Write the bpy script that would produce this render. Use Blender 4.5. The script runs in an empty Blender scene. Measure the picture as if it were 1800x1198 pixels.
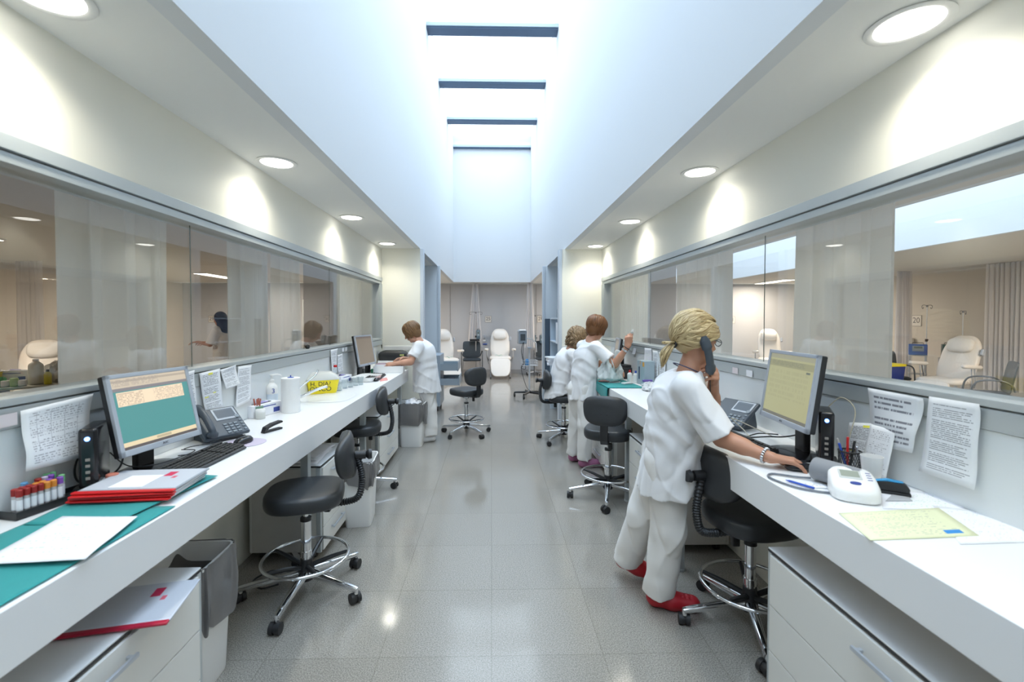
import bpy, bmesh, math, random
import numpy as np
from mathutils import Vector, Matrix
R = math.radians
PI = math.pi
rnd = random.Random(7)
C = bpy.context.scene.collection
SC = bpy.context.scene

# ---------------------------------------------------------------- camera
FPX = 800.0
YAW, PITCH = R(1.30), R(1.30)
EYE = Vector((0.0, 0.0, 1.5))
cd = bpy.data.cameras.new('camera')
cam = bpy.data.objects.new('camera', cd)
C.objects.link(cam)
cam.location = EYE
cam.rotation_euler = (R(90) - PITCH, 0, -YAW)
cd.sensor_width = 36.0
cd.lens = 36.0 * FPX / 1800
SHX, SHY = 18.0, 19.0
cd.shift_x = SHX / 1800
cd.shift_y = -SHY / 1800
cd.clip_start = 0.02
cd.dof.use_dof = True
cd.dof.focus_distance = 4.2
cd.dof.aperture_fstop = 2.8
SC.camera = cam
_F = Vector((math.sin(YAW) * math.cos(PITCH), math.cos(YAW) * math.cos(PITCH), -math.sin(PITCH)))
_Rt = Vector((math.cos(YAW), -math.sin(YAW), 0))
_U = _Rt.cross(_F)

def ray(u, v):
    return (_F + _Rt * ((u - 900 + SHX) / FPX) + _U * ((599 - SHY - v) / FPX))
def atz(u, v, z):            # point of the place seen at a pixel, on the level z
    d = ray(u, v); t = (z - EYE.z) / d.z
    return EYE + d * t
def aty(u, v, y):            # ... at the depth y
    d = ray(u, v); return EYE + d * (y / d.y)
def atx(u, v, x):            # ... on the plane x
    d = ray(u, v); return EYE + d * (x / d.x)

# ---------------------------------------------------------------- look
SC.view_settings.view_transform = 'Standard'
SC.view_settings.look = 'None'
SC.view_settings.gamma = 1
SC.view_settings.use_curve_mapping = False
SC.view_settings.exposure = 0.74
cy = SC.cycles
cy.max_bounces = 9; cy.diffuse_bounces = 5; cy.glossy_bounces = 4
cy.transmission_bounces = 4; cy.transparent_max_bounces = 16
cy.caustics_reflective = False; cy.caustics_refractive = False
cy.sample_clamp_indirect = 4.0
cy.use_denoising = True
try: cy.denoiser = 'OPENIMAGEDENOISE'
except Exception: pass

W = bpy.data.worlds.new('world'); SC.world = W; W.use_nodes = True
W.node_tree.nodes['Background'].inputs[0].default_value = (0.75, 0.88, 1.0, 1)
W.node_tree.nodes['Background'].inputs[1].default_value = 1.6

SHAFT_X0, SHAFT_X1, SHAFT_Y0, SHAFT_Y1, SHAFT_Z = -1.0, 1.04, -3.6, 12.12, 6.0
CEIL = 2.5
def area(name, loc, sx, sy, energy, col, rot=(0, 0, 0), shape='RECTANGLE', spread=180):
    l = bpy.data.lights.new(name, 'AREA'); l.shape = shape; l.size = sx; l.size_y = sy
    l.energy = energy; l.color = col; l.spread = R(spread)
    o = bpy.data.objects.new(name, l); C.objects.link(o); o.location = loc; o.rotation_euler = rot
    return o
DAY = (0.62, 0.80, 1.0)
# daylight falling through the two roof lights
area('skylight_daylight', ((SHAFT_X0 + SHAFT_X1) / 2, (SHAFT_Y0 + SHAFT_Y1) / 2, SHAFT_Z + 0.22), 2.0, SHAFT_Y1 - SHAFT_Y0 - 0.05, 150, DAY, spread=125)
area('skylight_daylight', (4.75, 4.5, SHAFT_Z - 0.3), 2.2, 15.0, 250, DAY)
# ---------------------------------------------------------------- materials
MATS = {}
def mat(name, col, rough=0.5, metal=0.0, spec=0.5, bump=0.0, bscale=200.0, var=0.0, vscale=6.0, coat=0.0,
        trans=0.0, alpha=1.0, emit=None, estr=0.0, sheen=0.0, sub=0.0, stretch=None):
    if name in MATS: return MATS[name]
    m = bpy.data.materials.new(name); m.use_nodes = True
    nt = m.node_tree; b = nt.nodes['Principled BSDF']
    b.inputs['Base Color'].default_value = (*col, 1)
    b.inputs['Roughness'].default_value = rough; b.inputs['Metallic'].default_value = metal
    b.inputs['Specular IOR Level'].default_value = spec
    b.inputs['Coat Weight'].default_value = coat; b.inputs['Transmission Weight'].default_value = trans
    b.inputs['Alpha'].default_value = alpha
    b.inputs['Sheen Weight'].default_value = sheen
    if sub: b.inputs['Subsurface Weight'].default_value = sub; b.inputs['Subsurface Radius'].default_value = (0.02, 0.008, 0.005)
    if emit: b.inputs['Emission Color'].default_value = (*emit, 1); b.inputs['Emission Strength'].default_value = estr
    if bump or var:
        tc = nt.nodes.new('ShaderNodeTexCoord'); mp = nt.nodes.new('ShaderNodeMapping')
        if stretch: mp.inputs['Scale'].default_value = stretch
        nt.links.new(tc.outputs['Object'], mp.inputs['Vector'])
    if bump:
        n = nt.nodes.new('ShaderNodeTexNoise'); n.inputs['Scale'].default_value = bscale; n.inputs['Detail'].default_value = 3
        bp = nt.nodes.new('ShaderNodeBump'); bp.inputs['Strength'].default_value = bump; bp.inputs['Distance'].default_value = 0.002
        nt.links.new(mp.outputs[0], n.inputs['Vector']); nt.links.new(n.outputs['Fac'], bp.inputs['Height'])
        nt.links.new(bp.outputs[0], b.inputs['Normal'])
    if var:
        n = nt.nodes.new('ShaderNodeTexNoise'); n.inputs['Scale'].default_value = vscale; n.inputs['Detail'].default_value = 4
        nt.links.new(mp.outputs[0], n.inputs['Vector'])
        mx = nt.nodes.new('ShaderNodeMixRGB')
        mx.inputs[1].default_value = (*[c * (1 - var) for c in col], 1)
        mx.inputs[2].default_value = (*[min(1, c * (1 + var)) for c in col], 1)
        nt.links.new(n.outputs['Fac'], mx.inputs[0]); nt.links.new(mx.outputs[0], b.inputs['Base Color'])
    MATS[name] = m
    return m

def math_node(nt, op, a, b=None, c=None):
    n = nt.nodes.new('ShaderNodeMath'); n.operation = op
    for i, x in enumerate((a, b, c)):
        if x is None: continue
        if isinstance(x, (int, float)): n.inputs[i].default_value = x
        else: nt.links.new(x, n.inputs[i])
    return n.outputs[0]

def glass_mat(name, tint=(0.93, 0.97, 0.95), ior=1.5, boost=1.0):
    m = bpy.data.materials.new(name); m.use_nodes = True; nt = m.node_tree; nt.nodes.clear()
    out = nt.nodes.new('ShaderNodeOutputMaterial'); mix = nt.nodes.new('ShaderNodeMixShader')
    t = nt.nodes.new('ShaderNodeBsdfTransparent'); t.inputs[0].default_value = (*tint, 1)
    g = nt.nodes.new('ShaderNodeBsdfGlossy'); g.inputs['Roughness'].default_value = 0.0; g.inputs[0].default_value = (1, 1, 1, 1)
    f = nt.nodes.new('ShaderNodeLayerWeight'); f.inputs[0].default_value = 0.5
    f0 = ((ior - 1) / (ior + 1)) ** 2 * boost
    nt.links.new(math_node(nt, 'MULTIPLY_ADD', math_node(nt, 'POWER', f.outputs['Facing'], 4.6), 1 - f0, f0), mix.inputs[0])
    nt.links.new(t.outputs[0], mix.inputs[1]); nt.links.new(g.outputs[0], mix.inputs[2])
    nt.links.new(mix.outputs[0], out.inputs[0])
    MATS[name] = m
    return m

def cloth_mat(name, col, transl=0.4, sheer=0.0, rough=0.9):
    m = bpy.data.materials.new(name); m.use_nodes = True; nt = m.node_tree; nt.nodes.clear()
    out = nt.nodes.new('ShaderNodeOutputMaterial'); mix = nt.nodes.new('ShaderNodeMixShader')
    d = nt.nodes.new('ShaderNodeBsdfDiffuse'); t = nt.nodes.new('ShaderNodeBsdfTranslucent')
    d.inputs[0].default_value = (*col, 1); t.inputs[0].default_value = (*col, 1)
    mix.inputs[0].default_value = transl
    nt.links.new(d.outputs[0], mix.inputs[1]); nt.links.new(t.outputs[0], mix.inputs[2])
    res = mix.outputs[0]
    if sheer:
        mx = nt.nodes.new('ShaderNodeMixShader'); tr = nt.nodes.new('ShaderNodeBsdfTransparent'); mx.inputs[0].default_value = sheer
        nt.links.new(res, mx.inputs[1]); nt.links.new(tr.outputs[0], mx.inputs[2]); res = mx.outputs[0]
    nt.links.new(res, out.inputs[0])
    MATS[name] = m
    return m

def floor_material():
    m = bpy.data.materials.new('speckled_terrazzo'); m.use_nodes = True; nt = m.node_tree; b = nt.nodes['Principled BSDF']
    tc = nt.nodes.new('ShaderNodeTexCoord')
    def noise(s, d=3, r=0.6):
        n = nt.nodes.new('ShaderNodeTexNoise'); n.inputs['Scale'].default_value = s; n.inputs['Detail'].default_value = d
        n.inputs['Roughness'].default_value = r; nt.links.new(tc.outputs['Object'], n.inputs['Vector']); return n
    n1 = noise(190, 4, 0.75)
    r1 = nt.nodes.new('ShaderNodeValToRGB'); e = r1.color_ramp.elements
    e[0].position = 0.34; e[0].color = (0.108, 0.097, 0.084, 1); e[1].position = 0.66; e[1].color = (0.47, 0.44, 0.395, 1)
    k = e.new(0.5); k.color = (0.292, 0.275, 0.245, 1)
    nt.links.new(n1.outputs['Fac'], r1.inputs[0])
    br = nt.nodes.new('ShaderNodeTexBrick'); br.offset = 0.0; br.squash = 1.0
    br.inputs['Scale'].default_value = 1.0; br.inputs['Brick Width'].default_value = 0.5; br.inputs['Row Height'].default_value = 0.5
    br.inputs['Mortar Size'].default_value = 0.0022; br.inputs['Mortar Smooth'].default_value = 0.2
    br.inputs['Color1'].default_value = (0.93, 0.93, 0.925, 1); br.inputs['Color2'].default_value = (1.0, 1.0, 1.0, 1)
    br.inputs['Mortar'].default_value = (0.74, 0.73, 0.71, 1)
    nt.links.new(tc.outputs['Object'], br.inputs['Vector'])
    mx = nt.nodes.new('ShaderNodeMixRGB'); mx.blend_type = 'MULTIPLY'; mx.inputs[0].default_value = 1
    nt.links.new(r1.outputs[0], mx.inputs[1]); nt.links.new(br.outputs['Color'], mx.inputs[2])
    nt.links.new(mx.outputs[0], b.inputs['Base Color'])
    n2 = noise(2.2, 4)
    rr = nt.nodes.new('ShaderNodeMapRange'); rr.inputs[1].default_value = 0.3; rr.inputs[2].default_value = 0.7
    rr.inputs[3].default_value = 0.07; rr.inputs[4].default_value = 0.17
    nt.links.new(n2.outputs['Fac'], rr.inputs[0]); nt.links.new(rr.outputs[0], b.inputs['Roughness'])
    b.inputs['Specular IOR Level'].default_value = 0.6
    n3 = noise(3.5, 2)
    bp = nt.nodes.new('ShaderNodeBump'); bp.inputs['Strength'].default_value = 0.12; bp.inputs['Distance'].default_value = 0.01
    nt.links.new(n3.outputs['Fac'], bp.inputs['Height']); nt.links.new(bp.outputs[0], b.inputs['Normal'])
    MATS['floor'] = m
    return m

def print_mat(name, rows=26, ink=(0.12, 0.12, 0.14), base=(0.86, 0.88, 0.91), dens=0.45, hi=None, heading=None, tr=0.15, grid=False):
    """paper with rows of small print too small to read"""
    m = bpy.data.materials.new(name); m.use_nodes = True; nt = m.node_tree; b = nt.nodes['Principled BSDF']
    uv = nt.nodes.new('ShaderNodeUVMap'); sp = nt.nodes.new('ShaderNodeSeparateXYZ'); nt.links.new(uv.outputs[0], sp.inputs[0])
    U, V = sp.outputs[0], sp.outputs[1]
    M = lambda op, a, b=None, c=None: math_node(nt, op, a, b, c)
    rowi = M('FLOOR', M('MULTIPLY', V, rows)); fr = M('FRACT', M('MULTIPLY', V, rows))
    line = M('MULTIPLY', M('GREATER_THAN', fr, 0.3), M('LESS_THAN', fr, 0.72))
    cb = nt.nodes.new('ShaderNodeCombineXYZ'); nt.links.new(M('MULTIPLY', U, 34), cb.inputs[0]); nt.links.new(M('MULTIPLY', rowi, 7.31), cb.inputs[1])
    n = nt.nodes.new('ShaderNodeTexNoise'); n.inputs['Scale'].default_value = 1.0; n.inputs['Detail'].default_value = 2; nt.links.new(cb.outputs[0], n.inputs['Vector'])
    txt = M('GREATER_THAN', n.outputs['Fac'], dens)
    cb2 = nt.nodes.new('ShaderNodeCombineXYZ'); nt.links.new(M('MULTIPLY', rowi, 3.77), cb2.inputs[1])
    n2 = nt.nodes.new('ShaderNodeTexNoise'); n2.inputs['Scale'].default_value = 1.0; nt.links.new(cb2.outputs[0], n2.inputs['Vector'])
    endu = M('ADD', M('MULTIPLY', n2.outputs['Fac'], 1.1), 0.28)
    inm = M('MULTIPLY', M('MULTIPLY', M('GREATER_THAN', U, 0.11), M('LESS_THAN', U, M('MINIMUM', endu, 0.89))),
            M('MULTIPLY', M('GREATER_THAN', V, 0.08), M('LESS_THAN', V, 0.93)))
    gap = M('GREATER_THAN', M('FRACT', M('MULTIPLY', rowi, 0.173)), 0.14)
    mask = M('MULTIPLY', M('MULTIPLY', line, txt), M('MULTIPLY', inm, gap))
    if grid:
        g = M('MAXIMUM', M('LESS_THAN', M('FRACT', M('MULTIPLY', U, 5)), 0.03), M('LESS_THAN', M('FRACT', M('MULTIPLY', V, 7)), 0.03))
        mask = M('MAXIMUM', mask, M('MULTIPLY', g, M('MULTIPLY', M('MULTIPLY', M('GREATER_THAN', U, .1), M('LESS_THAN', U, .9)), M('MULTIPLY', M('GREATER_THAN', V, .3), M('LESS_THAN', V, .9)))))
    mx = nt.nodes.new('ShaderNodeMixRGB'); mx.inputs[1].default_value = (*base, 1); mx.inputs[2].default_value = (*ink, 1)
    nt.links.new(M('MULTIPLY', mask, 0.8), mx.inputs[0]); col = mx.outputs[0]
    for (u0, u1, v0, v1, c) in (hi or []):
        bx = M('MULTIPLY', M('MULTIPLY', M('GREATER_THAN', U, u0), M('LESS_THAN', U, u1)), M('MULTIPLY', M('GREATER_THAN', V, v0), M('LESS_THAN', V, v1)))
        m2 = nt.nodes.new('ShaderNodeMixRGB'); nt.links.new(bx, m2.inputs[0]); nt.links.new(col, m2.inputs[1]); m2.inputs[2].default_value = (*c, 1); col = m2.outputs[0]
    nt.links.new(col, b.inputs['Base Color']); b.inputs['Roughness'].default_value = 0.7
    MATS[name] = m
    return m

def screen_mat(name, bands, estr=0.6, textrows=None):
    """bands: (u0,u1,v0,v1,colour) painted in order on a lit screen; textrows: (u0,u1,v0,v1,rows,cols,colour)"""
    m = bpy.data.materials.new(name); m.use_nodes = True; nt = m.node_tree; b = nt.nodes['Principled BSDF']
    uv = nt.nodes.new('ShaderNodeUVMap'); sp = nt.nodes.new('ShaderNodeSeparateXYZ'); nt.links.new(uv.outputs[0], sp.inputs[0])
    U, V = sp.outputs[0], sp.outputs[1]
    M = lambda op, a, b=None, c=None: math_node(nt, op, a, b, c)
    rgb = nt.nodes.new('ShaderNodeRGB'); rgb.outputs[0].default_value = (*bands[0][4], 1); col = rgb.outputs[0]
    def over(mask, c, col):
        m2 = nt.nodes.new('ShaderNodeMixRGB'); nt.links.new(mask, m2.inputs[0]); nt.links.new(col, m2.inputs[1]); m2.inputs[2].default_value = (*c, 1); return m2.outputs[0]
    def bx(u0, u1, v0, v1):
        return M('MULTIPLY', M('MULTIPLY', M('GREATER_THAN', U, u0), M('LESS_THAN', U, u1)), M('MULTIPLY', M('GREATER_THAN', V, v0), M('LESS_THAN', V, v1)))
    for (u0, u1, v0, v1, c) in bands[1:]: col = over(bx(u0, u1, v0, v1), c, col)
    for (u0, u1, v0, v1, rows, cols, c) in (textrows or []):
        fr = M('FRACT', M('MULTIPLY', V, rows)); ri = M('FLOOR', M('MULTIPLY', V, rows))
        cb = nt.nodes.new('ShaderNodeCombineXYZ'); nt.links.new(M('MULTIPLY', U, cols), cb.inputs[0]); nt.links.new(M('MULTIPLY', ri, 5.3), cb.inputs[1])
        n = nt.nodes.new('ShaderNodeTexNoise'); n.inputs['Scale'].default_value = 1; n.inputs['Detail'].default_value = 2; nt.links.new(cb.outputs[0], n.inputs['Vector'])
        mk = M('MULTIPLY', M('MULTIPLY', M('GREATER_THAN', fr, 0.35), M('GREATER_THAN', n.outputs['Fac'], 0.47)), bx(u0, u1, v0, v1))
        col = over(M('MULTIPLY', mk, 0.6), c, col)
    b.inputs['Base Color'].default_value = (0.02, 0.02, 0.02, 1); b.inputs['Roughness'].default_value = 0.35
    nt.links.new(col, b.inputs['Emission Color']); b.inputs['Emission Strength'].default_value = estr
    MATS[name] = m
    return m

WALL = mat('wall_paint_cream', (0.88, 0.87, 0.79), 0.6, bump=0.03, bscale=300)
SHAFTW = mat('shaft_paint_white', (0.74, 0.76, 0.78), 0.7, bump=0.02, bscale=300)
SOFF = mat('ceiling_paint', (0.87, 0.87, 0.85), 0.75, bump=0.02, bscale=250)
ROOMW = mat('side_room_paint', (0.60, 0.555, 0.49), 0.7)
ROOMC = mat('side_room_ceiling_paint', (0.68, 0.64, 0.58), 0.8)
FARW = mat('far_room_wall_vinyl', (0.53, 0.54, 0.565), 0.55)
ALU = mat('anodised_aluminium', (0.56, 0.60, 0.61), 0.42, metal=0.45, bump=0.02, bscale=400)
ALUD = mat('shadow_gap_grey', (0.28, 0.30, 0.31), 0.5, metal=0.3)
SOLID = mat('white_solid_surface', (0.84, 0.85, 0.86), 0.28, spec=0.45, bump=0.01, bscale=120)
LAM = mat('white_laminate', (0.78, 0.775, 0.74), 0.4)
LAMTOP = mat('white_laminate_top', (0.82, 0.83, 0.84), 0.22)
GREYP = mat('grey_panel', (0.62, 0.60, 0.57), 0.5)
BLKEDGE = mat('black_edge', (0.02, 0.02, 0.022), 0.4)
CHROME = mat('chrome', (0.82, 0.83, 0.85), 0.09, metal=1.0)
STEEL = mat('brushed_steel', (0.62, 0.64, 0.67), 0.28, metal=1.0, bump=0.03, bscale=300, stretch=(1, 8, 1))
VINYL = mat('black_upholstery_vinyl', (0.033, 0.036, 0.040), 0.38, spec=0.45, bump=0.12, bscale=500)
BLKP = mat('black_plastic', (0.016, 0.017, 0.019), 0.42, bump=0.03, bscale=400)
BLKG = mat('gloss_black_plastic', (0.012, 0.012, 0.014), 0.16)
KEYM = mat('keycap_black', (0.022, 0.022, 0.022), 0.5)
GREYPL = mat('silver_grey_plastic', (0.42, 0.46, 0.52), 0.38)
PHONE = mat('dark_blue_grey_plastic', (0.05, 0.065, 0.085), 0.38)
WPL = mat('white_plastic', (0.85, 0.85, 0.84), 0.35)
WPLT = mat('milky_plastic', (0.83, 0.84, 0.80), 0.3, trans=0.25)
YEL = mat('yellow_plastic', (0.86, 0.70, 0.015), 0.4)
REDM = mat('red_plastic', (0.62, 0.012, 0.015), 0.38)
TEAL = mat('teal_surgical_cloth', (0.018, 0.27, 0.27), 0.85, bump=0.25, bscale=260, var=0.06, vscale=14, sheen=0.1)
SKIN = mat('skin', (0.56, 0.30, 0.205), 0.5, sub=0.12, var=0.08, vscale=30, bump=0.05, bscale=300)
SKIN2 = mat('skin_tanned', (0.50, 0.255, 0.165), 0.5, sub=0.1, var=0.08, vscale=30, bump=0.05, bscale=300)
UNIF = mat('white_uniform_cotton', (0.80, 0.80, 0.815), 0.85, bump=0.10, bscale=420, sheen=0.15)
UNIFP = mat('white_uniform_trousers', (0.78, 0.765, 0.745), 0.88, bump=0.10, bscale=420, sheen=0.15)
CLOG = mat('red_clog_rubber', (0.42, 0.012, 0.022), 0.45)
CLOGP = mat('mauve_clog_rubber', (0.36, 0.13, 0.24), 0.5)
CASTER = mat('black_caster_rubber', (0.016, 0.016, 0.017), 0.5)
CREAMV = mat('cream_recliner_vinyl', (0.80, 0.755, 0.70), 0.42, bump=0.06, bscale=60)
PILLOW = mat('white_pillow_cover', (0.83, 0.80, 0.76), 0.6, bump=0.3, bscale=25)
GLASS = glass_mat('window_pane_glass', (0.975, 0.98, 0.97), 1.5, 1.25)
CLEAR = glass_mat('clear_plastic', (0.86, 0.89, 0.90), 1.45, 1.3)
CURT = cloth_mat('curtain_fabric', (0.84, 0.83, 0.84), 0.40, 0.08)
BAGM = cloth_mat('white_bag_plastic', (0.86, 0.90, 0.90), 0.3, 0.05)
BIN_BAG = mat('grey_bin_bag', (0.17, 0.165, 0.165), 0.26, spec=0.6, bump=0.7, bscale=22, alpha=0.93)
PAPER = mat('plain_paper', (0.86, 0.87, 0.91), 0.7, var=0.02)
FLOORM = floor_material()
RUB = mat('grey_rubber_skirting', (0.34, 0.34, 0.35), 0.5)
BLUEP = mat('blue_plastic', (0.02, 0.08, 0.45), 0.4)
PUMP = mat('blue_grey_pump_case', (0.10, 0.15, 0.19), 0.4)
GREENC = mat('green_rubber', (0.0, 0.25, 0.15), 0.6)

# ---------------------------------------------------------------- mesh builder
class G:
    def __init__(s):
        s.bm = bmesh.new(); s.uvl = s.bm.loops.layers.uv.new('UVMap'); s.mi = 0; s.bev = False
    def _fin(s, vs, X=None):
        if X is not None: bmesh.ops.transform(s.bm, matrix=X, verts=vs)
        return vs
    def box(s, c, d, bev=0.0, seg=2, X=None):
        r = bmesh.ops.create_cube(s.bm, size=1.0, matrix=Matrix.Translation(c) @ Matrix.Diagonal((d[0], d[1], d[2], 1)))
        vs = r['verts']; fs = set(f for v in vs for f in v.link_faces)
        for f in fs: f.material_index = s.mi
        if bev:
            s.bev = True
            es = list(set(e for v in vs for e in v.link_edges))
            q = bmesh.ops.bevel(s.bm, geom=es, offset=min(bev, 0.49 * min(d)), segments=seg, affect='EDGES', profile=0.5)
            vs = list(set(v for f in q['faces'] for v in f.verts) | set(v for v in vs if v.is_valid))
            for v in vs:
                for f in v.link_faces: f.material_index = s.mi
        return s._fin(vs, X)
    def rings(s, R_, e=2.0, n=28, cap=True, X=None):
        """stack of superellipse outlines (sx, sy, z[, ox, oy])"""
        rows = []
        for r in R_:
            sx, sy, z = r[:3]; ox, oy = (r[3], r[4]) if len(r) > 3 else (0, 0)
            row = []
            for i in range(n):
                t = 2 * PI * i / n + PI / n
                c_, s_ = math.cos(t), math.sin(t)
                row.append(s.bm.verts.new((ox + sx * math.copysign(abs(c_) ** (2 / e), c_), oy + sy * math.copysign(abs(s_) ** (2 / e), s_), z)))
            rows.append(row)
        for a, b in zip(rows[:-1], rows[1:]):
            for i in range(n):
                f = s.bm.faces.new((a[i], a[(i + 1) % n], b[(i + 1) % n], b[i])); f.material_index = s.mi
        if cap:
            for row, flip in ((rows[0], True), (rows[-1], False)):
                f = s.bm.faces.new(row[::-1] if flip else row); f.material_index = s.mi
        return s._fin([v for r in rows for v in r], X)
    def cyl(s, a, b, r1, r2=None, n=16, cap=True):
        a, b = Vector(a), Vector(b); d = b - a; L = d.length
        q = d.to_track_quat('Z', 'Y').to_matrix().to_4x4()
        r2 = r1 if r2 is None else r2
        return s.rings([(r1, r1, 0), (r2, r2, L)], 2.0, n, cap, Matrix.Translation(a) @ q)
    def lathe(s, prof, n=24, c=(0, 0, 0), X=None, cap=True):
        vs = s.rings([(max(r, 1e-4), max(r, 1e-4), z) for r, z in prof], 2.0, n, cap)
        bmesh.ops.translate(s.bm, vec=Vector(c), verts=vs)
        return s._fin(vs, X)
    def tube(s, pts, r, n=8, closed=False, cap=True):
        P = [Vector(p) for p in pts]; m = len(P)
        rr = r if isinstance(r, (list, tuple)) else [r] * m
        rows = []; up = None
        for i in range(m):
            if closed: t = P[(i + 1) % m] - P[i - 1]
            else: t = P[min(i + 1, m - 1)] - P[max(i - 1, 0)]
            if t.length < 1e-9: t = Vector((0, 0, 1))
            t.normalize()
            if up is None:
                up = Vector((0, 0, 1)) if abs(t.z) < 0.9 else Vector((1, 0, 0))
            u = up - t * up.dot(t)
            if u.length < 1e-6: u = t.orthogonal()
            u.normalize(); w = t.cross(u); up = u
            rows.append([s.bm.verts.new(P[i] + (u * math.cos(2 * PI * k / n) + w * math.sin(2 * PI * k / n)) * rr[i]) for k in range(n)])
        rng = range(m) if closed else range(m - 1)
        for i in rng:
            a, b = rows[i], rows[(i + 1) % m]
            for k in range(n):
                f = s.bm.faces.new((a[k], a[(k + 1) % n], b[(k + 1) % n], b[k])); f.material_index = s.mi
        if cap and not closed:
            f = s.bm.faces.new(rows[0][::-1]); f.material_index = s.mi
            f = s.bm.faces.new(rows[-1]); f.material_index = s.mi
        return [v for q in rows for v in q]
    def torus(s, c, R0, r, n=40, m=8, X=None):
        vs = s.tube([(c[0] + R0 * math.cos(2 * PI * i / n), c[1] + R0 * math.sin(2 * PI * i / n), c[2]) for i in range(n)], r, m, closed=True)
        return s._fin(vs, X)
    def prism(s, poly, h0, h1, plane='xy', bev=0.0, X=None):
        def mk(p, h):
            if plane == 'xy': return (p[0], p[1], h)
            if plane == 'xz': return (p[0], h, p[1])
            return (h, p[0], p[1])
        a = [s.bm.verts.new(mk(p, h0)) for p in poly]; b = [s.bm.verts.new(mk(p, h1)) for p in poly]; n = len(poly)
        fs = [s.bm.faces.new(a[::-1]), s.bm.faces.new(b)]
        for i in range(n): fs.append(s.bm.faces.new((a[i], a[(i + 1) % n], b[(i + 1) % n], b[i])))
        for f in fs: f.material_index = s.mi
        vs = a + b
        if bev:
            s.bev = True
            es = list(set(e for v in vs for e in v.link_edges))
            q = bmesh.ops.bevel(s.bm, geom=es, offset=bev, segments=2, affect='EDGES', profile=0.5)
            vs = list(set(v for f in q['faces'] for v in f.verts) | set(v for v in vs if v.is_valid))
            for v in vs:
                for f in v.link_faces: f.material_index = s.mi
        return s._fin(vs, X)
    def grid(s, fn, nu, nv, X=None):
        vs = [[s.bm.verts.new(fn(i / nu, j / nv)) for j in range(nv + 1)] for i in range(nu + 1)]
        for i in range(nu):
            for j in range(nv):
                f = s.bm.faces.new((vs[i][j], vs[i + 1][j], vs[i + 1][j + 1], vs[i][j + 1])); f.material_index = s.mi
                for l, (a, b) in zip(f.loops, ((i, j), (i + 1, j), (i + 1, j + 1), (i, j + 1))): l[s.uvl].uv = (a / nu, b / nv)
        return s._fin([v for q in vs for v in q], X)
    def slab(s, fn, nu, nv, th=0.0006, X=None):
        """a thin sheet with two sides and real thickness"""
        a = s.grid(fn, nu, nv); b = s.grid(lambda u, v: Vector(fn(u, v)) - Vector((0, 0, 0)), nu, nv)
        return a + b
    def mesh(s, name, smooth=40):
        bmesh.ops.recalc_face_normals(s.bm, faces=s.bm.faces[:])
        me = bpy.data.meshes.new(name); s.bm.to_mesh(me); s.bm.free()
        if smooth:
            me.polygons.foreach_set('use_smooth', [True] * len(me.polygons))
            me.set_sharp_from_angle(angle=R(smooth))
        return me

def P(name, g, m, parent=None, smooth=40, loc=None, rot=None):
    wn = isinstance(g, G) and g.bev and smooth
    me = g.mesh(name, smooth) if isinstance(g, G) else g
    for x in (m if isinstance(m, (list, tuple)) else [m]): me.materials.append(x)
    o = bpy.data.objects.new(name, me); C.objects.link(o)
    if wn: o.modifiers.new('weighted_normals', 'WEIGHTED_NORMAL').keep_sharp = True
    if parent: o.parent = parent
    if loc is not None: o.location = loc
    if rot is not None: o.rotation_euler = rot
    return o
def tag(o, label, cat, group=None):
    o['label'] = label; o['category'] = cat
    if group: o['group'] = group
    return o
def T(name, label, cat, loc=(0, 0, 0), rz=0.0, group=None, rot=None):
    o = bpy.data.objects.new(name, None); C.objects.link(o); o.empty_display_size = 0.1
    o.location = loc; o.rotation_euler = rot if rot else (0, 0, rz)
    return tag(o, label, cat, group)
def S(name, g, m, smooth=0):
    o = P(name, g, m, None, smooth); o['kind'] = 'structure'; return o
def dup(root, label, loc=None, rz=None, group=None):
    r = root.copy(); C.objects.link(r); r['label'] = label
    if loc is not None: r.location = loc
    if rz is not None: r.rotation_euler = (0, 0, rz)
    if group: r['group'] = group
    def kids(a, b):
        for ch in list(a.children):
            c = ch.copy(); C.objects.link(c); c.parent = b
            kids(ch, c)
    kids(root, r)
    return r
def box1(lo, hi, bev=0.0):
    g = G(); lo, hi = Vector(lo), Vector(hi); g.box((lo + hi) / 2, hi - lo, bev); return g
def text(name, body, size, m, parent, loc, rot, depth=0.0004, align='CENTER'):
    cu = bpy.data.curves.new(name, 'FONT'); cu.body = body; cu.size = size; cu.align_x = align; cu.align_y = 'CENTER'; cu.extrude = depth; cu.resolution_u = 3
    tmp = bpy.data.objects.new(name + '_tmp', cu); C.objects.link(tmp)
    me = bpy.data.meshes.new_from_object(tmp.evaluated_get(bpy.context.evaluated_depsgraph_get()))
    bpy.data.objects.remove(tmp); bpy.data.curves.remove(cu)
    me.materials.clear(); me.materials.append(m)
    o = bpy.data.objects.new(name, me); C.objects.link(o); o.parent = parent; o.location = loc; o.rotation_euler = rot
    return o
# ================================================================ the setting
XL, XR = -1.54, 1.57           # faces of the two long partition walls
YB, YE = -4.0, 6.45            # back of the corridor, end of the desks
S('floor', box1((-8.6, YB, -0.1), (9.4, 13.4, 0.0)), FLOORM)

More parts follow.
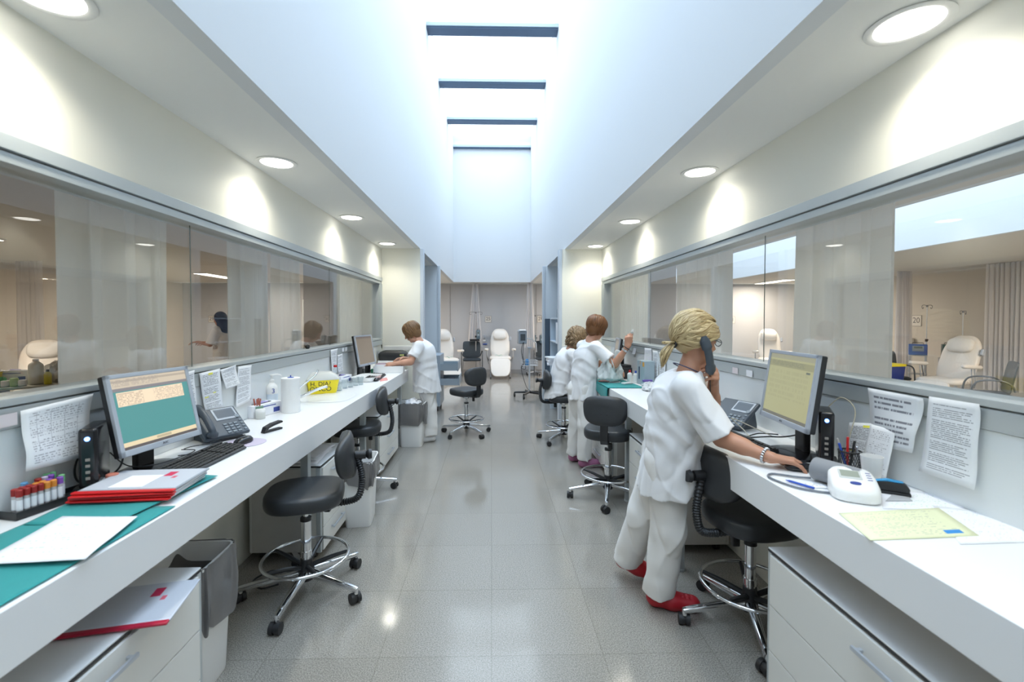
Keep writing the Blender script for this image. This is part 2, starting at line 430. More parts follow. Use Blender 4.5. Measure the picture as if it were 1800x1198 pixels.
def partition(side, x, sgn):
    """low wall, frieze, aluminium glazing frame and panes; sgn points away from the aisle"""
    g = G(); y0, y1 = YB, YE + 0.1
    a, b = (x, x + sgn * 0.12)
    g.box(((a + b) / 2, (y0 + y1) / 2, 0.59), (0.12, y1 - y0, 1.18))
    g.box(((a + b) / 2, (y0 + y1) / 2, 2.285), (0.12, y1 - y0, 0.47))
    g.box(((a + b) / 2, (6.39 + y1) / 2, 1.6), (0.12, y1 - 6.39, 1.0))
    S('wall_' + side, g, WALL)
    # frame: wide flat band, groove, inner bead
    w = G(); inn = -sgn
    yA, yB_ = YB + 0.02, 6.39
    def bar(xa, xb, z0, z1, ya=yA, yb=yB_, bev=0.003): w.box(((xa + xb) / 2, (ya + yb) / 2, (z0 + z1) / 2), (abs(xb - xa), yb - ya, z1 - z0), bev)
    xo = x + inn * 0.022
    bar(xo, x + sgn * 0.13, 2.035, 2.085); bar(x + inn * 0.012, x + sgn * 0.13, 1.995, 2.03)
    bar(x + inn * 0.018, x + sgn * 0.13, 1.155, 1.222); bar(xo, x + sgn * 0.13, 1.228, 1.252)
    bar(xo, x + sgn * 0.13, 1.252, 1.997, 6.315, 6.388)
    bar(x + inn * 0.010, x + sgn * 0.13, 1.252, 1.997, 6.285, 6.311)
    fr = S('window_1' if side == 'left' else 'window_2', w, ALU, 30)
    gp_ = G()
    for z in (2.0325, 1.225): gp_.box((x + sgn * 0.03, (yA + yB_) / 2, z), (0.07, yB_ - yA, 0.006))
    P('shadow_gap', gp_, ALUD, fr)
    edges = [YB + 0.03, -1.6, 0.4, 2.44, 4.5, 6.29] if side == 'left' else [YB + 0.03, -1.4, 0.6, 2.66, 4.6, 6.29]
    for e0, e1 in zip(edges[:-1], edges[1:]):
        q = G(); q.box((x + sgn * 0.045, (e0 + e1) / 2, 1.625), (0.008, e1 - e0 - 0.006, 0.755))
        P('pane', q, GLASS, fr, 0)
    jn = G()
    for e in edges[1:-1]: jn.box((x + sgn * 0.045, e, 1.625), (0.004, 0.003, 0.745))
    P('pane_joint', jn, mat('pane_edge_green', (0.13, 0.17, 0.16), 0.3), fr)
partition('left', XL, -1)
partition('right', XR, 1)

# back end of the corridor, behind the camera
S('wall_back', box1((-8.6, YB - 0.1, 0), (9.4, YB, 2.5)), WALL)
S('wall_back', box1((SHAFT_X0 - .1, SHAFT_Y0 - 0.1, CEIL), (SHAFT_X1 + .1, SHAFT_Y0, 6.4)), SHAFTW)

# soffits with round holes are closed plates: fittings sit proud of them
def plate(name, lo, hi, m): return S(name, box1(lo, hi), m)
plate('ceiling', (XL - 0.12, YB, CEIL), (SHAFT_X0 - .08, SHAFT_Y1 + 0.1, CEIL + 0.08), SOFF)
plate('ceiling', (SHAFT_X1 + .08, YB, CEIL), (XR + 0.12, SHAFT_Y1 + 0.1, CEIL + 0.08), SOFF)
plate('ceiling', (SHAFT_X0, YB, CEIL), (SHAFT_X1, SHAFT_Y0, CEIL + 0.08), SOFF)
plate('ceiling', (-8.6, SHAFT_Y1 + 0.1, CEIL), (9.4, 13.4, CEIL + 0.08), SOFF)
# the shaft
plate('wall_shaft', (SHAFT_X0 - 0.08, SHAFT_Y0, CEIL), (SHAFT_X0, SHAFT_Y1 + 0.08, 6.35), SHAFTW)
plate('wall_shaft', (SHAFT_X1, SHAFT_Y0, CEIL), (SHAFT_X1 + 0.08, SHAFT_Y1 + 0.08, 6.35), SHAFTW)
plate('wall_shaft', (SHAFT_X0, SHAFT_Y1, CEIL), (SHAFT_X1, SHAFT_Y1 + 0.08, 6.35), SHAFTW)
BEAM = mat('dark_painted_steel', (0.075, 0.12, 0.19), 0.55)
BEAMF = mat('beam_grey_strip', (0.42, 0.50, 0.56), 0.5)  # paler strip along the camera-facing side of each beam
k = 0
yb = 12.06
while yb > -3:
    t = G(); ww = 0.20 if yb < 12 else 0.08
    t.mi = 0; t.box(((SHAFT_X0 + SHAFT_X1) / 2, yb + ww / 2 - .02, 6.03), (2.04, ww, 0.07), 0.004)
    t.mi = 1; t.box(((SHAFT_X0 + SHAFT_X1) / 2, yb - 0.033, 6.045), (2.04, 0.022, 0.05))
    o = P('trim_beam', t, [BEAM, BEAMF]); o['kind'] = 'structure'
    yb -= 1.635

# end walls of the desk bay and the alcoves behind them
for side, x, sgn, jx in (('left', XL, -1, -0.985), ('right', XR, 1, 0.985)):
    g = G()
    xa = x + sgn * 0.12
    g.box(((jx + xa) / 2, YE + 0.05, 1.25), (abs(xa - jx), 0.10, 2.5))
    S('wall_end_' + side, g, WALL)
    w2 = G()
    w2.box(((jx + sgn * 1.6) / 1 - sgn * 0.8, 8.55, 1.25), (1.6, 0.10, 2.5))
    S('wall_alcove_' + side, w2, mat('pale_blue_grey_panel', (0.80, 0.86, 0.92), 0.45))
    w3 = G(); w3.box((jx + sgn * 1.62, 7.55, 1.25), (0.06, 2.1, 2.5)); S('wall_alcove_' + side, w3, FARW)
    w4 = G(); w4.box((sgn * (abs(x) + 0.12 + abs(jx) + 1.65) / 2, YE + .05, 1.25), (abs(jx) + 1.65 - abs(x) - .12, 0.10, 2.5)); S('wall_alcove_' + side, w4, FARW)
    for yy in (YE - 0.012, 8.488):
        t = G(); t.box((jx - sgn * 0.006, yy + 0.062, 1.25), (0.045, 0.135, 2.498), 0.004)
        o = P('trim_jamb', t, mat('jamb_aluminium_blue', (0.66, 0.72, 0.79), 0.45, metal=0.2)); o['kind'] = 'structure'
    t = G(); t.box(((jx + x) / 2, YE - 0.006, 1.10), (abs(x - jx) - 0.03, 0.012, 0.06), 0.003)
    o = P('trim_rail', t, mat('white_rail', (0.82, 0.82, 0.80), 0.45)); o['kind'] = 'structure'
# far room
S('wall_far', box1((-8.6, 12.75, 0), (9.4, 12.85, 2.5)), FARW)
S('baseboard_far', box1((-8.3, 12.735, 0), (9.1, 12.75, 0.11)), RUB)
t = G()
for x in (-6.1, -3.75, -1.15, 1.25, 3.5, 5.8): t.box((x, 12.747, 1.3), (0.006, 0.008, 2.38))
o = P('trim_panel_joint', t, mat('panel_joint_dark', (0.28, 0.26, 0.25), 0.7)); o['kind'] = 'structure'
rail = G(); rail.tube([(-8.2, 12.3, 2.47), (9.2, 12.3, 2.47)], 0.010)
o = P('trim_curtain_rail', rail, ALU); o['kind'] = 'structure'
# side rooms
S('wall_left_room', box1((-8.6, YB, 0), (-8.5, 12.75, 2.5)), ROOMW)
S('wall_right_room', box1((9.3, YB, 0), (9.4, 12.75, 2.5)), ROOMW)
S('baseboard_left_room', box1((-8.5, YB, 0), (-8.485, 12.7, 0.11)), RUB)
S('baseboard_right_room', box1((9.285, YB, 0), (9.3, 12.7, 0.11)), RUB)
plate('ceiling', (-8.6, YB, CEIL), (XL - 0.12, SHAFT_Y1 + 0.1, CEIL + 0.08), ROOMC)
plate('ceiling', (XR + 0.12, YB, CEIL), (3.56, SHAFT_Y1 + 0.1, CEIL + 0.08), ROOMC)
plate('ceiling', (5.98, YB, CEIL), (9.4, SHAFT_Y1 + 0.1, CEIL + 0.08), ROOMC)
plate('wall_shaft', (3.56, YB, CEIL), (3.64, SHAFT_Y1 + 0.1, 6.0), SHAFTW)
plate('wall_shaft', (5.9, YB, CEIL), (5.98, SHAFT_Y1 + 0.1, 6.0), SHAFTW)
plate('wall_shaft', (3.64, SHAFT_Y1 + 0.02, CEIL), (5.9, SHAFT_Y1 + 0.1, 6.0), SHAFTW)
plate('wall_shaft', (3.64, YB - .08, CEIL), (5.9, YB, 6.0), SHAFTW)

# door in the far wall of the left room
d = G(); d.box((-4.75, 12.735, 1.03), (0.86, 0.03, 2.06), 0.004)
dr = P('door_1', d, mat('pale_grey_door', (0.62, 0.63, 0.63), 0.45)); dr['kind'] = 'structure'
f = G()
for xx in (-5.2, -4.3): f.box((xx, 12.73, 1.05), (0.06, 0.05, 2.1), 0.004)
f.box((-4.75, 12.73, 2.09), (0.96, 0.05, 0.06), 0.004)
P('door_frame', f, ALU, dr)
h = G(); h.tube([(-4.42, 12.72, 1.03), (-4.42, 12.68, 1.03), (-4.53, 12.68, 1.03)], 0.009); P('door_handle', h, STEEL, dr)

# ---------------------------------------------------------------- lamps
LAMP = mat('lamp_diffuser_lit', (1, 1, 1), 0.5, emit=(1.0, 0.985, 0.93), estr=3.6)
WARM = (1.0, 0.95, 0.80)
def downlight(x, y, label, first=[None], power=9):
    if first[0] is None:
        t = T('downlight', label, 'ceiling light', (x, y, CEIL), 0, 'round downlights in the corridor soffits')
        g = G(); g.lathe([(0.088, -0.001), (0.118, -0.001), (0.121, -0.005), (0.112, -0.009), (0.098, -0.007), (0.094, -0.0035), (0.088, -0.003)], 40)
        P('trim_ring', g, WPL, t)
        g = G(); g.lathe([(0.094, -0.0045), (0.075, -0.0085), (0.03, -0.011), (0.001, -0.0115)], 40, cap=False); P('diffuser', g, LAMP, t)
        first[0] = t
    else: t = dup(first[0], label, (x, y, CEIL))
    l = bpy.data.lights.new('downlight_lamp', 'SPOT'); l.energy = power; l.color = WARM; l.spot_size = R(150); l.spot_blend = 1.0; l.shadow_soft_size = 0.055
    o = bpy.data.objects.new('downlight_lamp', l); C.objects.link(o); o.parent = t; o.location = (0, 0, -0.03)
    return t
names_l = [(-1.56, 'round downlight behind the camera over the monitor desk'), (0.0, 'round downlight straight above the camera over the teal cloth'),
           (1.45, 'round downlight cut by the top frame edge, over the tube rack desk'), (2.95, 'round downlight over the desk with the yellow sharps boxes, second from the picture edge'),
           (4.50, 'third round downlight over the sharps box desk, nearly above the cabinets'), (6.02, 'small round downlight near the end wall above the woman sorting folders')]
names_r = [(-1.56, 'round downlight behind the camera over the printed notices'), (0.0, 'round downlight directly above the camera over the yellow form'),
           (1.53, 'large round downlight in the top corner over the blood pressure monitor desk'), (3.07, 'round downlight above the blonde woman on the phone, next after the large one'),
           (4.62, 'round downlight above the red-haired woman, third from the picture edge'), (6.16, 'small round downlight at the end wall above the curly-haired woman')]
for y, lb in names_l: downlight(-1.365, y, lb)
for y, lb in names_r: downlight(1.41, y, lb)

def tube_light(x, y, L, label, e):
    t = T('ceiling_panel_light', label, 'ceiling light', (x, y, CEIL), 0)
    g = G(); g.box((0, 0, -0.012), (0.30, L, 0.024), 0.003); P('housing', g, WPL, t)
    g = G(); g.box((0, 0, -0.0265), (0.26, L - 0.04, 0.006), 0.002); P('diffuser', g, mat('panel_diffuser_lit', (1, 1, 1), 0.5, emit=(1.0, 0.90, 0.76), estr=2.6), t)
    a = area('panel_lamp', (0, 0, -0.035), 0.26, L - 0.05, e, (1.0, 0.87, 0.72)); a.parent = t
    return t
tube_light(-6.15, 10.35, 1.2, 'bright rectangular ceiling light in the dim room behind the monitor glass', 44)
tube_light(-6.15, 5.2, 1.2, 'rectangular ceiling light over the cream recliner in the dim room', 32)  # added lamp, unseen; lifts the light level of the dim room
tube_light(7.28, 11.6, 1.3, 'bright rectangular ceiling light in the room behind the blonde woman', 52)
tube_light(7.4, 4.3, 1.3, 'rectangular ceiling light over the recliner of bay 20', 50)  # added lamp, kept out of view, that lights the bay 20 side
tube_light(-6.15, 0.5, 1.2, 'rectangular ceiling light at the camera end of the dim room', 26)  # another added fill for the dim room, never in frame
tube_light(-3.2, 11.3, 1.2, 'rectangular ceiling light of the far room hidden behind the flat cream curtain', 50)  # added to brighten the far room, screened by the curtain
tube_light(3.0, 11.3, 1.2, 'rectangular ceiling light of the far room hidden behind the pleated cream curtain', 50)  # second added fill of the far room, kept behind the pleats
tube_light(7.6, 2.0, 1.2, 'rectangular ceiling light at the camera end of the bright room', 72)

# ================================================================ desks
def desk(side, x0, x1, y0, y1, name, label):
    """x0 wall side, x1 aisle side"""
    sg = 1 if x1 > x0 else -1
    t = T(name, label, 'desk', (0, 0, 0))
    g = G(); cx = (x0 + x1) / 2
    g.prism([(x0, .88), (x1, .88), (x1, .74), (x1 - sg * .022, .74), (x1 - sg * .022, .856), (x0, .856)], y0, y1, 'xz', .003)
    g.box((cx - sg * .011, y1 - 0.011, 0.798), (abs(x1 - x0) - .022, 0.022, 0.116), 0.0)
    if y1 < 6.3: g.box((x0 + sg * .175, (y1 + 6.435) / 2, 0.868), (.35, 6.435 - y1 + .004, 0.022), 0.002)
    P('worktop', g, SOLID, t)
    s_ = G(); s_.box((x0 + sg * 0.004, (y0 + y1) / 2, 1.017), (0.006, y1 - y0, 0.272), 0.001); P('splashback', s_, mat('white_splashback', (0.76, 0.79, 0.80), 0.35), t)
    for yy in ((0.45, 2.70, 3.90, 5.45) if side == 'left' else (0.45, 2.68, 3.72, 5.4)):
        l = G(); l.box((x1 - sg * 0.06, yy, 0.372), (0.045, 0.045, 0.742), 0.003); l.cyl((x1 - sg * .06, yy, 0), (x1 - sg * .06, yy, .012), .03, n=16); P('leg', l, ALU, t)
    return t
deskL = desk('left', XL + 0.003, -1.04, YB + 0.3, 5.70, 'long_desk', 'long white wall desk holding the yellow sharps boxes and paper towel roll')
deskR = desk('right', XR - 0.003, 1.07, YB + 0.3, 5.90, 'long_desk', 'long white wall desk where the blonde woman leans, with blood pressure monitor')
# moulded basin in the sink desk
g = G()
bx_, by_ = -1.27, 3.66
g.rings([(0.165, 0.235, 0.8815), (0.155, 0.225, 0.8835), (0.140, 0.205, 0.8812)], 3.2, 40, False)
vs = g.rings([(0.14, 0.205, 0.8812), (0.115, 0.17, 0.8806)], 3.2, 40, True)
bmesh.ops.translate(g.bm, vec=Vector((bx_, by_, 0)), verts=g.bm.verts[:])
P('basin_rim', g, SOLID, deskL)

# ---------------------------------------------------------------- mobile cabinets
def cabinet(x_wall, x_front, y0, y1, label, z0=0.055, z1=0.60):
    t = T('drawer_cabinet', label, 'cabinet', ((x_wall + x_front) / 2, (y0 + y1) / 2, 0), 0, 'white drawer cabinets on casters under the desks')
    sg = 1 if x_front > x_wall else -1
    D = abs(x_front - x_wall); Wd = y1 - y0; hx = D / 2
    g = G()
    g.box((-sg * 0.01, 0, (z0 + z1 - .014) / 2), (D - 0.025, Wd - 0.004, z1 - z0 - 0.016), 0.002)
    P('body', g, LAM, t)
    g = G(); g.mi = 0; g.box((0, 0, z1 - 0.0025), (D + .004, Wd + 0.004, 0.005), 0.001); g.mi = 1; g.box((0, 0, z1 - 0.0095), (D + 0.006, Wd + 0.006, 0.009), 0.001)
    P('top', g, [LAMTOP, BLKEDGE], t)
    for yy in (-Wd / 2 + 0.008, Wd / 2 - 0.008):
        g = G(); g.box((sg * (hx - 0.012), yy, (z0 + z1 - .016) / 2), (0.028, 0.022, z1 - z0 - 0.016), 0.003); P('corner_post', g, ALU, t)
    g = G()
    for yy in (-1, 1):
        g = G(); g.box((-sg * .02, yy * (Wd / 2 + 0.001), (z0 + z1 - .016) / 2), (D - .08, 0.004, z1 - z0 - 0.03), .001); P('side_panel', g, GREYP, t)
    zs = [z1 - 0.018, 0.385, 0.205, z0 + .004]
    for a, b in zip(zs[:-1], zs[1:]):
        g = G(); g.box((sg * (hx + 0.002), 0, (a + b) / 2), (0.016, Wd - 0.044, a - b - 0.005), 0.0015)
        dw = P('drawer', g, LAM, t)
        h = G(); hl = 0.11 if Wd < 0.7 else 0.12
        zc = a - 0.055
        h.box((sg * (hx + 0.030), 0, zc), (0.010, hl * 2, 0.014), 0.003)
        for s2 in (-1, 1): h.box((sg * (hx + 0.018), s2 * (hl - 0.015), zc), (0.022, 0.012, 0.010), 0.002)
        P('handle', h, mat('satin_handle', (0.62, 0.66, 0.72), 0.3, metal=0.7), dw)
    for cx_, cy_ in ((-1, -1), (1, -1), (-1, 1), (1, 1)):
        c = G(); X0, Y0 = cx_ * (hx - 0.06), cy_ * (Wd / 2 - 0.06)
        c.cyl((X0 - 0.014, Y0, 0.026), (X0 + 0.014, Y0, 0.026), 0.026, n=20); c.cyl((X0, Y0, 0.026), (X0, Y0, z0), 0.008)
        c.box((X0, Y0, 0.045), (0.036, 0.03, 0.016), 0.004)
        P('caster', c, CASTER, t)
    return t
cabinet(-1.50, -1.06, 0.76, 1.66, 'wide drawer cabinet under the teal cloth with red folder lying on top')
cabinet(-1.50, -1.06, 2.82, 3.34, 'narrow drawer cabinet topped with loose white papers behind the big stool')
cabinet(-1.50, -1.06, 4.25, 5.14, 'wide white drawer cabinet beside the woman sorting folders')
cabinet(1.53, 1.10, 0.62, 1.76, 'wide drawer cabinet under the yellow form, in the picture corner')
cabinet(1.53, 1.10, 2.86, 3.58, 'drawer cabinet behind the legs of the blonde woman')
cabinet(1.53, 1.10, 4.15, 5.05, 'drawer cabinet beside the mauve clogs of the red-haired woman')

# ---------------------------------------------------------------- stools
def stool_parts(t, seat_h=0.61, back_az=0.0, back_z=0.16, base_rot=0.0, bar=False):
    """back_az: direction of the backrest seen from the seat centre"""
    g = G()
    g.rings([(0.060, 0.060, seat_h - 0.095), (0.172, 0.166, seat_h - 0.086), (0.190, 0.184, seat_h - 0.080), (0.199, 0.193, seat_h - 0.066), (0.202, 0.196, seat_h - 0.045),
             (0.200, 0.194, seat_h - 0.018), (0.193, 0.187, seat_h - 0.006), (0.178, 0.172, seat_h - 0.001), (0.13, 0.125, seat_h + 0.001), (0.05, 0.05, seat_h + 0.001)], 3.0, 44,
            True, Matrix.Rotation(back_az, 4, 'Z'))
    st = P('seat', g, VINYL, t, 60)
    A = Matrix.Rotation(back_az, 4, 'Z')
    # backrest pad
    g = G()
    bz = seat_h + back_z
    X = A @ Matrix.Translation((0.235, 0, bz)) @ Matrix.Rotation(R(90 - 6), 4, 'Y')
    vs = g.rings([(0.06, 0.10, -0.034), (0.115, 0.17, -0.032), (0.132, 0.188, -0.018), (0.136, 0.192, 0.0), (0.130, 0.185, 0.018), (0.10, 0.155, 0.026), (0.05, 0.10, 0.028)], 3.0, 40, True)
    for v in vs:
        v.co.x *= .88; v.co.y *= .92
        v.co.z -= v.co.y ** 2 * 1.5            # wraps round the sitter
        v.co.y *= (1 - 0.55 * v.co.x)
    bmesh.ops.transform(g.bm, matrix=X, verts=vs)
    br = P('backrest', g, VINYL, t, 60)
    # bellows arm
    g = G(); pts = []
    ctrl = [Vector((0.10, 0, seat_h - 0.10)), Vector((0.20, 0, seat_h - 0.105)), Vector((0.272, 0, seat_h - 0.085)), Vector((0.296, 0, seat_h - 0.01)), Vector((0.292, 0, seat_h + 0.07)), Vector((0.270, 0, bz - 0.02))]
    N = 64; rr = []
    for i in range(N + 1):
        q = i / N * (len(ctrl) - 1); j = min(int(q), len(ctrl) - 2); f_ = q - j
        p0, p1, p2, p3 = ctrl[max(j - 1, 0)], ctrl[j], ctrl[j + 1], ctrl[min(j + 2, len(ctrl) - 1)]
        pts.append(A @ (0.5 * ((2 * p1) + (p2 - p0) * f_ + (2 * p0 - 5 * p1 + 4 * p2 - p3) * f_ ** 2 + (3 * p1 - p0 - 3 * p2 + p3) * f_ ** 3)))
        rr.append(0.0205 if i % 2 else 0.0155)
    if bar: g.prism([(.08, seat_h - .105), (.235, seat_h - .095), (.262, seat_h - .06), (.262, bz - .02), (.242, bz - .02), (.240, seat_h - .05), (.222, seat_h - .078), (.08, seat_h - .088)], -.030, .030, 'xz', .004, A)
    else: g.tube(pts, rr, 12)
    P('back_arm', g, BLKP, t, 40 if bar else 0)
    g = G(); g.cyl(A @ Vector((0.262, 0, bz - 0.01)), A @ Vector((0.318, 0, bz - 0.01)), 0.024, n=18); g.cyl(A @ Vector((0.318, 0, bz - .01)), A @ Vector((0.334, 0, bz - .01)), 0.016, 0.03, n=14)
    g.cyl(A @ Vector((0.334, 0, bz - .01)), A @ Vector((0.352, 0, bz - .01)), 0.03, 0.026, n=14)
    if not bar: P('adjusting_knob', g, BLKP, t)
    g = G(); g.box(A @ Vector((0.11, 0.03, seat_h - 0.135)), (0.034, 0.034, 0.05), 0.006); P('seat_lever', g, BLKP, t)
    g = G(); g.cyl((0, 0, 0.34), (0, 0, seat_h - 0.085), 0.014, n=20); g.cyl((0, 0, seat_h - 0.125), (0, 0, seat_h - 0.09), 0.05, n=20); P('gas_lift', g, CHROME, t)
    g = G(); g.cyl((0, 0, 0.115), (0, 0, 0.40), 0.0255, n=28); g.cyl((0, 0, 0.205), (0, 0, 0.235), 0.031, n=28); P('column', g, CHROME, t)
    g = G(); g.cyl((0, 0, 0.40), (0, 0, 0.418), 0.029, n=28); P('lift_ring', g, BLKP, t)
    g = G(); g.lathe([(0.036, 0.075), (0.05, 0.095), (0.044, 0.13), (0.034, 0.155), (0.03, 0.19)], 24)
    P('collar', g, BLKP, t)
    g = G(); g.torus((0, 0, 0.20), 0.222, 0.0095, 64, 10)
    fr = P('foot_ring', g, CHROME, t)
    g = G()
    for k_ in range(5):
        a = base_rot + 2 * PI * k_ / 5 + PI / 5; g.tube([(0.03 * math.cos(a), 0.03 * math.sin(a), 0.15), (0.13 * math.cos(a), 0.13 * math.sin(a), 0.18), (0.214 * math.cos(a), 0.214 * math.sin(a), 0.198)], [0.014, 0.012, 0.009], 8)
    P('ring_spoke', g, BLKP, fr)
    for k_ in range(5):
        a = base_rot + 2 * PI * k_ / 5
        Xr = Matrix.Rotation(a, 4, 'Z')
        g = G()
        vs = g.rings([(0.021, 0.026, 0.0), (0.018, 0.021, 0.12), (0.014, 0.015, 0.30), (0.012, 0.013, 0.318)], 3.0, 16, True, Xr @ Matrix.Translation((0.015, 0, 0.118)) @ Matrix.Rotation(R(90 + 7.5), 4, 'Y'))
        g.cyl(Xr @ Vector((0.323, 0, 0.085)), Xr @ Vector((0.323, 0, 0.055)), 0.012, n=12)
        lg = P('leg', g, CHROME, t)
        c = G(); ca = a + 1.1 + k_ * 0.9
        ax = Vector((math.cos(ca), math.sin(ca), 0)); ctr = Xr @ Vector((0.323, 0, 0.028)) + Vector((-math.sin(ca), math.cos(ca), 0)) * 0.012
        for s2 in (-1, 1): 
            c.cyl(ctr + ax * s2 * 0.006, ctr + ax * s2 * 0.026, 0.028, n=22)
        c.cyl(ctr - ax * 0.008, ctr + ax * 0.008, 0.023, n=16)
        P('caster', c, CASTER, lg)
def stool(loc, label, back_az, seat_h=0.61, back_z=0.16, base_rot=0.3, bar=False):
    t = T('swivel_stool', label, 'stool', loc, 0, 'black swivel stools along the aisle')
    stool_parts(t, seat_h, back_az, back_z, base_rot, bar)
    return t
stool((-1.02, 2.50, 0), 'black swivel stool standing nearest the camera beside the tall cabinet, seat over its chrome ring', R(14), 0.585, 0.165, R(-20))
stool((-1.17, 3.98, 0), 'black swivel stool pushed half under the desk beside the paper towel roll', R(10), 0.60, 0.19, R(12))
stool((-0.33, 5.98, 0), 'empty black stool standing alone mid-aisle in front of bay 25', R(-48), 0.60, 0.175, R(20), True)
stool((0.985, 3.80, 0), 'black swivel stool with its wide backrest to the camera, behind the blonde woman', R(-112), 0.60, 0.175, R(38), True)
stool((0.90, 5.62, 0), 'black swivel stool on which the curly-haired woman sits', R(178), 0.58, 0.18, R(15))
stool((1.27, 2.18, 0), 'black swivel stool tucked under the desk below the mouse hand', R(190), 0.58, 0.19, R(36))
# ================================================================ things on the desks
ZT = 0.8808
def lerp(a, b, t): return Vector(a) * (1 - t) + Vector(b) * t
def bil(c, u, v): return lerp(lerp(c[0], c[1], u), lerp(c[3], c[2], u), v)   # c: bl, br, tr, tl
def solid(o, th):
    m = o.modifiers.new('thickness', 'SOLIDIFY'); m.thickness = th; m.offset = 1.0; return o
def sheet(name, c, m, label, cat, group=None, wav=0.0, nu=10, nv=10, th=0.0005, fn=None, parent=None, curl=0.0):
    c = [Vector(p) for p in c]; ctr = sum(c, Vector()) / 4; ph = rnd.random() * 6
    nrm = (c[1] - c[0]).cross(c[3] - c[0]).normalized()
    up = nrm if (nrm.z > 0.3 or abs(nrm.z) < 0.3) else -nrm
    if abs(nrm.z) < 0.5 and nrm.x * ctr.x > 0: up = -nrm
    g = G()
    def f(u, v):
        p = bil(c, u, v) - ctr
        h = wav * (0.5 + 0.5 * math.sin(3.1 * u + 2.3 * v * 2 + ph)) * (0.4 + 0.6 * math.sin(PI * v * 1.3 + ph) ** 2)
        h += curl * (max(0, v - 0.75) * 4) ** 2 * (u if wav >= 0 else 1) + curl * (max(0, 0.25 - v) * 4) ** 2 * 0.6
        p = p + up * h
        if fn: p = fn(u, v, p)
        return p
    g.grid(f, nu, nv)
    o = P(name, g, m, parent, 60); o.location = ctr
    solid(o, th if th else .0005)
    if label: tag(o, label, cat, group)
    return o
def wpaper(side, px, m, label, group=None, wav=0.004, xt=0.0, xb=0.0, curl=0.006, name='printed_notice'):
    """paper stuck to the frame or splashback; px: bl br tr tl as seen on the photograph"""
    sg = 1 if side == 'left' else -1
    X0 = (XL + 0.0245 + xb) if side == 'left' else (XR - 0.0245 - xb)
    X1 = (XL + 0.0255 + xt) if side == 'left' else (XR - 0.0255 - xt)
    c = [atx(*px[0], X0), atx(*px[1], X0), atx(*px[2], X1), atx(*px[3], X1)]
    return sheet(name, c, m, label, 'paper', group, wav, 8, 12, 0.0004, curl=curl)
def flat(px, m, label, name='paper_sheet', z=0.0, wav=0.0, cat='paper', group=None, curl=0.0, th=0.0005, n=10):
    c = [atz(u, v, ZT + 0.0006 + z) for u, v in px]
    return sheet(name, c, m, label, cat, group, wav, n, n, th, curl=curl)

PR1 = print_mat('print_notes', 24, dens=0.46); PR2 = print_mat('print_letter', 40, ink=(0.16, 0.16, 0.19), dens=0.42)
PR3 = print_mat('print_list_yellow_marks', 30, hi=[(.4, .62, .90, .95, (.9, .85, .1)), (.1, .3, .35, .38, (.9, .88, .2)), (.55, .7, .42, .45, (.9, .88, .2))])
PR4 = print_mat('print_form_grid', 26, ink=(.3, .3, .34), dens=0.5, grid=True)
PR5 = print_mat('print_bold_notice', 11, ink=(0.10, 0.10, 0.14), dens=0.43)
PR6 = print_mat('print_yellow_form', 22, ink=(.45, .47, .36), base=(.76, .78, .52), dens=0.52, hi=[(.74, .90, .10, .22, (.03, .25, .62))])
PR7 = print_mat('print_faint', 20, ink=(.45, .7, .4), base=(.86, .87, .92), dens=0.58)
PR8 = print_mat('print_red_mark', 16, ink=(.5, .5, .56), base=(.50, .52, .57), dens=0.55, hi=[(.62, .72, .62, .86, (.55, .02, .08)), (.75, .80, .5, .62, (.6, .1, .15))])

def monitor(loc, rz, tilt, label, scr, w=0.405, h=0.335, zc=0.25, logo=True):
    t = T('computer_monitor', label, 'monitor', loc, rz)
    X = Matrix.Translation((0, 0, zc)) @ Matrix.Rotation(-tilt, 4, 'X')
    g = G(); b_ = 0.017
    for (cx, cz, sx, sz) in ((0, h / 2 - b_ / 2, w, b_), (0, -h / 2 + b_ * 0.7, w, b_ * 1.4), (-w / 2 + b_ / 2, 0, b_, h), (w / 2 - b_ / 2, 0, b_, h)):
        g.box((cx, -0.006, cz), (sx, 0.016, sz), 0.003)
    bmesh.ops.transform(g.bm, matrix=X, verts=g.bm.verts[:]); P('bezel', g, GREYPL, t)
    g = G(); g.grid(lambda u, v: ((u - .5) * (w - 2 * b_), -0.0085, (v - .5) * (h - 2.4 * b_) + b_ * .2), 1, 1, X); P('screen', g, scr, t, 0)
    g = G(); g.box((0, 0.012, 0), (w - 0.002, 0.028, h - .002), 0.006, X=X)
    g.rings([(0.15, 0.12, 0), (0.12, 0.095, 0.03), (.1, .08, .034)], 5, 28, True, X @ Matrix.Translation((0, 0.024, 0)) @ Matrix.Rotation(R(-90), 4, 'X'))
    P('rear_case', g, BLKP, t)
    g = G(); g.box((0, 0.062, zc / 2 + 0.0), (0.075, 0.032, zc), 0.006); P('neck', g, BLKP, t)
    g = G(); g.rings([(0.125, 0.095, 0.0), (0.125, 0.095, 0.008), (0.10, 0.075, 0.016), (0.045, 0.035, 0.022)], 2.6, 36, True, Matrix.Translation((0, 0.03, 0))); P('stand_foot', g, BLKG, t)
    if logo:
        q = text('lettering', 'AOC', 0.012, mat('dark_print', (0.05, 0.05, 0.06), 0.6), t, X @ Vector((0, -0.0146, -h / 2 + b_ * 0.7)), (R(90) - tilt, 0, 0))
    return t
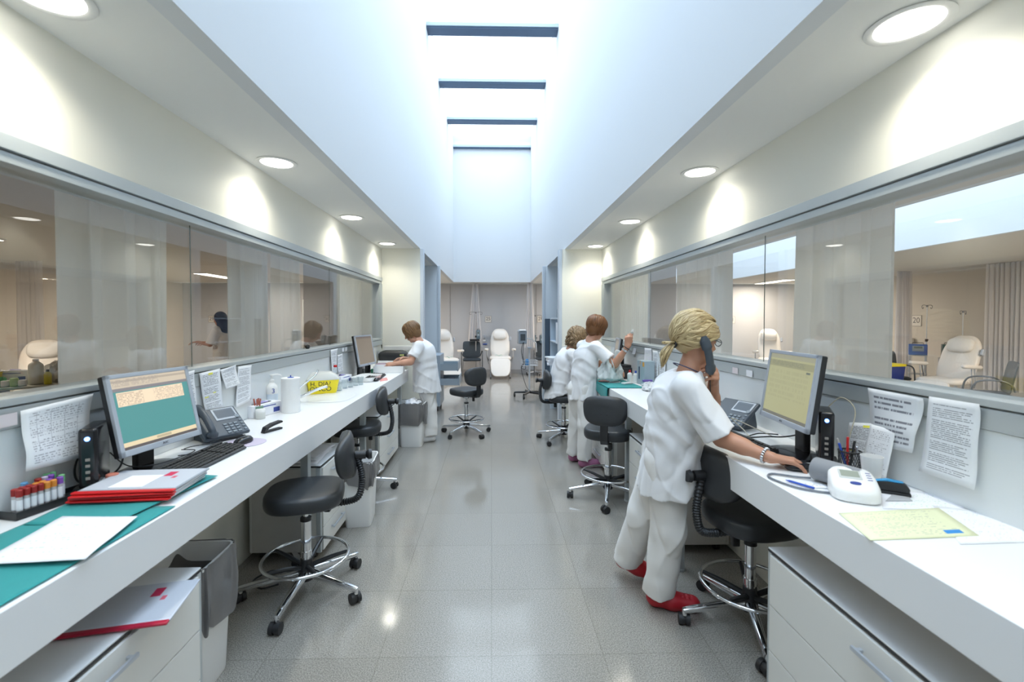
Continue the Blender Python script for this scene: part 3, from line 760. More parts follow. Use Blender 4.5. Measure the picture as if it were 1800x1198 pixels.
SCR1 = screen_mat('screen_patient_list', [(0, 1, 0, 1, (0.055, 0.20, 0.20)), (0, 1, .86, 1, (0.42, 0.36, 0.28)), (0, 1, .94, .97, (.30, .26, .21)), (0, 1, .815, .86, (0.16, 0.15, .16)),
     (.04, .92, .60, .80, (0.62, 0.50, 0.36)), (0, 1, .04, .10, (0.55, 0.46, 0.30)), (.42, .62, .052, .088, (.35, .3, .2)), (0, 1, 0, .04, (.07, .06, .06))], 0.95,
     [(.05, .36, .61, .79, 42, 40, (.25, .2, .16)), (.5, .92, .61, .79, 42, 50, (.3, .24, .2)), (.02, .6, .88, .99, 50, 40, (.25, .22, .2))])
SCR2 = screen_mat('screen_olive', [(0, 1, 0, 1, (0.30, 0.30, 0.17)), (0, 1, .93, 1, (.24, .24, .17)), (0, 1, .80, .90, (.22, .22, .13)), (.84, .92, .75, .78, (.1, .12, .1)), (0, 1, 0, .05, (.12, .12, .10))], 0.8,
     [(.05, .8, .82, .9, 55, 40, (.13, .14, .1)), (.05, .9, .3, .75, 12, 30, (.26, .26, .15))])
SCR3 = screen_mat('screen_brown_grey', [(0, 1, 0, 1, (0.17, 0.145, 0.115)), (0, 1, .93, 1, (.12, .10, .09))], 0.8)
monitor((-1.385, 1.90, ZT), R(80), R(13), 'silver framed monitor with teal screen and beige list', SCR1, .37, .315, zc=0.255)
monitor((1.372, 2.06, ZT), R(-96), R(8), 'silver framed monitor with olive screen beside the mouse hand', SCR2, zc=0.305)
monitor((-1.39, 5.02, ZT), R(80), R(10), 'silver framed monitor with brown screen behind the two water bottles', SCR3, zc=0.285)
monitor((1.40, 5.05, ZT), R(-100), R(8), 'black backed monitor behind the white plastic bag', SCR3, zc=0.25)

def keyboard(loc, rz, label):
    t = T('keyboard', label, 'keyboard', loc, rz)
    g = G(); g.prism([(-.075, 0.0), (.075, 0.0), (.078, .006), (.072, .026), (-.070, .013), (-.078, .006)], -.222, .222, 'yz', .002)
    P('case', g, BLKP, t)
    g = G(); sl = 0.013 / 0.142
    rows = [(-.054, [(.0, 1)] * 0 + [-.205, -.185, -.162, -.05, .065, .088, .108]), ]
    for r in range(6):
        y = -.058 + r * .0205 + (.005 if r == 5 else 0); z = 0.0165 + (y + .07) * sl
        x = -.212
        while x < .21:
            wk = .0165
            if r == 0 and -.145 < x < -.02: wk = .115
            if (.075 < x < .082) or (.142 < x < .148): x += .006; continue
            g.box((x + wk / 2, y, z), (wk, .0168, .008), .002, 1); x += wk + .0027
    P('keys', g, KEYM, t)
    return t
keyboard((-1.265, 1.99, ZT), R(88), 'black keyboard on the desk in front of the teal screen')
keyboard((1.235, 2.27, ZT), R(-86), 'black keyboard beyond the hand of the blonde woman')
keyboard((-1.24, 4.88, ZT), R(94), 'black keyboard near the bottles and brown screen')
def mouse(loc, rz, label, pad=True):
    t = T('computer_mouse', label, 'mouse', loc, rz)
    g = G(); g.rings([(.026, .048, 0.0022), (.031, .054, .008), (.030, .052, .018, 0, .001), (.022, .038, .030, 0, .004), (.010, .018, .034, 0, .006)], 2.4, 28); P('shell', g, BLKG, t, 60)
    g = G(); g.box((0, -.024, .027), (.006, .016, .008), .002); P('scroll_wheel', g, GREYPL, t)
    return t
mouse((-1.245, 2.30, ZT), R(-12), 'black mouse on the faint mauve pad beyond the keyboard')
m_ = mouse((1.268, 1.835, ZT), R(80), 'black mouse held under the hand of the blonde woman')
mouse((-1.19, 4.62, ZT), R(60), 'dark mouse at the end of the keyboard beside the red card')
g = G(); g.rings([(.10, .085, 0), (.10, .085, .002)], 2.2, 36); tag(P('mouse_pad', g, mat('mauve_pad', (.56, .50, .62), .6), None, 30, (-1.245, 2.31, ZT + .0002)), 'faint mauve mouse pad by the stapler', 'mouse pad')

def tube_path(pts, n=10):
    P_ = [Vector(p) for p in pts]; out = []
    for j in range(len(P_) - 1):
        p0, p1, p2, p3 = P_[max(j - 1, 0)], P_[j], P_[j + 1], P_[min(j + 2, len(P_) - 1)]
        for i in range(n):
            f = i / n
            out.append(0.5 * ((2 * p1) + (p2 - p0) * f + (2 * p0 - 5 * p1 + 4 * p2 - p3) * f * f + (3 * p1 - p0 - 3 * p2 + p3) * f ** 3))
    out.append(P_[-1]); return out
def cable(name, pts, r, m, label, cat='cable', n=10):
    g = G(); g.tube(tube_path(pts, n), r, 8); o = P(name, g, m); return tag(o, label, cat)

def phone(loc, rz, label, handset=True):
    t = T('desk_telephone', label, 'telephone', loc, rz)
    X = Matrix.Translation((0, 0, 0.074)) @ Matrix.Rotation(R(38), 4, 'X')
    g = G(); g.box((0, 0, .008), (.235, .20, .022), .009, 3, X); P('body', g, PHONE, t)
    g = G(); g.prism([(-.075, 0), (.09, 0), (.085, .02), (.066, .118), (.045, .112), (-.07, .016)], -.085, .085, 'yz', .004); P('stand', g, PHONE, t)
    g = G(); g.box((.045, .048, .020), (.118, .082, .004), .003, 2, X); P('display_frame', g, GREYPL, t)
    g = G(); g.grid(lambda u, v: (.045 + (u - .5) * .098, .050 + (v - .5) * .062, .0226), 1, 1, X); P('display', g, screen_mat('phone_display', [(0, 1, 0, 1, (.05, .08, .12)), (0, 1, .85, 1, (.09, .13, .18))], .6), t, 0)
    g = G()
    for i in range(3):
        for j in range(4): g.box((.012 + i * .027, -.082 + j * .0185, .0205), (.018, .011, .006), .002, 2, X)
    for j in range(4): g.box((.098, -.078 + j * .022, .0205), (.015, .010, .006), .003, 2, X)
    g.cyl(X @ Vector((.095, .018, .018)), X @ Vector((.095, .018, .024)), .012, n=20)
    P('keypad', g, mat('keypad_grey', (.20, .24, .28), .45), t)
    if handset:
        g = G(); pts = tube_path([(-.083, .085, .030), (-.083, .075, .052), (-.083, .0, .062), (-.083, -.075, .052), (-.083, -.088, .030)], 8)
        pts = [X @ p for p in pts]; m = len(pts)
        g.tube(pts, [.026 if i < m * .2 or i > m * .8 else .017 for i in range(m)], 14); P('handset', g, PHONE, t, 60)
    return t
p = atz(372, 772, ZT)
phone((-1.425, 2.40, ZT), R(60), 'dark blue-grey desk phone with curved handset beside the stapler')
phone((1.405, 2.60, ZT), R(-68), 'desk phone without its handset near the olive screen', False)
g = G(); pts = []
for i in range(130):
    f = i / 129; a = f * 2 * PI * 26
    b0 = lerp((-1.36, 2.30, ZT + .012), (-1.29, 2.40, ZT + .012), f)
    pts.append(b0 + Vector((.006 * math.cos(a), 0.004 * math.cos(a), .006 * math.sin(a) + .002)))
g.tube(pts, .0022, 5); tag(P('phone_cord', g, BLKP), 'black curly phone cord lying in front of the phone handset', 'cord')

def thin_client(loc, rz, label):
    t = T('thin_client_computer', label, 'computer', loc, rz)
    g = G(); g.box((0, 0, .128), (.055, .17, .215), .012, 3); P('case', g, BLKG, t)
    g = G(); g.box((0, 0, .011), (.10, .12, .022), .006); P('stand_foot', g, BLKP, t)
    g = G(); g.cyl((0, -.085, .20), (0, -.0885, .20), .0075, n=20); P('power_light', g, mat('blue_led_lit', (0, 0, 0), .4, emit=(.08, .22, 1.0), estr=9.0), t)
    g = G()
    for k in range(4): g.box((0, -.0855, .06 + k * .022), (.013, .003, .010), .001)
    P('ports', g, mat('port_grey', (.30, .28, .25), .5), t)
    return t
thin_client((-1.462, 1.70, ZT), R(28), 'black thin client computer with blue light beside the tube rack')
thin_client((1.44, 1.925, ZT), R(-32), 'black thin client computer with blue light by the pen cup')

# cables around both computers
for k, (pts, lb) in enumerate([
    ([(-1.50, 1.80, 1.06), (-1.515, 1.74, 1.05), (-1.515, 1.68, .97), (-1.51, 1.69, .905), (-1.49, 1.76, .89), (-1.45, 1.80, .93), (-1.48, 1.86, 1.02)], 'black looped cable hanging behind the thin client on the tube rack side'),
    ([(-1.44, 1.74, 1.0), (-1.42, 1.80, .93), (-1.36, 1.86, .915), (-1.34, 2.02, .908), (-1.37, 2.12, .90), (-1.45, 2.15, .893)], 'black cable running from the thin client past the monitor foot'),
    ([(-1.35, 1.98, .915), (-1.32, 2.10, .893), (-1.28, 2.16, .885), (-1.33, 2.22, .90), (-1.39, 2.15, .91), (-1.37, 2.05, .925)], 'thin black cable coiled between the teal screen and phone'),
    ([(1.40, 2.22, .92), (1.34, 2.30, .95), (1.30, 2.40, .97), (1.33, 2.47, .95), (1.37, 2.42, .90), (1.33, 2.30, .888), (1.25, 2.26, .912)], 'beige cable arching between keyboard and desk phone'),
    ([(1.44, 2.02, .99), (1.41, 2.14, .94), (1.36, 2.20, .925), (1.34, 2.34, .885), (1.42, 2.38, .895), (1.45, 2.26, .92)], 'black cable bundle behind the olive screen'),
    ([(1.50, 2.0, 1.10), (1.53, 1.95, 1.16), (1.535, 1.88, 1.12), (1.50, 1.86, 1.02), (1.49, 1.87, .95)], 'beige cable bowing above the thin client beside the olive screen'),
    ([(1.33, 2.14, .893), (1.29, 2.08, .884), (1.31, 1.98, .884), (1.36, 1.90, .884), (1.39, 1.90, .89)], 'mouse cable winding toward the thin client'),
]): cable('computer_cable', pts, .0035 if k in (0, 4) else .0024, mat('beige_cable', (.45, .42, .33), .5) if k in (3, 5) else BLKP, lb)

# ---- near end of the sharps box desk
c1 = sheet('surgical_cloth', [(-1.06, .72, ZT + .002), (-1.048, 1.52, ZT + .002), (-1.41, 1.50, ZT + .002), (-1.42, .72, ZT + .002)], TEAL, 'teal surgical cloth spread on the desk under the white sheet', 'cloth', None, 0.004, 26, 26, .0012)
c2 = sheet('surgical_cloth', [(-1.13, 1.36, ZT + .0068), (-1.075, 1.80, ZT + .0068), (-1.43, 1.87, ZT + .0068), (-1.40, 1.38, ZT + .0068)], TEAL, 'teal surgical cloth under the red spined folders reaching the keyboard', 'cloth', None, 0.004, 20, 20, .0012)
sheet('paper_sheet', [tuple(atz(u_, v_, ZT + .0145)) for u_, v_ in ((-45, 992), (150, 984), (242, 907), (110, 909))], PR7, 'white paper sheet lying flat on the teal cloth', 'paper', None, .004, 10, 10)
# folders: clear covers with red spines, stacked
for k in range(4):
    t = T('plastic_folder', ['clear folder with red spine, bottom of the stack on the teal cloth', 'clear folder with red spine, second from the bottom of the cloth stack', 'clear folder with red spine, third in the stack on the teal cloth', 'clear folder with red spine and printed front, top of the cloth stack'][k],
          'folder', (-1.25 + .004 * k, 1.645 + .006 * (k % 2), ZT + .014 + k * .0088), R(4 + 1.2 * ((k * 7) % 3)), 'red spined folders on the teal cloth')
    g = G(); g.box((0, -.112, .004), (.32, .020, .0075), .0035, 3); P('spine', g, REDM, t)
    g = G(); g.box((0, .005, .0035), (.31, .215, .0058), .001); P('cover', g, mat('folder_cover_%d' % (k % 2), [(.55, .57, .60), (.42, .45, .50)][k % 2], .2), t)
    if k == 3:
        g = G(); g.grid(lambda u, v: ((u - .5) * .30, (v - .47) * .20, .0069), 1, 1); P('printed_page', g, PR8, t, 0)
        g = G(); g.box((-.02, -.02, .0078), (.11, .12, .0016), 0); P('white_slip', g, PAPER, t, 0)
# tube rack
rk = T('test_tube_rack', 'black tray holding rows of capped blood tubes by the wall', 'tube rack', (-1.475, 1.555, ZT), R(78))
g = G(); g.box((0, 0, .004), (.26, .085, .008), .002)
for sy in (-1, 1): g.box((0, sy * .041, .014), (.26, .004, .022), .001)
for sx in (-1, 1): g.box((sx * .128, 0, .014), (.004, .085, .022), .001)
P('tray', g, BLKP, rk)
caps = [('dark red', (.32, .015, .012)), ('orange', (.72, .26, .03)), ('purple', (.22, .07, .42)), ('green', (.18, .48, .22)), ('pale violet', (.55, .50, .66)), ('light blue', (.12, .35, .62))]
capm = [mat('cap_' + n.replace(' ', '_'), c, .45) for n, c in caps]
def tube_at(i, j, ci, h=.082):
    a = R(78); lx, ly = -.112 + i * .0185, -.028 + j * .0185
    X = Vector((-1.475 + lx * math.cos(a) - ly * math.sin(a), 1.555 + lx * math.sin(a) + ly * math.cos(a), ZT + .0085))
    t = T('blood_tube', '%s capped blood tube, %s row of the tray, %s place from its camera end' % (caps[ci][0], ['front', 'second', 'third', 'back'][j], ['first', 'second', 'third', 'fourth', 'fifth', 'sixth', 'seventh', 'eighth'][i]), 'test tube', X, 0, 'capped blood tubes in the black tray')
    g = G(); g.lathe([(.004, 0), (.0072, .005), (.0072, h - .02)], 14); P('tube_body', g, mat('tube_body_label', (.55, .53, .54), .3), t)
    g = G(); g.lathe([(.0078, .018), (.0078, h - .032)], 14, cap=False); P('paper_label', g, PAPER, t)
    g = G(); g.lathe([(.0088, h - .022), (.009, h - .002), (.007, h)], 14); P('cap', g, capm[ci], t)
for i in range(6): tube_at(i, 0, 0 if i < 4 else 1)
for i in range(6): tube_at(i, 1, 0 if i < 3 else (1 if i < 5 else 2), .083)
for i in (2, 4, 5, 6): tube_at(i, 2, [5, 0, 4, 2][(2, 4, 5, 6).index(i)], .09)
for i in (6, 7): tube_at(i, 3, 3, .092)
for i in (6, 7): tube_at(i, 1 if i == 7 else 0, 3 if i == 7 else 2, .085)
def roll(loc, r, w, ri, label, m, rz=0, flat_=True, name='tape_roll'):
    g = G(); g.lathe([(ri, 0), (r, 0), (r, w), (ri, w), (ri, 0)], 32, cap=False)
    o = P(name, g, m); o.location = loc
    if not flat_: o.rotation_euler = (R(90), 0, rz)
    return tag(o, label, 'tape')
roll((-1.40, 1.700, ZT + .0125), .033, .024, .012, 'white tape roll carrying a pink stopper at the end of the tube tray', WPL)
g = G(); g.lathe([(.016, 0), (.020, .004), (.019, .014), (.012, .017)], 24); tag(P('rubber_stopper', g, mat('pink_rubber', (.62, .22, .16), .6), None, 40, (-1.40, 1.700, ZT + .0367)), 'pink rubber stopper resting on the white tape roll', 'stopper')
g = G(); g.lathe([(.017, 0), (.024, .003), (.024, .018), (.020, .018), (.018, .006), (.002, .005)], 24); tag(P('small_dish', g, WPL, None, 40, (-1.325, 1.545 + .20, ZT + .0125)), 'small white dish between tube tray and folders', 'dish')
# papers on the wall above the near desk
wpaper('left', [(41, 829), (156, 800), (156, 692), (36, 722)], PR4, 'large translucent form taped to the wall above the tube tray', wav=.012, xb=.02)
g = G(); p0 = atx(0, 741, XL + .0235); p1 = atx(30, 716, XL + .0235)
tag(P('frame_label', box1((XL + .0225, p0.y - .1, 1.165), (XL + .0238, p1.y, 1.205)), mat('pinkish_label', (.78, .70, .72), .5)), 'pale pink labelled strip on the window ledge by the taped form', 'label')
wpaper('left', [(330, 726), (346, 722), (340, 650), (322, 655)], PR1, 'narrow white notice half hidden behind the teal screen')
wpaper('left', [(360, 725), (392, 715), (385, 647), (350, 656)], PR3, 'printed list with yellow highlighter marks above the desk phone')
wpaper('left', [(396, 684), (422, 675), (412, 641), (387, 650)], PR1, 'small tilted paper on the ledge between list and long notice', xt=.002, xb=.012)
wpaper('left', [(414, 716), (441, 702), (441, 641), (418, 644)], PR2, 'long printed notice on the wall above the tape rolls')
wpaper('left', [(583, 658), (592, 656), (592, 612), (581, 615)], PR2, 'slim white list on the ledge before the black monitor back')
wpaper('left', [(594, 655), (603, 652), (601, 621), (593, 624)], PR1, 'small notice beside the slim list under two white labels')
for k, (u, lb) in enumerate(((603, 'white label on the ledge before the brown screen, nearer the sink'), (608.5, 'white label on the ledge before the brown screen, nearer the end wall'))):
    a = atx(u, 617, XL + .0235); tag(P('frame_label', box1((XL + .0225, a.y - .035, 1.175), (XL + .0236, a.y + .035, 1.213)), PAPER), lb, 'label')

# stapler
st = T('stapler', 'small black stapler lying open on the empty white worktop', 'stapler', tuple(atz(478, 757, ZT)), R(68))
g = G(); g.box((0, 0, .005), (.125, .030, .010), .004); P('base', g, BLKP, st)
g = G(); g.prism([(-.062, .004), (-.05, .032), (0.0, .044), (.055, .050), (.066, .044), (.064, .036), (0, .030), (-.03, .022), (-.052, .012)], -.015, .015, 'xz', .004); P('upper_arm', g, BLKP, st)
g = G(); g.box((.012, 0, .0285), (.085, .014, .006), .001, 1, Matrix.Rotation(R(-7), 4, 'Y')); P('magazine', g, STEEL, st)

# clear box of tapes
bx0 = atz(416, 734, ZT)
t = T('clear_storage_box', 'clear plastic box holding small tape rolls', 'box', (bx0.x - .03, bx0.y + .02, ZT), R(70))
g = G()
g.box((0, 0, .002), (.15, .11, .004)); 
for s_ in (-1, 1): g.box((s_ * .0735, 0, .033), (.003, .11, .06)); g.box((0, s_ * .0535, .033), (.144, .003, .06))
P('shell', g, CLEAR, t, 0)
bp = Vector((bx0.x - .03, bx0.y + .02, ZT))
for k, (dx, dy, dz, r) in enumerate(((.05, -.055, .0225, .018), (.052, -.015, .0225, .018), (.055, .022, .0225, .018), (.045, -.015, .058, .016))):
    roll((bp.x + dx - .03, bp.y + dy, ZT + dz), r, .02, .008, ['white tape roll in the clear box, nearest the phone', 'white tape roll in the middle of the clear box', 'white tape roll in the clear box beside the glove carton', 'white tape roll on top of those in the clear box'][k], mat('tape_white', (.82, .82, .79), .6), R(80), False)
def carton(lo_px, sz, rz, label, m=PAPER, face=None, extra=None, z=0.0, name='glove_box'):
    p = atz(*lo_px, ZT); t = T(name, label, 'box', (p.x, p.y, ZT + z + .0004), rz)
    g = G(); g.box((0, 0, sz[2] / 2), sz, .0015, 1); P('carton', g, m, t)
    if face: face(t, sz)
    return t
BLUEPR = mat('blue_print', (.06, .09, .36), .6)
def gface(t, s):
    g = G(); g.rings([(s[0] * .36, s[1] * .24, s[2] + .0005), (s[0] * .36, s[1] * .24, s[2] + .0012)], 2, 28); P('opening', g, BLKP, t)
    g = G(); g.box((0, -s[1] / 2 - .0004, s[2] * .80), (s[0] * .55, .0008, .006)); g.box((s[0] * .3, -s[1] / 2 - .0004, s[2] * .35), (s[0] * .22, .0008, s[2] * .4)); g.box((s[0] / 2 + .0004, 0, s[2] * .22), (.0008, s[1] * .6, .008)); P('print', g, BLUEPR, t, 0)
    g = G(); g.grid(lambda u, v: ((u - .5) * .08 + .0 + (.02 * math.sin(u * 9)), (v - .5) * .04, s[2] + .002 + .012 * math.sin(PI * u) * math.sin(PI * v)), 8, 6); P('glove_tip', g, mat('violet_glove', (.30, .28, .55), .5), t, 60)
carton((458, 728), (.24, .125, .075), R(72), 'white glove box with blue print behind the tape rolls', face=gface)
t = T('small_jar', 'small white capped jar in front of the glove carton', 'jar', tuple(atz(458, 735, ZT)))
g = G(); g.lathe([(.026, 0), (.028, .003), (.028, .040)], 28); P('body', g, WPLT, t)
g = G(); g.lathe([(.0285, .040), (.0285, .056), (.026, .059)], 28); P('lid', g, WPL, t)

# sharps boxes
def tub(name, label, cat, loc, rz, prof, e, m, lid=None, lidm=None, n=40):
    t = T(name, label, cat, loc, rz); g = G(); g.rings(prof, e, n); P('tub', g, m, t)
    if lid: g = G(); g.rings(lid, e, n); P('lid', g, lidm, t)
    return t
p = atz(464, 716, ZT)
t = tub('sharps_container', 'small yellow sharps container with white label behind the glove box', 'sharps container', (p.x - .02, p.y + .07, ZT), R(60),
        [(.042, .04, 0), (.05, .048, .12)], 5, YEL, [(.053, .051, .1205), (.053, .051, .128), (.045, .043, .14), (.03, .03, .143)], WPLT)
g = G(); g.box((0, -.0475, .06), (.042, .002, .07), 0, 1, Matrix.Rotation(R(-3.5), 4, 'X')); P('white_label', g, PAPER, t)
g = G(); g.lathe([(.014, .1435), (.014, .155), (.008, .158)], 16); P('opening_cap', g, WPL, t)
INK = mat('black_marker_ink', (.03, .03, .02), .6)
p = atz(566, 690, ZT)
t = tub('sharps_container', 'large yellow sharps box with black handwriting and milky lid', 'sharps container', (p.x, p.y + .02, ZT), R(22),
        [(.105, .075, 0), (.112, .082, .02), (.130, .098, .115)], 7, YEL, [(.133, .101, .1155), (.133, .101, .123), (.112, .082, .15), (.075, .06, .175), (.06, .05, .178)], WPLT)
text('lettering', 'H. DIA?', .05, INK, t, (-.02, -.094, .084), (R(98.5), 0, 0), .0003); text('lettering', 'ONCO', .055, INK, t, (-.02, -.086, .040), (R(98.5), 0, 0), .0003)
g = G()
for k in range(7): g.box((.119 + .0022 * k * .55 + .0006, 0, .03 + k * .011), (.001, .10, .003))
P('printed_lines', g, INK, t)

def bottle(loc, label, r=.034, h=.17, m=WPL, pump=True, rz=0, name='pump_bottle', lab=None, capm_=None, cat='bottle'):
    t = T(name, label, cat, loc, rz)
    g = G(); g.lathe([(r * .9, 0), (r, .006), (r, h * .80), (r * .9, h * .88), (r * .55, h * .96), (r * .38, h)], 28); P('body', g, m, t)
    if lab: g = G(); g.lathe([(r * 1.006, h * .12), (r * 1.006, h * .6)], 28, cap=False); P('label', g, lab, t)
    g = G()
    if pump:
        g.lathe([(r * .42, h), (r * .42, h + .018), (r * .2, h + .022), (r * .16, h + .045), (r * .34, h + .047), (r * .34, h + .056), (r * .1, h + .058)], 20)
        g.tube([(0, 0, h + .052), (r * .9, 0, h + .054), (r * 1.5, 0, h + .049), (r * 1.65, 0, h + .040)], [.006, .006, .005, .004], 8)
        P('pump_head', g, WPL, t)
    else:
        g.lathe([(r * .42, h), (r * .42, h + .02), (r * .36, h + .022)], 20); P('cap', g, capm_ or WPL, t)
    return t
LBLUE = mat('pale_blue_label', (.35, .58, .72), .5)
p = atz(480, 722, ZT); bottle((p.x - .02, p.y + .03, ZT), 'tall white pump bottle behind the paper towel roll, next to the small yellow container', .036, .19, lab=mat('white_blue_label', (.66, .74, .82), .5), rz=R(20))
text('lettering', '3', .045, BLUEPR, bpy.data.objects['pump_bottle'], (.012, -.0368, .135), (R(90), 0, R(5)), .0002)
p = atz(468, 716, ZT); bottle((p.x - .10, p.y + .16, ZT), 'small white pump bottle behind the small yellow container', .026, .135, rz=R(180))
p = atz(529, 694, ZT); bottle((p.x, p.y + .02, ZT), 'white pump bottle standing beside the tap levers', .037, .19, rz=R(70))
p = atz(452, 705, ZT); g = G()
t = T('pen_beaker', 'green beaker with reddish pens behind the small yellow container', 'beaker', (-1.49, 2.92, ZT)); g = G(); g.lathe([(.03, 0), (.034, .07)], 24); P('cup', g, mat('green_grey', (.18, .32, .24), .5), t)
g = G()
for k in range(4): g.cyl((.012 * math.cos(k * 1.7), .012 * math.sin(k * 1.7), .06), (.02 * math.cos(k * 1.7), .02 * math.sin(k * 1.7), .118), .005, n=8)
P('pens', g, mat('brownish_red', (.42, .13, .09), .5), t)
# paper towel roll
p = atz(508, 725, ZT)
t = T('paper_towel_roll', 'white paper towel roll with blue core standing on the worktop', 'paper towel', (p.x, p.y + .03, ZT))
g = G(); g.lathe([(.0575, 0), (.059, .002), (.059, .228), (.056, .231), (.022, .231)], 48); P('roll', g, mat('towel_paper', (.84, .84, .83), .9, bump=.35, bscale=90, stretch=(1, 1, .3)), t)
g = G(); g.lathe([(.020, .2315), (.020, .234), (.004, .236), (.003, .248)], 20); P('blue_core', g, BLUEP, t)
# tap with two long levers
t = T('surgical_tap', 'chrome tap with long elbow lever over the moulded basin', 'tap', (-1.455, 3.42, ZT))
g = G(); g.lathe([(.028, 0), (.028, .012), (.022, .018), (.020, .075), (.012, .082)], 24); P('body', g, CHROME, t)
g = G(); g.tube(tube_path([(0.0, 0, .03), (.06, .02, .06), (.14, .06, .095), (.185, .085, .108), (.19, .088, .098)], 6), [.011] * 6 * 4 + [.012], 12); P('spout', g, CHROME, t, 60)
g = G(); g.tube(tube_path([(0.0, 0, .082), (.008, .01, .10), (.05, .10, .15), (.075, .17, .185), (.085, .20, .225)], 6), [.006] * 6 * 3 + [.0075] * 6 + [.010], 10); P('lever', g, CHROME, t, 60)
carton((538, 688), (.10, .05, .155), R(30), 'blue and yellow upright carton beside the large sharps box', mat('blue_yellow_carton', (.25, .45, .55), .5), name='carton_box',
       face=lambda t, s: P('yellow_band', (lambda g: (g.box((0, 0, s[2] - .012), (s[0] + .001, s[1] + .001, .022)), g)[1])(G()), mat('orange_yellow', (.80, .55, .08), .5), t, 0))
carton((600, 672), (.22, .11, .07), R(80), 'white glove box with blue print behind the clear cups', face=gface)
# clear cups and white tray
for k, (u, v, lb) in enumerate(((596, 686, 'clear plastic cup nearest the large sharps box'), (606, 682, 'clear plastic cup, second along from the sharps box'), (616, 680, 'clear plastic cup in the middle of the cup row'),
                                (625, 677, 'clear plastic cup, fourth along from the sharps box'), (634, 676, 'clear plastic cup, last of the row before the white tray'))):
    g = G(); g.lathe([(.022, .0), (.030, .075), (.031, .077), (.0285, .075), (.021, .003)], 24, cap=False); g.lathe([(.022, 0), (.021, .003)], 24)
    o = P('clear_cup', g, CLEAR); o.location = tuple(atz(u, v, ZT + .0005)); tag(o, lb, 'cup', 'clear cups beside the sharps box')
p = atz(645, 668, ZT)
t = T('instrument_tray', 'white shallow plastic tray behind the clear cups', 'tray', (p.x, p.y, ZT + .0005), R(85))
g = G(); g.rings([(.15, .10, 0), (.165, .115, .045), (.172, .122, .047), (.168, .118, .043), (.16, .11, .042), (.145, .095, .004)], 6, 40); P('tray', g, WPL, t)
# black organiser and water bottles
p = atz(638, 657, ZT)
t = T('desk_organiser', 'black open desk organiser standing behind the water bottle', 'organiser', (p.x - .06, p.y + .10, ZT), R(45))
g = G(); g.box((0, 0, .003), (.20, .12, .006), .001)
for s_ in (-1, 1): g.box((s_ * .098, 0, .09), (.004, .12, .17), .001)
g.box((0, .058, .09), (.192, .004, .17), .001); g.box((0, -.03, .05), (.192, .003, .09), .001); P('case', g, BLKP, t)
def water(loc, label):
    t = T('water_bottle', label, 'bottle', loc)
    g = G(); g.lathe([(.028, 0), (.032, .008), (.032, .05), (.029, .06), (.032, .075), (.032, .12), (.024, .15), (.013, .17), (.013, .178)], 28); P('body', g, CLEAR, t, 60)
    g = G(); g.lathe([(.0325, .075), (.0325, .115)], 28, cap=False); P('label', g, mat('water_label', (.72, .70, .72), .5), t)
    g = G(); g.lathe([(.0155, .178), (.0155, .196), (.013, .198)], 20); P('cap', g, REDM, t)
water(tuple(atz(636, 659, ZT)), 'red capped water bottle in front of the black organiser')
water((-1.46, 4.28, ZT), 'red capped water bottle nearer the wall, beside the slim list')
g = G(); g.lathe([(.02, 0), (.024, .03), (.02, .045), (.008, .05)], 20); tag(P('green_pot', g, mat('green_pot', (.02, .22, .11), .5), None, 40, tuple(atz(655, 655, ZT))), 'small dark green pot beside the brown screen', 'pot')
flat([(668, 670), (682, 668), (680, 663), (668, 665)], mat('red_white_card', (.72, .30, .28), .5), 'red and white card lying near the white tray', name='card')
flat([(684, 654), (712, 652), (706, 646), (686, 648)], PAPER, 'loose white paper by the woman sorting folders')
# file box being sorted, black tray at the end wall
p = atz(688, 645, ZT)
t = T('file_box', 'open white file box which the woman is sorting', 'file box', (-1.215, 5.44, ZT + .0005), R(6))
g = G(); g.box((0, 0, .002), (.34, .24, .004), .001)
for s_ in (-1, 1): g.box((s_ * .169, 0, .04), (.003, .24, .075), .001); g.box((0, s_ * .119, .04), (.335, .003, .075), .001)
P('box_walls', g, WPL, t)
for k in range(6):
    g = G(); g.box((0, 0, .050), (.30, .0025, .088), 0)
    o = P('paper_folder', g, [PAPER, REDM, mat('lilac_card', (.42, .36, .58), .6), PAPER, mat('blue_grey_card', (.35, .42, .55), .6), REDM][k]); o.location = (-1.215, 5.36 + k * .03, ZT + .006); o.rotation_euler = (R(-8), 0, R(6))
    tag(o, ['white folder at the camera end of the file box', 'red folder second from the camera end of the file box', 'lilac folder standing in the file box', 'white folder behind the lilac one in the file box', 'blue grey folder near the far end of the file box', 'red folder at the end wall side of the file box'][k], 'folder', 'folders in the file box')
t = T('document_tray', 'black document tray on a white base against the end wall', 'tray', (-1.335, 6.22, .8800))
g = G(); g.box((0, 0, .038), (.36, .27, .075), .004); P('base', g, WPL, t)
g = G(); g.rings([(.175, .12, .0755), (.185, .125, .12), (.185, .125, .165), (.16, .11, .19), (.12, .09, .205)], 7, 32); P('black_case', g, BLKP, t)
g = G()
for i in range(3): g.box((.12 + i * .02, -.127, .15), (.014, .006, .022), .001)
P('tab', g, mat('yellow_green_tab', (.62, .68, .25), .5), t)

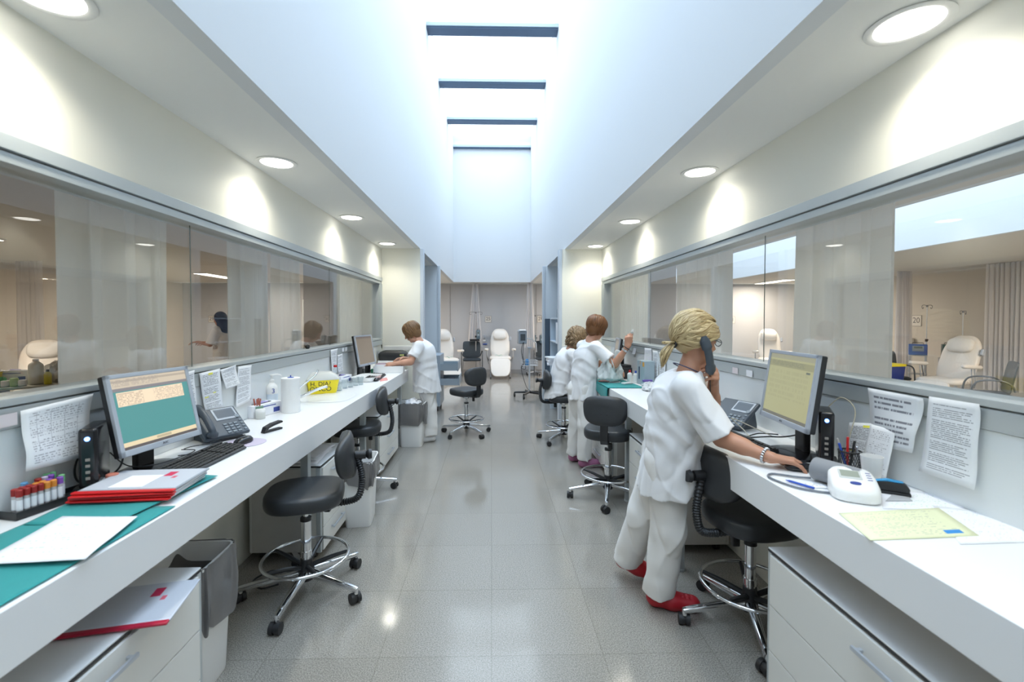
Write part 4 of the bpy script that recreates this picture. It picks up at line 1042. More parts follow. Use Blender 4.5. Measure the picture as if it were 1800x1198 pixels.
# ---------------------------------------------------------------- desk of the blonde woman
flat([(1530, 949), (1722, 941), (1650, 892), (1474, 901)], PR6, 'pale yellow printed form with a blue square on the worktop', z=.001, th=.0008)
flat([(1552, 893), (1700, 898), (1672, 866), (1548, 862)], PR7, 'white paper partly under the yellow form', z=.0002, name='paper_sheet')
flat([(1688, 956), (1815, 952), (1790, 905), (1640, 888)], print_mat('print_faint_2', 18, ink=(.6, .6, .65), dens=.6), 'white sheet lying past the yellow form at the picture corner', z=.0004)
flat([(1556, 880), (1604, 880), (1590, 864), (1575, 862)], mat('grey_leaflet', (.45, .46, .48), .6), 'small grey folded leaflet behind the blood pressure monitor', z=.0022, name='leaflet')
# blood pressure monitor
p = atz(1515, 882, ZT)
t = T('blood_pressure_monitor', 'white blood pressure monitor with oval body and grey display', 'blood pressure monitor', (p.x + .01, p.y + .05, ZT), R(-28))
def sl(z, k): return z
g = G(); vs = g.rings([(.064, .070, 0), (.070, .077, .006), (.070, .077, .028), (.062, .069, .040), (.045, .05, .0435)], 3.6, 44)
for v in vs:
    if v.co.z > .02: v.co.z += (v.co.y + .077) * .30
P('body', g, WPL, t, 50)
sl_ = math.atan(.30)
X = Matrix.Translation((0, .01, .0443 + (.01 + .077) * .30)) @ Matrix.Rotation(sl_, 4, 'X')
g = G(); g.box((-.008, .006, .0), (.066, .052, .003), .001, 1, X); P('display_frame', g, mat('display_silver', (.60, .62, .60), .3), t)
g = G(); g.grid(lambda u, v: (-.008 + (u - .5) * .054, .008 + (v - .5) * .038, .0022), 1, 1, X); P('display', g, mat('lcd_grey_green', (.33, .36, .30), .25), t, 0)
g = G(); g.rings([(.016, .008, 0), (.016, .008, .0028)], 2.2, 24, True, X @ Matrix.Translation((0, -.046, -.001))); P('blue_button', g, mat('navy_button', (.04, .07, .30), .4), t)
g = G()
for k_ in range(4): g.box((.046, -.018 + k_ * .014, .0005), (.014, .002, .001), X=X)
P('printed_marks', g, BLUEPR, t, 0)
p0, p1 = atz(1450, 865, ZT), atz(1505, 832, ZT)
t = T('blood_pressure_cuff', 'rolled grey blood pressure cuff lying beside the monitor', 'cuff', (1.290, 1.655, ZT + .044), R(-66))
g = G(); g.mi = 0
prof = []
N = 44
for i in range(N):
    a = i / N * 2 * PI; prof.append((.052 * math.cos(a), .046 * math.sin(a)))
g.tube([(-.08, 0, 0), (-.078, 0, 0), (.06, 0, 0), (.075, 0, 0)], [.040, .043, .042, .039], 40, cap=False)
g.mi = 1; g.tube([(-.079, 0, 0), (.07, 0, 0)], [.037, .034], 40, cap=True)
P('rolled_sleeve', g, [mat('grey_cuff_fabric', (.24, .25, .27), .7, bump=.2, bscale=200, sheen=.3), mat('dark_cuff_inside', (.05, .055, .07), .8)], t, 50)
g = G()
for i, (r0, a0) in enumerate(((.033, .2), (.029, .9), (.025, 1.7))):
    g.tube([(-.0815, r0 * math.cos(a0 + j * .22), r0 * math.sin(a0 + j * .22)) for j in range(18)], .0022, 6)
P('inner_roll', g, mat('dark_cuff_edge', (.10, .11, .13), .7), t)
cable('air_hose', [(1.30, 1.60, ZT + .012), (1.24, 1.57, ZT + .005), (1.13, 1.62, ZT + .005), (1.085, 1.73, ZT + .005), (1.12, 1.78, ZT + .005), (1.19, 1.74, ZT + .006), (1.235, 1.72, ZT + .008)], .0040, mat('grey_hose', (.16, .18, .21), .5), 'grey air hose looping from the cuff over the worktop', 'hose')
g = G(); g.grid(lambda u, v: ((u - .5) * .07, (v - .5) * .045, 0), 1, 1)
o = P('barcode_slip', g, print_mat('print_barcode', 3, ink=(.1, .1, .14), dens=.5), None, 0, tuple(atz(1432, 853, ZT + .0012)), (0, 0, R(-10))); tag(solid(o, .0004), 'small printed slip between pen and grey cuff', 'slip')
def pen(a, b, label, m, r=.0045, capc=None):
    a, b = Vector(a), Vector(b); g = G(); d = (b - a).normalized()
    g.tube([a, a + d * .012, a + d * .014, b - d * .002, b], [.001, r * .8, r, r, r * .6], 10)
    o = P('ballpoint_pen', g, m); return tag(o, label, 'pen')
q0, q1 = atz(1381, 843, ZT + .006), atz(1402, 849, ZT + .006)
pen(q0, q0 + (q1 - q0).normalized() * .10, 'blue pen lying on the desk edge before the grey cuff', BLUEP)
# pen cup
pc = Vector((1.432, 1.775, ZT))
t = T('pen_cup', 'black wire mesh pen cup full of pens beside the thin client', 'pen cup', tuple(pc))
g = G()
for k in range(28):
    a = k / 28 * 2 * PI
    for s_ in (-1, 1): g.tube([(.038 * math.cos(a + s_ * j * .16), .038 * math.sin(a + s_ * j * .16), j * .0158) for j in range(7)], .0011, 4)
g.torus((0, 0, .002), .038, .003, 28, 6); g.torus((0, 0, .096), .038, .003, 28, 6); g.lathe([(.037, .001), (.037, .003)], 24); P('mesh_cup', g, BLKP, t)
for k, (ax, ay, tx, ty, L, m, lb) in enumerate(((-.01, 0, -.018, -.01, .155, REDM, 'red pen in the mesh pen cup'), (.005, .01, .035, .02, .13, BLKP, 'black pen standing in the mesh pen cup'), (-.012, -.01, -.036, .012, .125, BLUEP, 'blue pen leaning in the mesh pen cup'),
                               (.01, -.01, .012, -.02, .12, STEEL, 'silver scissors blade end standing in the mesh pen cup'), (.0, .012, -.03, .03, .14, mat('grey_pen', (.4, .4, .38), .4), 'pale grey pen at the back of the mesh cup'))):
    pen(pc + Vector((ax, ay, .006)), pc + Vector((tx, ty, L)), lb, m)
t = T('paper_cone_cup', 'white tapered plastic cup beside the mesh pen cup', 'cup', (1.438, 1.678, ZT + .0003)); g = G(); g.lathe([(.024, 0), (.026, .004), (.036, .105), (.0345, .105), (.024, .006)], 32); P('cup', g, WPL, t, 50)
t = T('stapler', 'black stapler with blue top lying by the white cup', 'stapler', (1.415, 1.585, ZT + .0003), R(-35))
g = G(); g.box((0, 0, .006), (.13, .035, .012), .004); g.prism([(-.06, .012), (-.05, .034), (0, .046), (.05, .042), (.063, .026), (.06, .012)], -.016, .016, 'xz', .005); P('body', g, BLKP, t)
g = G(); g.prism([(-.048, .036), (0, .050), (.045, .046), (.03, .044), (0, .046)], -.012, .012, 'xz', .001); P('blue_top', g, mat('sky_blue_plastic', (.03, .30, .60), .4), t)
# leaning papers
for k, (px, m_, lb) in enumerate((([(1500, 838), (1580, 868), (1560, 745), (1494, 742)], PR3, 'printed sheet with yellow mark leaning behind the pen cup'),
                                  ([(1560, 852), (1614, 860), (1575, 756), (1530, 745)], print_mat('print_leaning', 26, dens=.55), 'folded papers leaning on the splashback beside the stapler'))):
    c = [Vector(atz(*px[0], ZT + .001)), Vector(atz(*px[1], ZT + .001)), Vector(atx(*px[2], 1.545 - .004 * k)), Vector(atx(*px[3], 1.545 - .004 * k))]
    c[0] = Vector((1.515 - .012 * k, c[3].y, ZT + .001)); c[1] = Vector((1.515 - .012 * k, c[2].y, ZT + .001))
    sheet('leaning_paper', c, m_, lb, 'paper', None, .003)
wpaper('right', [(1530, 780), (1608, 796), (1628, 700), (1530, 681)], PR5, 'crumpled notice with bold lines hanging from the ledge', wav=.012, curl=.012)
wpaper('right', [(1619, 827), (1716, 861), (1727, 710), (1634, 696)], PR2, 'long printed page hanging from the ledge in the picture corner', wav=.006, curl=.01)
wpaper('right', [(1133, 656), (1146, 659), (1146, 612), (1133, 611)], PR7, 'faint white list nearest the upright cartons', xb=-.003)
wpaper('right', [(1148, 661), (1157, 663), (1158, 617), (1147, 615)], PR2, 'middle one of three slim white lists beside the cartons')
wpaper('right', [(1159, 664), (1169, 667), (1170, 621), (1158, 618)], PR2, 'slim white list touching the back of the blonde woman')
wpaper('right', [(1111, 622), (1116, 623), (1119, 612), (1114, 611)], PAPER, 'tiny tilted tag hanging from the ledge above the white bag', wav=.0)
for k, (u, v, lb) in enumerate(((1292, 651, 'white and pink label on the ledge beside the phone hand'), (1317, 656, 'white label on the ledge next to the pink one'))):
    a = atx(u, v, XR - .0235); tag(P('frame_label', box1((XR - .0236, a.y - .032, a.z - .019), (XR - .0225, a.y + .032, a.z + .019)), PAPER if k else mat('pinkish_label', (.78, .70, .72), .5)), lb, 'label')
# tray behind the phone and red box
t = T('document_tray', 'black letter tray with white papers behind the desk phone', 'tray', (1.43, 3.02, ZT), R(0))
g = G(); g.box((0, 0, .003), (.25, .33, .006), .002)
for s_ in (-1, 1): g.box((s_ * .1235, 0, .035), (.003, .33, .07), .001)
g.box((0, .1635, .035), (.244, .003, .07), .001); P('shell', g, BLKP, t)
sheet('paper_sheet', [(1.33, 2.87, ZT + .020), (1.53, 2.88, ZT + .045), (1.53, 3.12, ZT + .05), (1.32, 3.14, ZT + .022)], PR1, 'white papers lying in the black letter tray', 'paper', None, .008)
t = T('red_box', 'red plastic box behind the black letter tray', 'box', (1.40, 3.34, ZT), R(4)); g = G(); g.rings([(.10, .07, 0), (.11, .08, .075), (.113, .083, .078), (.105, .075, .074), (.095, .065, .006)], 7, 32); P('shell', g, REDM, t)

# ---- teal cloth corner beside the red-haired woman
def cf(u, v, p):
    return p
o = sheet('surgical_cloth', [(1.052, 4.08, ZT + .002), (1.40, 4.08, ZT + .002), (1.34, 4.74, ZT + .002), (1.052, 4.70, ZT + .002)], TEAL, None, '', None, .003, 18, 18, .0012)
g = G(); g.grid(lambda u, v: (1.066 - .014 * min(1, v * 8) - .006 * math.sin(u * 9) * v, 4.10 + u * .60 * (1 - .15 * v), ZT + .0045 - v * (.085 + .05 * math.sin(1 + u * 2.6))), 18, 10)
tag(o, 'teal surgical cloth draped over the desk edge beside the white bag', 'cloth')
c_ = P('hanging_edge', g, TEAL, o, 60, tuple(-Vector(o.location))); solid(c_, .0012)
# crumpled white bag
def bagf(u, v):
    a = u * 2 * PI; n1 = math.sin(3 * a + 1) * .026 - abs(math.sin(4.5 * a + 2 + v * 3)) * .030 + .012 - abs(math.sin(7.5 * a - v * 5)) * .014
    r = .115 * (1 - .25 * v) * math.sin(min(1, v * 3.2 + .25) * PI / 2) + n1 * (.3 + v)
    h = .20 * v * (1 + .40 * math.sin(2 * a + .6) * v + .28 * math.sin(5 * a) * v * v - .15 * abs(math.sin(6.5 * a)) * v)
    return (r * math.cos(a) * 1.25, r * math.sin(a), h)
g = G(); g.grid(bagf, 72, 22); g.lathe([(.02, .0), (.10, .001)], 20, cap=True)
o = P('plastic_bag', g, BAGM, None, 25, (1.185, 4.50, ZT + .004), (0, 0, R(20))); tag(solid(o, .0006), 'crumpled white plastic bag standing open on the teal cloth', 'bag')
g = G(); g.rings([(.018, .05, 0), (.02, .055, .01), (.012, .03, .018)], 2.4, 20, True, Matrix.Rotation(R(25), 4, 'Y'))
tag(P('wrapped_instrument', g, mat('dark_red_grey', (.16, .08, .07), .4), None, 40, (1.08, 4.35, ZT + .02), (0, 0, R(70))), 'dark wrapped item under the lip of the white bag', 'instrument')
# small box items
t = T('upright_carton', 'grey upright carton with orange tip, nearer the white bag', 'carton', (1.475, 4.36, ZT), R(-80)); g = G(); g.box((0, 0, .115), (.085, .10, .23), .002); P('carton', g, mat('grey_carton', (.42, .48, .52), .5), t); g = G(); g.box((0, -.0506, .11), (.02, .001, .12)); P('dark_print', g, mat('dark_blue_print', (.04, .07, .14), .5), t, 0); g = G(); g.box((.03, -.0506, .21), (.02, .001, .03)); P('orange_mark', g, mat('orange_print', (.75, .35, .04), .5), t, 0)
t = T('upright_carton', 'blue-grey upright carton with orange tip, nearer the slim lists', 'carton', (1.475, 4.26, ZT), R(-84)); g = G(); g.box((0, 0, .115), (.085, .10, .23), .002); P('carton', g, mat('blue_grey_carton', (.36, .46, .52), .5), t); g = G(); g.box((.02, -.0506, .20), (.035, .001, .04)); P('orange_mark', g, mat('orange_print', (.75, .35, .04), .5), t, 0)
for k, (x, y, c, lb) in enumerate(((1.33, 4.62, mat('orange_cap', (.72, .35, .10), .5), 'small white bottle with orange cap behind the teal cloth'), (1.38, 4.50, REDM, 'small white bottle with red cap behind the teal cloth'), (1.42, 4.44, BLUEP, 'small white bottle with blue cap beside the upright cartons'))):
    bottle((x, y, ZT + .001), lb, .024, .095, pump=False, capm_=c)
bottle((1.49, 3.66, ZT), 'white pump bottle behind the shoulder of the blonde woman', .034, .15, rz=R(170))
def lump(name, loc, r, m, label, cat, seed=0, sc=(1, 1, .5)):
    g = G(); ph = seed * 1.7
    g.grid(lambda u, v: tuple(r * (1 + .22 * math.sin(5 * u * 2 * PI + ph) * math.sin(4 * v * PI + ph) + .12 * math.sin(9 * u * 2 * PI + v * 8)) * w * s_ for w, s_ in zip((math.cos(u * 2 * PI) * math.sin(v * PI), math.sin(u * 2 * PI) * math.sin(v * PI), math.cos(v * PI)), sc)), 36, 18)
    return tag(P(name, g, m, None, 25, (loc[0], loc[1], loc[2] + r * sc[2] * .95)), label, cat)
lump('clear_packet', (1.42, 4.05, ZT), .06, mat('crumpled_film', (.62, .65, .68), .2, bump=.5, bscale=40), 'crumpled clear packet beside the slim lists', 'packet', 1)
lump('clear_packet', (1.37, 3.93, ZT), .05, mat('crumpled_film', (.62, .65, .68), .2), 'crumpled silver packet nearest the blonde woman', 'packet', 2)
g = G(); g.box((0, 0, .012), (.09, .03, .02), .006); tag(P('small_device', g, mat('violet_plastic', (.16, .10, .42), .5), None, 40, (1.44, 4.16, ZT + .045)), 'violet topped packet lying on the crumpled film', 'packet')
g = G(); g.cyl((0, 0, .012), (.09, 0, .012), .011, n=14); tag(P('syringe_barrel', g, WPLT, None, 40, (1.33, 3.98, ZT)), 'short white syringe at the corner of the teal cloth', 'syringe')
g = G(); g.lathe([(.008, 0), (.008, .016), (.004, .022)], 14); tag(P('green_stopper', g, GREENC, None, 40, (1.44, 3.97, ZT + .001)), 'tiny green stopper next to the white syringe', 'stopper')
g = G(); g.box((0, 0, .008), (.10, .05, .014), .004); tag(P('swab_packet', g, WPL, None, 40, (1.30, 4.33, ZT + .0045), (0, 0, .4)), 'small white swab packet on the teal cloth', 'packet')
g = G(); g.cyl((0, 0, .010), (.15, .0, .010), .009, n=12); tag(P('marker_pen', g, mat('dark_red_marker', (.35, .02, .05), .4), None, 40, (1.20, 4.80, ZT + .001), (0, 0, .3)), 'dark red marker behind the teal cloth', 'pen')
# dark equipment behind the bag
t = T('label_printer', 'black label printer under the dark monitor behind the bag', 'printer', (1.40, 4.80, ZT), R(-80))
g = G(); g.box((0, 0, .06), (.17, .13, .12), .012, 3); g.box((0, .02, .13), (.13, .09, .03), .01); P('case', g, BLKP, t); g = G(); g.box((0, -.066, .085), (.06, .003, .02)); P('label_slot', g, GREYPL, t)

# ================================================================ bins, folder on cabinet, floor bits
def bin_(loc, rz, label, w=.15, d=.13, h=.50, over=.20, paper=True):
    t = T('waste_bin', label, 'bin', loc, rz)
    g = G(); g.rings([(w * .80, d * .80, 0), (w * .82, d * .82, .01), (w, d, h), (w * 1.05, d * 1.05, h + .004), (w * 1.05, d * 1.05, h + .014), (w * .97, d * .97, h + .014), (w * .93, d * .93, h - .15)], 9, 48, False); g.rings([(w * .78, d * .78, .002), (w * .8, d * .8, .012)], 9, 48)
    P('shell', g, WPL, t)
    g = G(); ph = rnd.random() * 6
    def bf(u, v):
        a = u * 2 * PI; c_, s_ = math.cos(a), math.sin(a)
        sx, sy = math.copysign(abs(c_) ** .3, c_), math.copysign(abs(s_) ** .3, s_)
        if v < .25: q = v / .25; k = .90 * (1 - q) + 1.03 * q; z = h - .12 + .135 * q
        else:
            q = (v - .25) / .75; k = 1.08 + .05 * math.sin(q * PI) + .06 * math.sin(9 * a + ph + q * 4) * q + .03 * math.sin(17 * a + ph); z = h + .018 - over * q * (1 + .16 * math.sin(3 * a + ph) + .1 * math.sin(8 * a))
        return (sx * w * k, sy * d * k, z)
    g.grid(bf, 96, 24); o = P('liner_bag', g, BIN_BAG, t, 35)
    if paper:
        g = G()
        for k in range(5):
            X = Matrix.Translation((rnd.uniform(-.07, .07), rnd.uniform(-.06, .06), h - .03 + .012 * k)) @ Matrix.Rotation(rnd.uniform(-.5, .5), 4, 'X') @ Matrix.Rotation(rnd.uniform(-.5, .5), 4, 'Y') @ Matrix.Rotation(k, 4, 'Z')
            g.grid(lambda u, v: ((u - .5) * .15, (v - .5) * .13, .02 * math.sin(u * 7 + k) * math.sin(v * 6)), 6, 6, X)
        P('paper_waste', g, PAPER, t, 0)
    return t
bin_((-1.245, 1.87, 0), R(2), 'bin with grey bag between the near cabinet and the big stool', .125, .125, .52, .24, False)
bin_((-.98, 3.40, 0), R(6), 'white bin with grey bag next to the paper topped cabinet', .11, .15, .46, .16, False)
bin_((-.95, 5.48, 0), R(0), 'bin with grey bag full of white paper behind the woman sorting folders', .155, .15, .50, .24, True)
# folder on the near cabinet
t = T('plastic_folder', 'red spined folder sticking out over the edge of the near cabinet', 'folder', (-1.125, 1.43, .604), R(12))
g = G(); g.box((.0, -.118, .005), (.30, .020, .009), .004, 3); P('spine', g, mat('dark_red_spine', (.42, .01, .04), .35), t); g = G(); g.box((0, .0, .004), (.30, .22, .006), .001); P('cover', g, mat('clear_cover_white', (.62, .65, .72), .2), t)
g = G(); g.grid(lambda u, v: ((u - .5) * .29, (v - .48) * .205, .0075), 1, 1); P('printed_page', g, PR8, t, 0)
for k in range(3):
    sheet('paper_sheet', [(-1.36 + .02 * k, 2.86 + .05 * k, .602 + .004 * k), (-1.09 - .02 * k, 2.84 + .05 * k, .602 + .004 * k), (-1.10, 3.10 + .06 * k, .603 + .004 * k), (-1.34, 3.16 + .05 * k, .603 + .004 * k)], [PAPER, PR1, PAPER][k],
          ['lowest white paper on the narrow cabinet under the desk', 'middle printed paper on the narrow cabinet under the desk', 'top crumpled paper on the narrow cabinet under the desk'][k], 'paper', 'loose papers on the narrow cabinet', .010)
cable('power_cable', [(-1.42, 1.95, .74), (-1.40, 1.97, .60), (-1.45, 2.0, .52), (-1.42, 2.02, .62), (-1.44, 1.98, .735)], .004, BLKP, 'black cable loop hanging under the desk above the first bin')
cable('power_cable', [(-1.20, 2.56, .012), (-1.28, 2.52, .012), (-1.36, 2.60, .012), (-1.30, 2.70, .012), (-1.22, 2.66, .012)], .005, BLKP, 'black cable looped on the floor by the big stool')
cable('power_cable', [(1.38, 2.52, .74), (1.34, 2.54, .62), (1.40, 2.5, .56), (1.46, 2.48, .60), (1.48, 2.46, .735)], .005, BLKP, 'black cable hanging under the desk behind the tucked stool')
# ================================================================ treatment rooms
def curtain(p0, p1, label, z0=0.32, z1=2.499, folds=7, amp=.035, m=None, gather=None, group=None, seed=0.0):
    p0, p1 = Vector((*p0, 0)), Vector((*p1, 0)); d = (p1 - p0); L = d.length; d.normalize(); nn = Vector((-d.y, d.x, 0)); ctr = (p0 + p1) / 2
    g = G()
    def f(u, v):
        w = 1.0
        uu = u
        if gather: k = gather[0] * (1 - v) + gather[1] * v; uu = .5 + (u - .5) * k
        a = u * folds * 2 * PI + seed
        h = amp * (math.sin(a) + .35 * math.sin(2.3 * a + 1.1 + seed) + .25 * math.sin(.37 * a + v * 1.4))
        q = p0 + d * (L * uu + .012 * math.sin(a * 2 + v * 2)) + nn * h * (.75 + .35 * (1 - v)) - ctr
        return (q.x, q.y, z0 + (z1 - z0) * v)
    g.grid(f, max(60, int(folds * 12)), 14)
    o = P('curtain', g, m or CURT, None, 80); o.location = (ctr.x, ctr.y, 0)
    return tag(o, label, 'curtain', group)
SHEER = cloth_mat('curtain_sheer', (.98, .955, .91), .30, .03)
curtain((-1.775, 1.905), (-1.775, 2.56), 'broad pale curtain behind the pane beyond the taped form', folds=3.4, amp=.030, z1=2.499, m=SHEER)
curtain((-1.78, 3.15), (-1.78, 3.66), 'narrow curtain hiding part of the woman in the dark headscarf', folds=2.8, amp=.026, z1=2.499, m=SHEER, seed=1)
curtain((-1.78, 3.77), (-1.78, 4.36), 'curtain behind the pane above the sharps boxes', folds=3.0, amp=.028, z1=2.499, m=SHEER, seed=2, gather=(1.0, .86))
curtain((-1.80, 5.44), (-1.80, 6.36), 'flat cream curtain behind the last pane next to the brown screen', folds=5, amp=.006, z1=2.499, m=SHEER, seed=3)
curtain((1.80, 2.02), (1.80, 2.65), 'broad pale curtain behind the pane above the olive screen', folds=3.6, amp=.030, z1=2.499, m=SHEER, seed=4)
curtain((1.80, 3.43), (1.80, 4.40), 'pleated curtain behind the head of the blonde woman', folds=5, amp=.030, z1=2.499, m=SHEER, seed=5)
curtain((1.81, 5.22), (1.81, 6.36), 'finely pleated cream curtain behind the last pane by the red-haired woman', folds=14, amp=.006, z1=2.499, m=SHEER, seed=6)
# bay curtains, gathered
curtain((-.64, 12.42), (-.24, 12.42), 'gathered curtain hanging beside bay 25 behind the dark chair', .75, 2.499, 5, .03, gather=(1.0, .35), seed=2)
curtain((.90, 12.25), (1.18, 12.25), 'gathered curtain hanging between bays 25 and 24', .75, 2.499, 5, .03, gather=(1.0, .5), seed=3)
curtain((8.3, 9.2), (8.72, 9.25), 'tall gathered curtain on the wall side of number 20', .25, 2.499, 6, .035, gather=(1.0, .8), seed=4)
curtain((8.88, 7.97), (9.08, 7.50), 'gathered curtain behind the armchair of bay 20', .25, 2.499, 8, .04, seed=5)
curtain((6.4, 9.3), (6.75, 9.3), 'pale curtain hanging in front of number 21', .25, 2.499, 5, .03, seed=5.5) if False else None
curtain((3.95, 12.35), (4.55, 12.35), 'white curtain with an infusion pole before it, past the slim lists', .3, 2.499, 5, .03, gather=(1.0, .6), seed=6)
curtain((-8.1, 7.95), (-7.65, 7.95), 'gathered beige curtain behind the cream recliner in the dim room', .25, 2.499, 6, .035, seed=7)
curtain((-8.2, 6.6), (-8.0, 7.4), 'beige curtain along the wall of the dim room', .25, 2.499, 8, .03, seed=8)
curtain((-5.3, 10.9), (-4.9, 10.9), 'beige curtain deep in the dim room near the unlit door', .25, 2.499, 5, .03, seed=9) if False else None

PLATE = mat('sign_plate', (.72, .68, .62), .5)
def sign(txt, loc, rz, label, s=.17):
    t = T('bay_number_sign', label, 'sign', loc, rz)
    g = G(); g.box((0, -.004, 0), (s, .008, s), .002); P('plate', g, PLATE, t)
    g = G()
    for sx in (-1, 1): g.box((sx * s * .485, -.0085, 0), (s * .03, .002, s)); g.box((0, -.0085, sx * s * .485), (s, .002, s * .03))
    P('border', g, mat('sign_dark', (.10, .09, .10), .5), t, 0)
    text('lettering', txt, s * .72, MATS['sign_dark'], t, (0, -.0092, .006), (R(90), 0, 0), .0006)
    return t
sign('25', (-.09, 12.75, 1.52), 0, 'square wall sign with number 25 above the middle recliner', .18)
sign('24', (1.37, 12.75, 1.52), 0, 'square wall sign with number 24 beside the alcove edge', .18)
sign('29', (-7.72, 12.75, 1.52), 0, 'square wall sign with number 29 in the dim room', .18)
sign('21', (6.80, 12.75, 1.50), 0, 'square wall sign with number 21 behind the blonde woman', .20)
sign('20', (9.3, 9.75, 1.48), R(-90), 'square wall sign with number 20 by the two infusion poles', .24)

def recliner(loc, rz, label, full=True, arm_z=.64, recl=R(22)):
    """faces local -Y"""
    t = T('treatment_recliner', label, 'recliner', loc, rz)
    g = G(); g.rings([(.20, .22, -.045), (.265, .27, -.04), (.28, .285, -.01), (.28, .285, .02), (.25, .26, .045), (.15, .16, .05)], 4.5, 36, True, Matrix.Translation((0, -.02, .50))); P('seat', g, CREAMV, t, 60)
    X = Matrix.Translation((0, .20, .50)) @ Matrix.Rotation(-recl, 4, 'X')
    g = G(); vs = g.rings([(.20, .36, -.05), (.245, .41, -.045), (.26, .43, -.01), (.26, .43, .02), (.235, .405, .045), (.14, .3, .052)], 3.6, 44, True, Matrix.Rotation(R(90), 4, 'X'))
    for v in vs:
        if v.co.z > 0: v.co.x *= 1 - .22 * (v.co.z / .43) ** 2
    bmesh.ops.transform(g.bm, matrix=X @ Matrix.Translation((0, 0, .37)), verts=vs); P('backrest', g, CREAMV, t, 60)
    g = G(); g.rings([(.15, .09, -.05), (.175, .12, -.02), (.18, .125, .0), (.175, .12, .02), (.15, .09, .05)], 3.4, 32, True, X @ Matrix.Translation((0, -.085, .60)) @ Matrix.Rotation(R(90), 4, 'X')); P('head_pillow', g, PILLOW, t, 60)
    X2 = Matrix.Translation((0, -.31, .455)) @ Matrix.Rotation(R(58), 4, 'X')
    g = G(); vs = g.rings([(.2, .2, -.04), (.25, .245, -.03), (.26, .255, 0), (.25, .245, .03), (.2, .2, .035)], 6, 40, True)
    for v in vs:
        if v.co.y < 0: v.co.x *= 1 - .30 * (v.co.y / .255) ** 2
    bmesh.ops.transform(g.bm, matrix=X2 @ Matrix.Translation((0, -.20, 0)), verts=vs); P('leg_rest', g, CREAMV, t, 60)
    g = G(); g.box((0, -.41, .20), (.30, .05, .09), .03, 3); P('foot_cushion', g, CREAMV, t, 60)
    for s in (-1, 1):
        g = G(); g.rings([(.035, .19, -.03), (.05, .215, -.015), (.055, .22, .005), (.045, .20, .03)], 2.8, 28, True, Matrix.Translation((s * .36, -.02, arm_z)) @ Matrix.Rotation(R(-4), 4, 'X')); am = P('armrest', g, CREAMV, t, 60)
        g = G(); g.tube([(s * .30, .16, .42), (s * .345, .10, .52), (s * .35, .06, arm_z - .03)], .014, 10); g.tube([(s * .30, .05, .34), (s * .345, .02, .5), (s * .35, .0, arm_z - .03)], .010, 8); P('arm_bracket', g, STEEL, am)
    g = G()
    for s in (-1, 1):
        g.box((s * .25, .02, .40), (.03, .55, .05), .006); g.box((s * .25, .24, .24), (.035, .05, .34), .006); g.box((s * .25, -.26, .22), (.035, .05, .30), .006); g.box((s * .25, .0, .10), (.045, .62, .05), .01)
    g.box((0, .05, .34), (.48, .40, .06), .01); g.box((0, 0, .11), (.50, .05, .04), .006)
    P('frame', g, mat('recliner_frame_grey', (.42, .42, .44), .4, metal=.3), t)
    for s in (-1, 1):
        for y in (-.27, .29):
            g = G(); g.cyl((s * .25 - .02, y, .045), (s * .25 + .02, y, .045), .045, n=22); P('caster', g, mat('grey_caster', (.35, .35, .36), .5), t)
    if full:
        g = G(); g.rings([(.012, .02, -.05), (.022, .035, -.04), (.022, .035, .05), (.014, .02, .06)], 3, 18, True, X @ Matrix.Translation((.285, -.03, .50))); P('hand_control', g, GREYPL, t)
    return t
recliner((.23, 11.95, 0), R(0), 'cream recliner of bay 25 in the middle of the far room', arm_z=.72, recl=R(20))
recliner((-1.12, 11.35, 0), R(20), 'cream recliner behind the woman sorting folders, under the alcove edge', arm_z=.72, recl=R(18))
recliner((7.45, 7.30, 0), R(-75), 'cream recliner of bay 20 with pillow, beside two infusion poles', arm_z=.76, recl=R(24))
recliner((7.0, 11.2, 0), R(-20), 'small cream recliner near number 21 behind the olive screen', arm_z=.70, recl=R(18))
recliner((3.45, 10.2, 0), R(5), 'cream recliner behind the glass above the white bag', arm_z=.70, recl=R(16))
recliner((-6.35, 6.55, 0), R(40), 'cream recliner in the dim room behind the bottle table', arm_z=.70, recl=R(30))
recliner((-5.25, 9.5, 0), R(45), 'beige recliner in front of the woman in the dark headscarf', arm_z=.70, recl=R(26))
recliner((-3.45, 5.6, 0), R(215), 'grey lit recliner end just behind the pane joint', arm_z=.74, recl=R(58))
for (x, y, z, lb) in ((.19, 11.88, .56, 'green tourniquet strap lying on the recliner of bay 25'), (-1.05, 11.28, .56, 'green tourniquet strap on the recliner behind the woman sorting folders'), (-3.58, 5.3, .80, 'small green strap on the grey lit recliner end')):
    g = G(); g.grid(lambda u, v: ((u - .5) * .17, (v - .5) * .05 + .02 * math.sin(u * 7), .012 + .012 * math.sin(u * 9)), 14, 3)
    tag(solid(P('tourniquet_strap', g, GREENC, None, 60, (x, y, z)), .004), lb, 'strap')

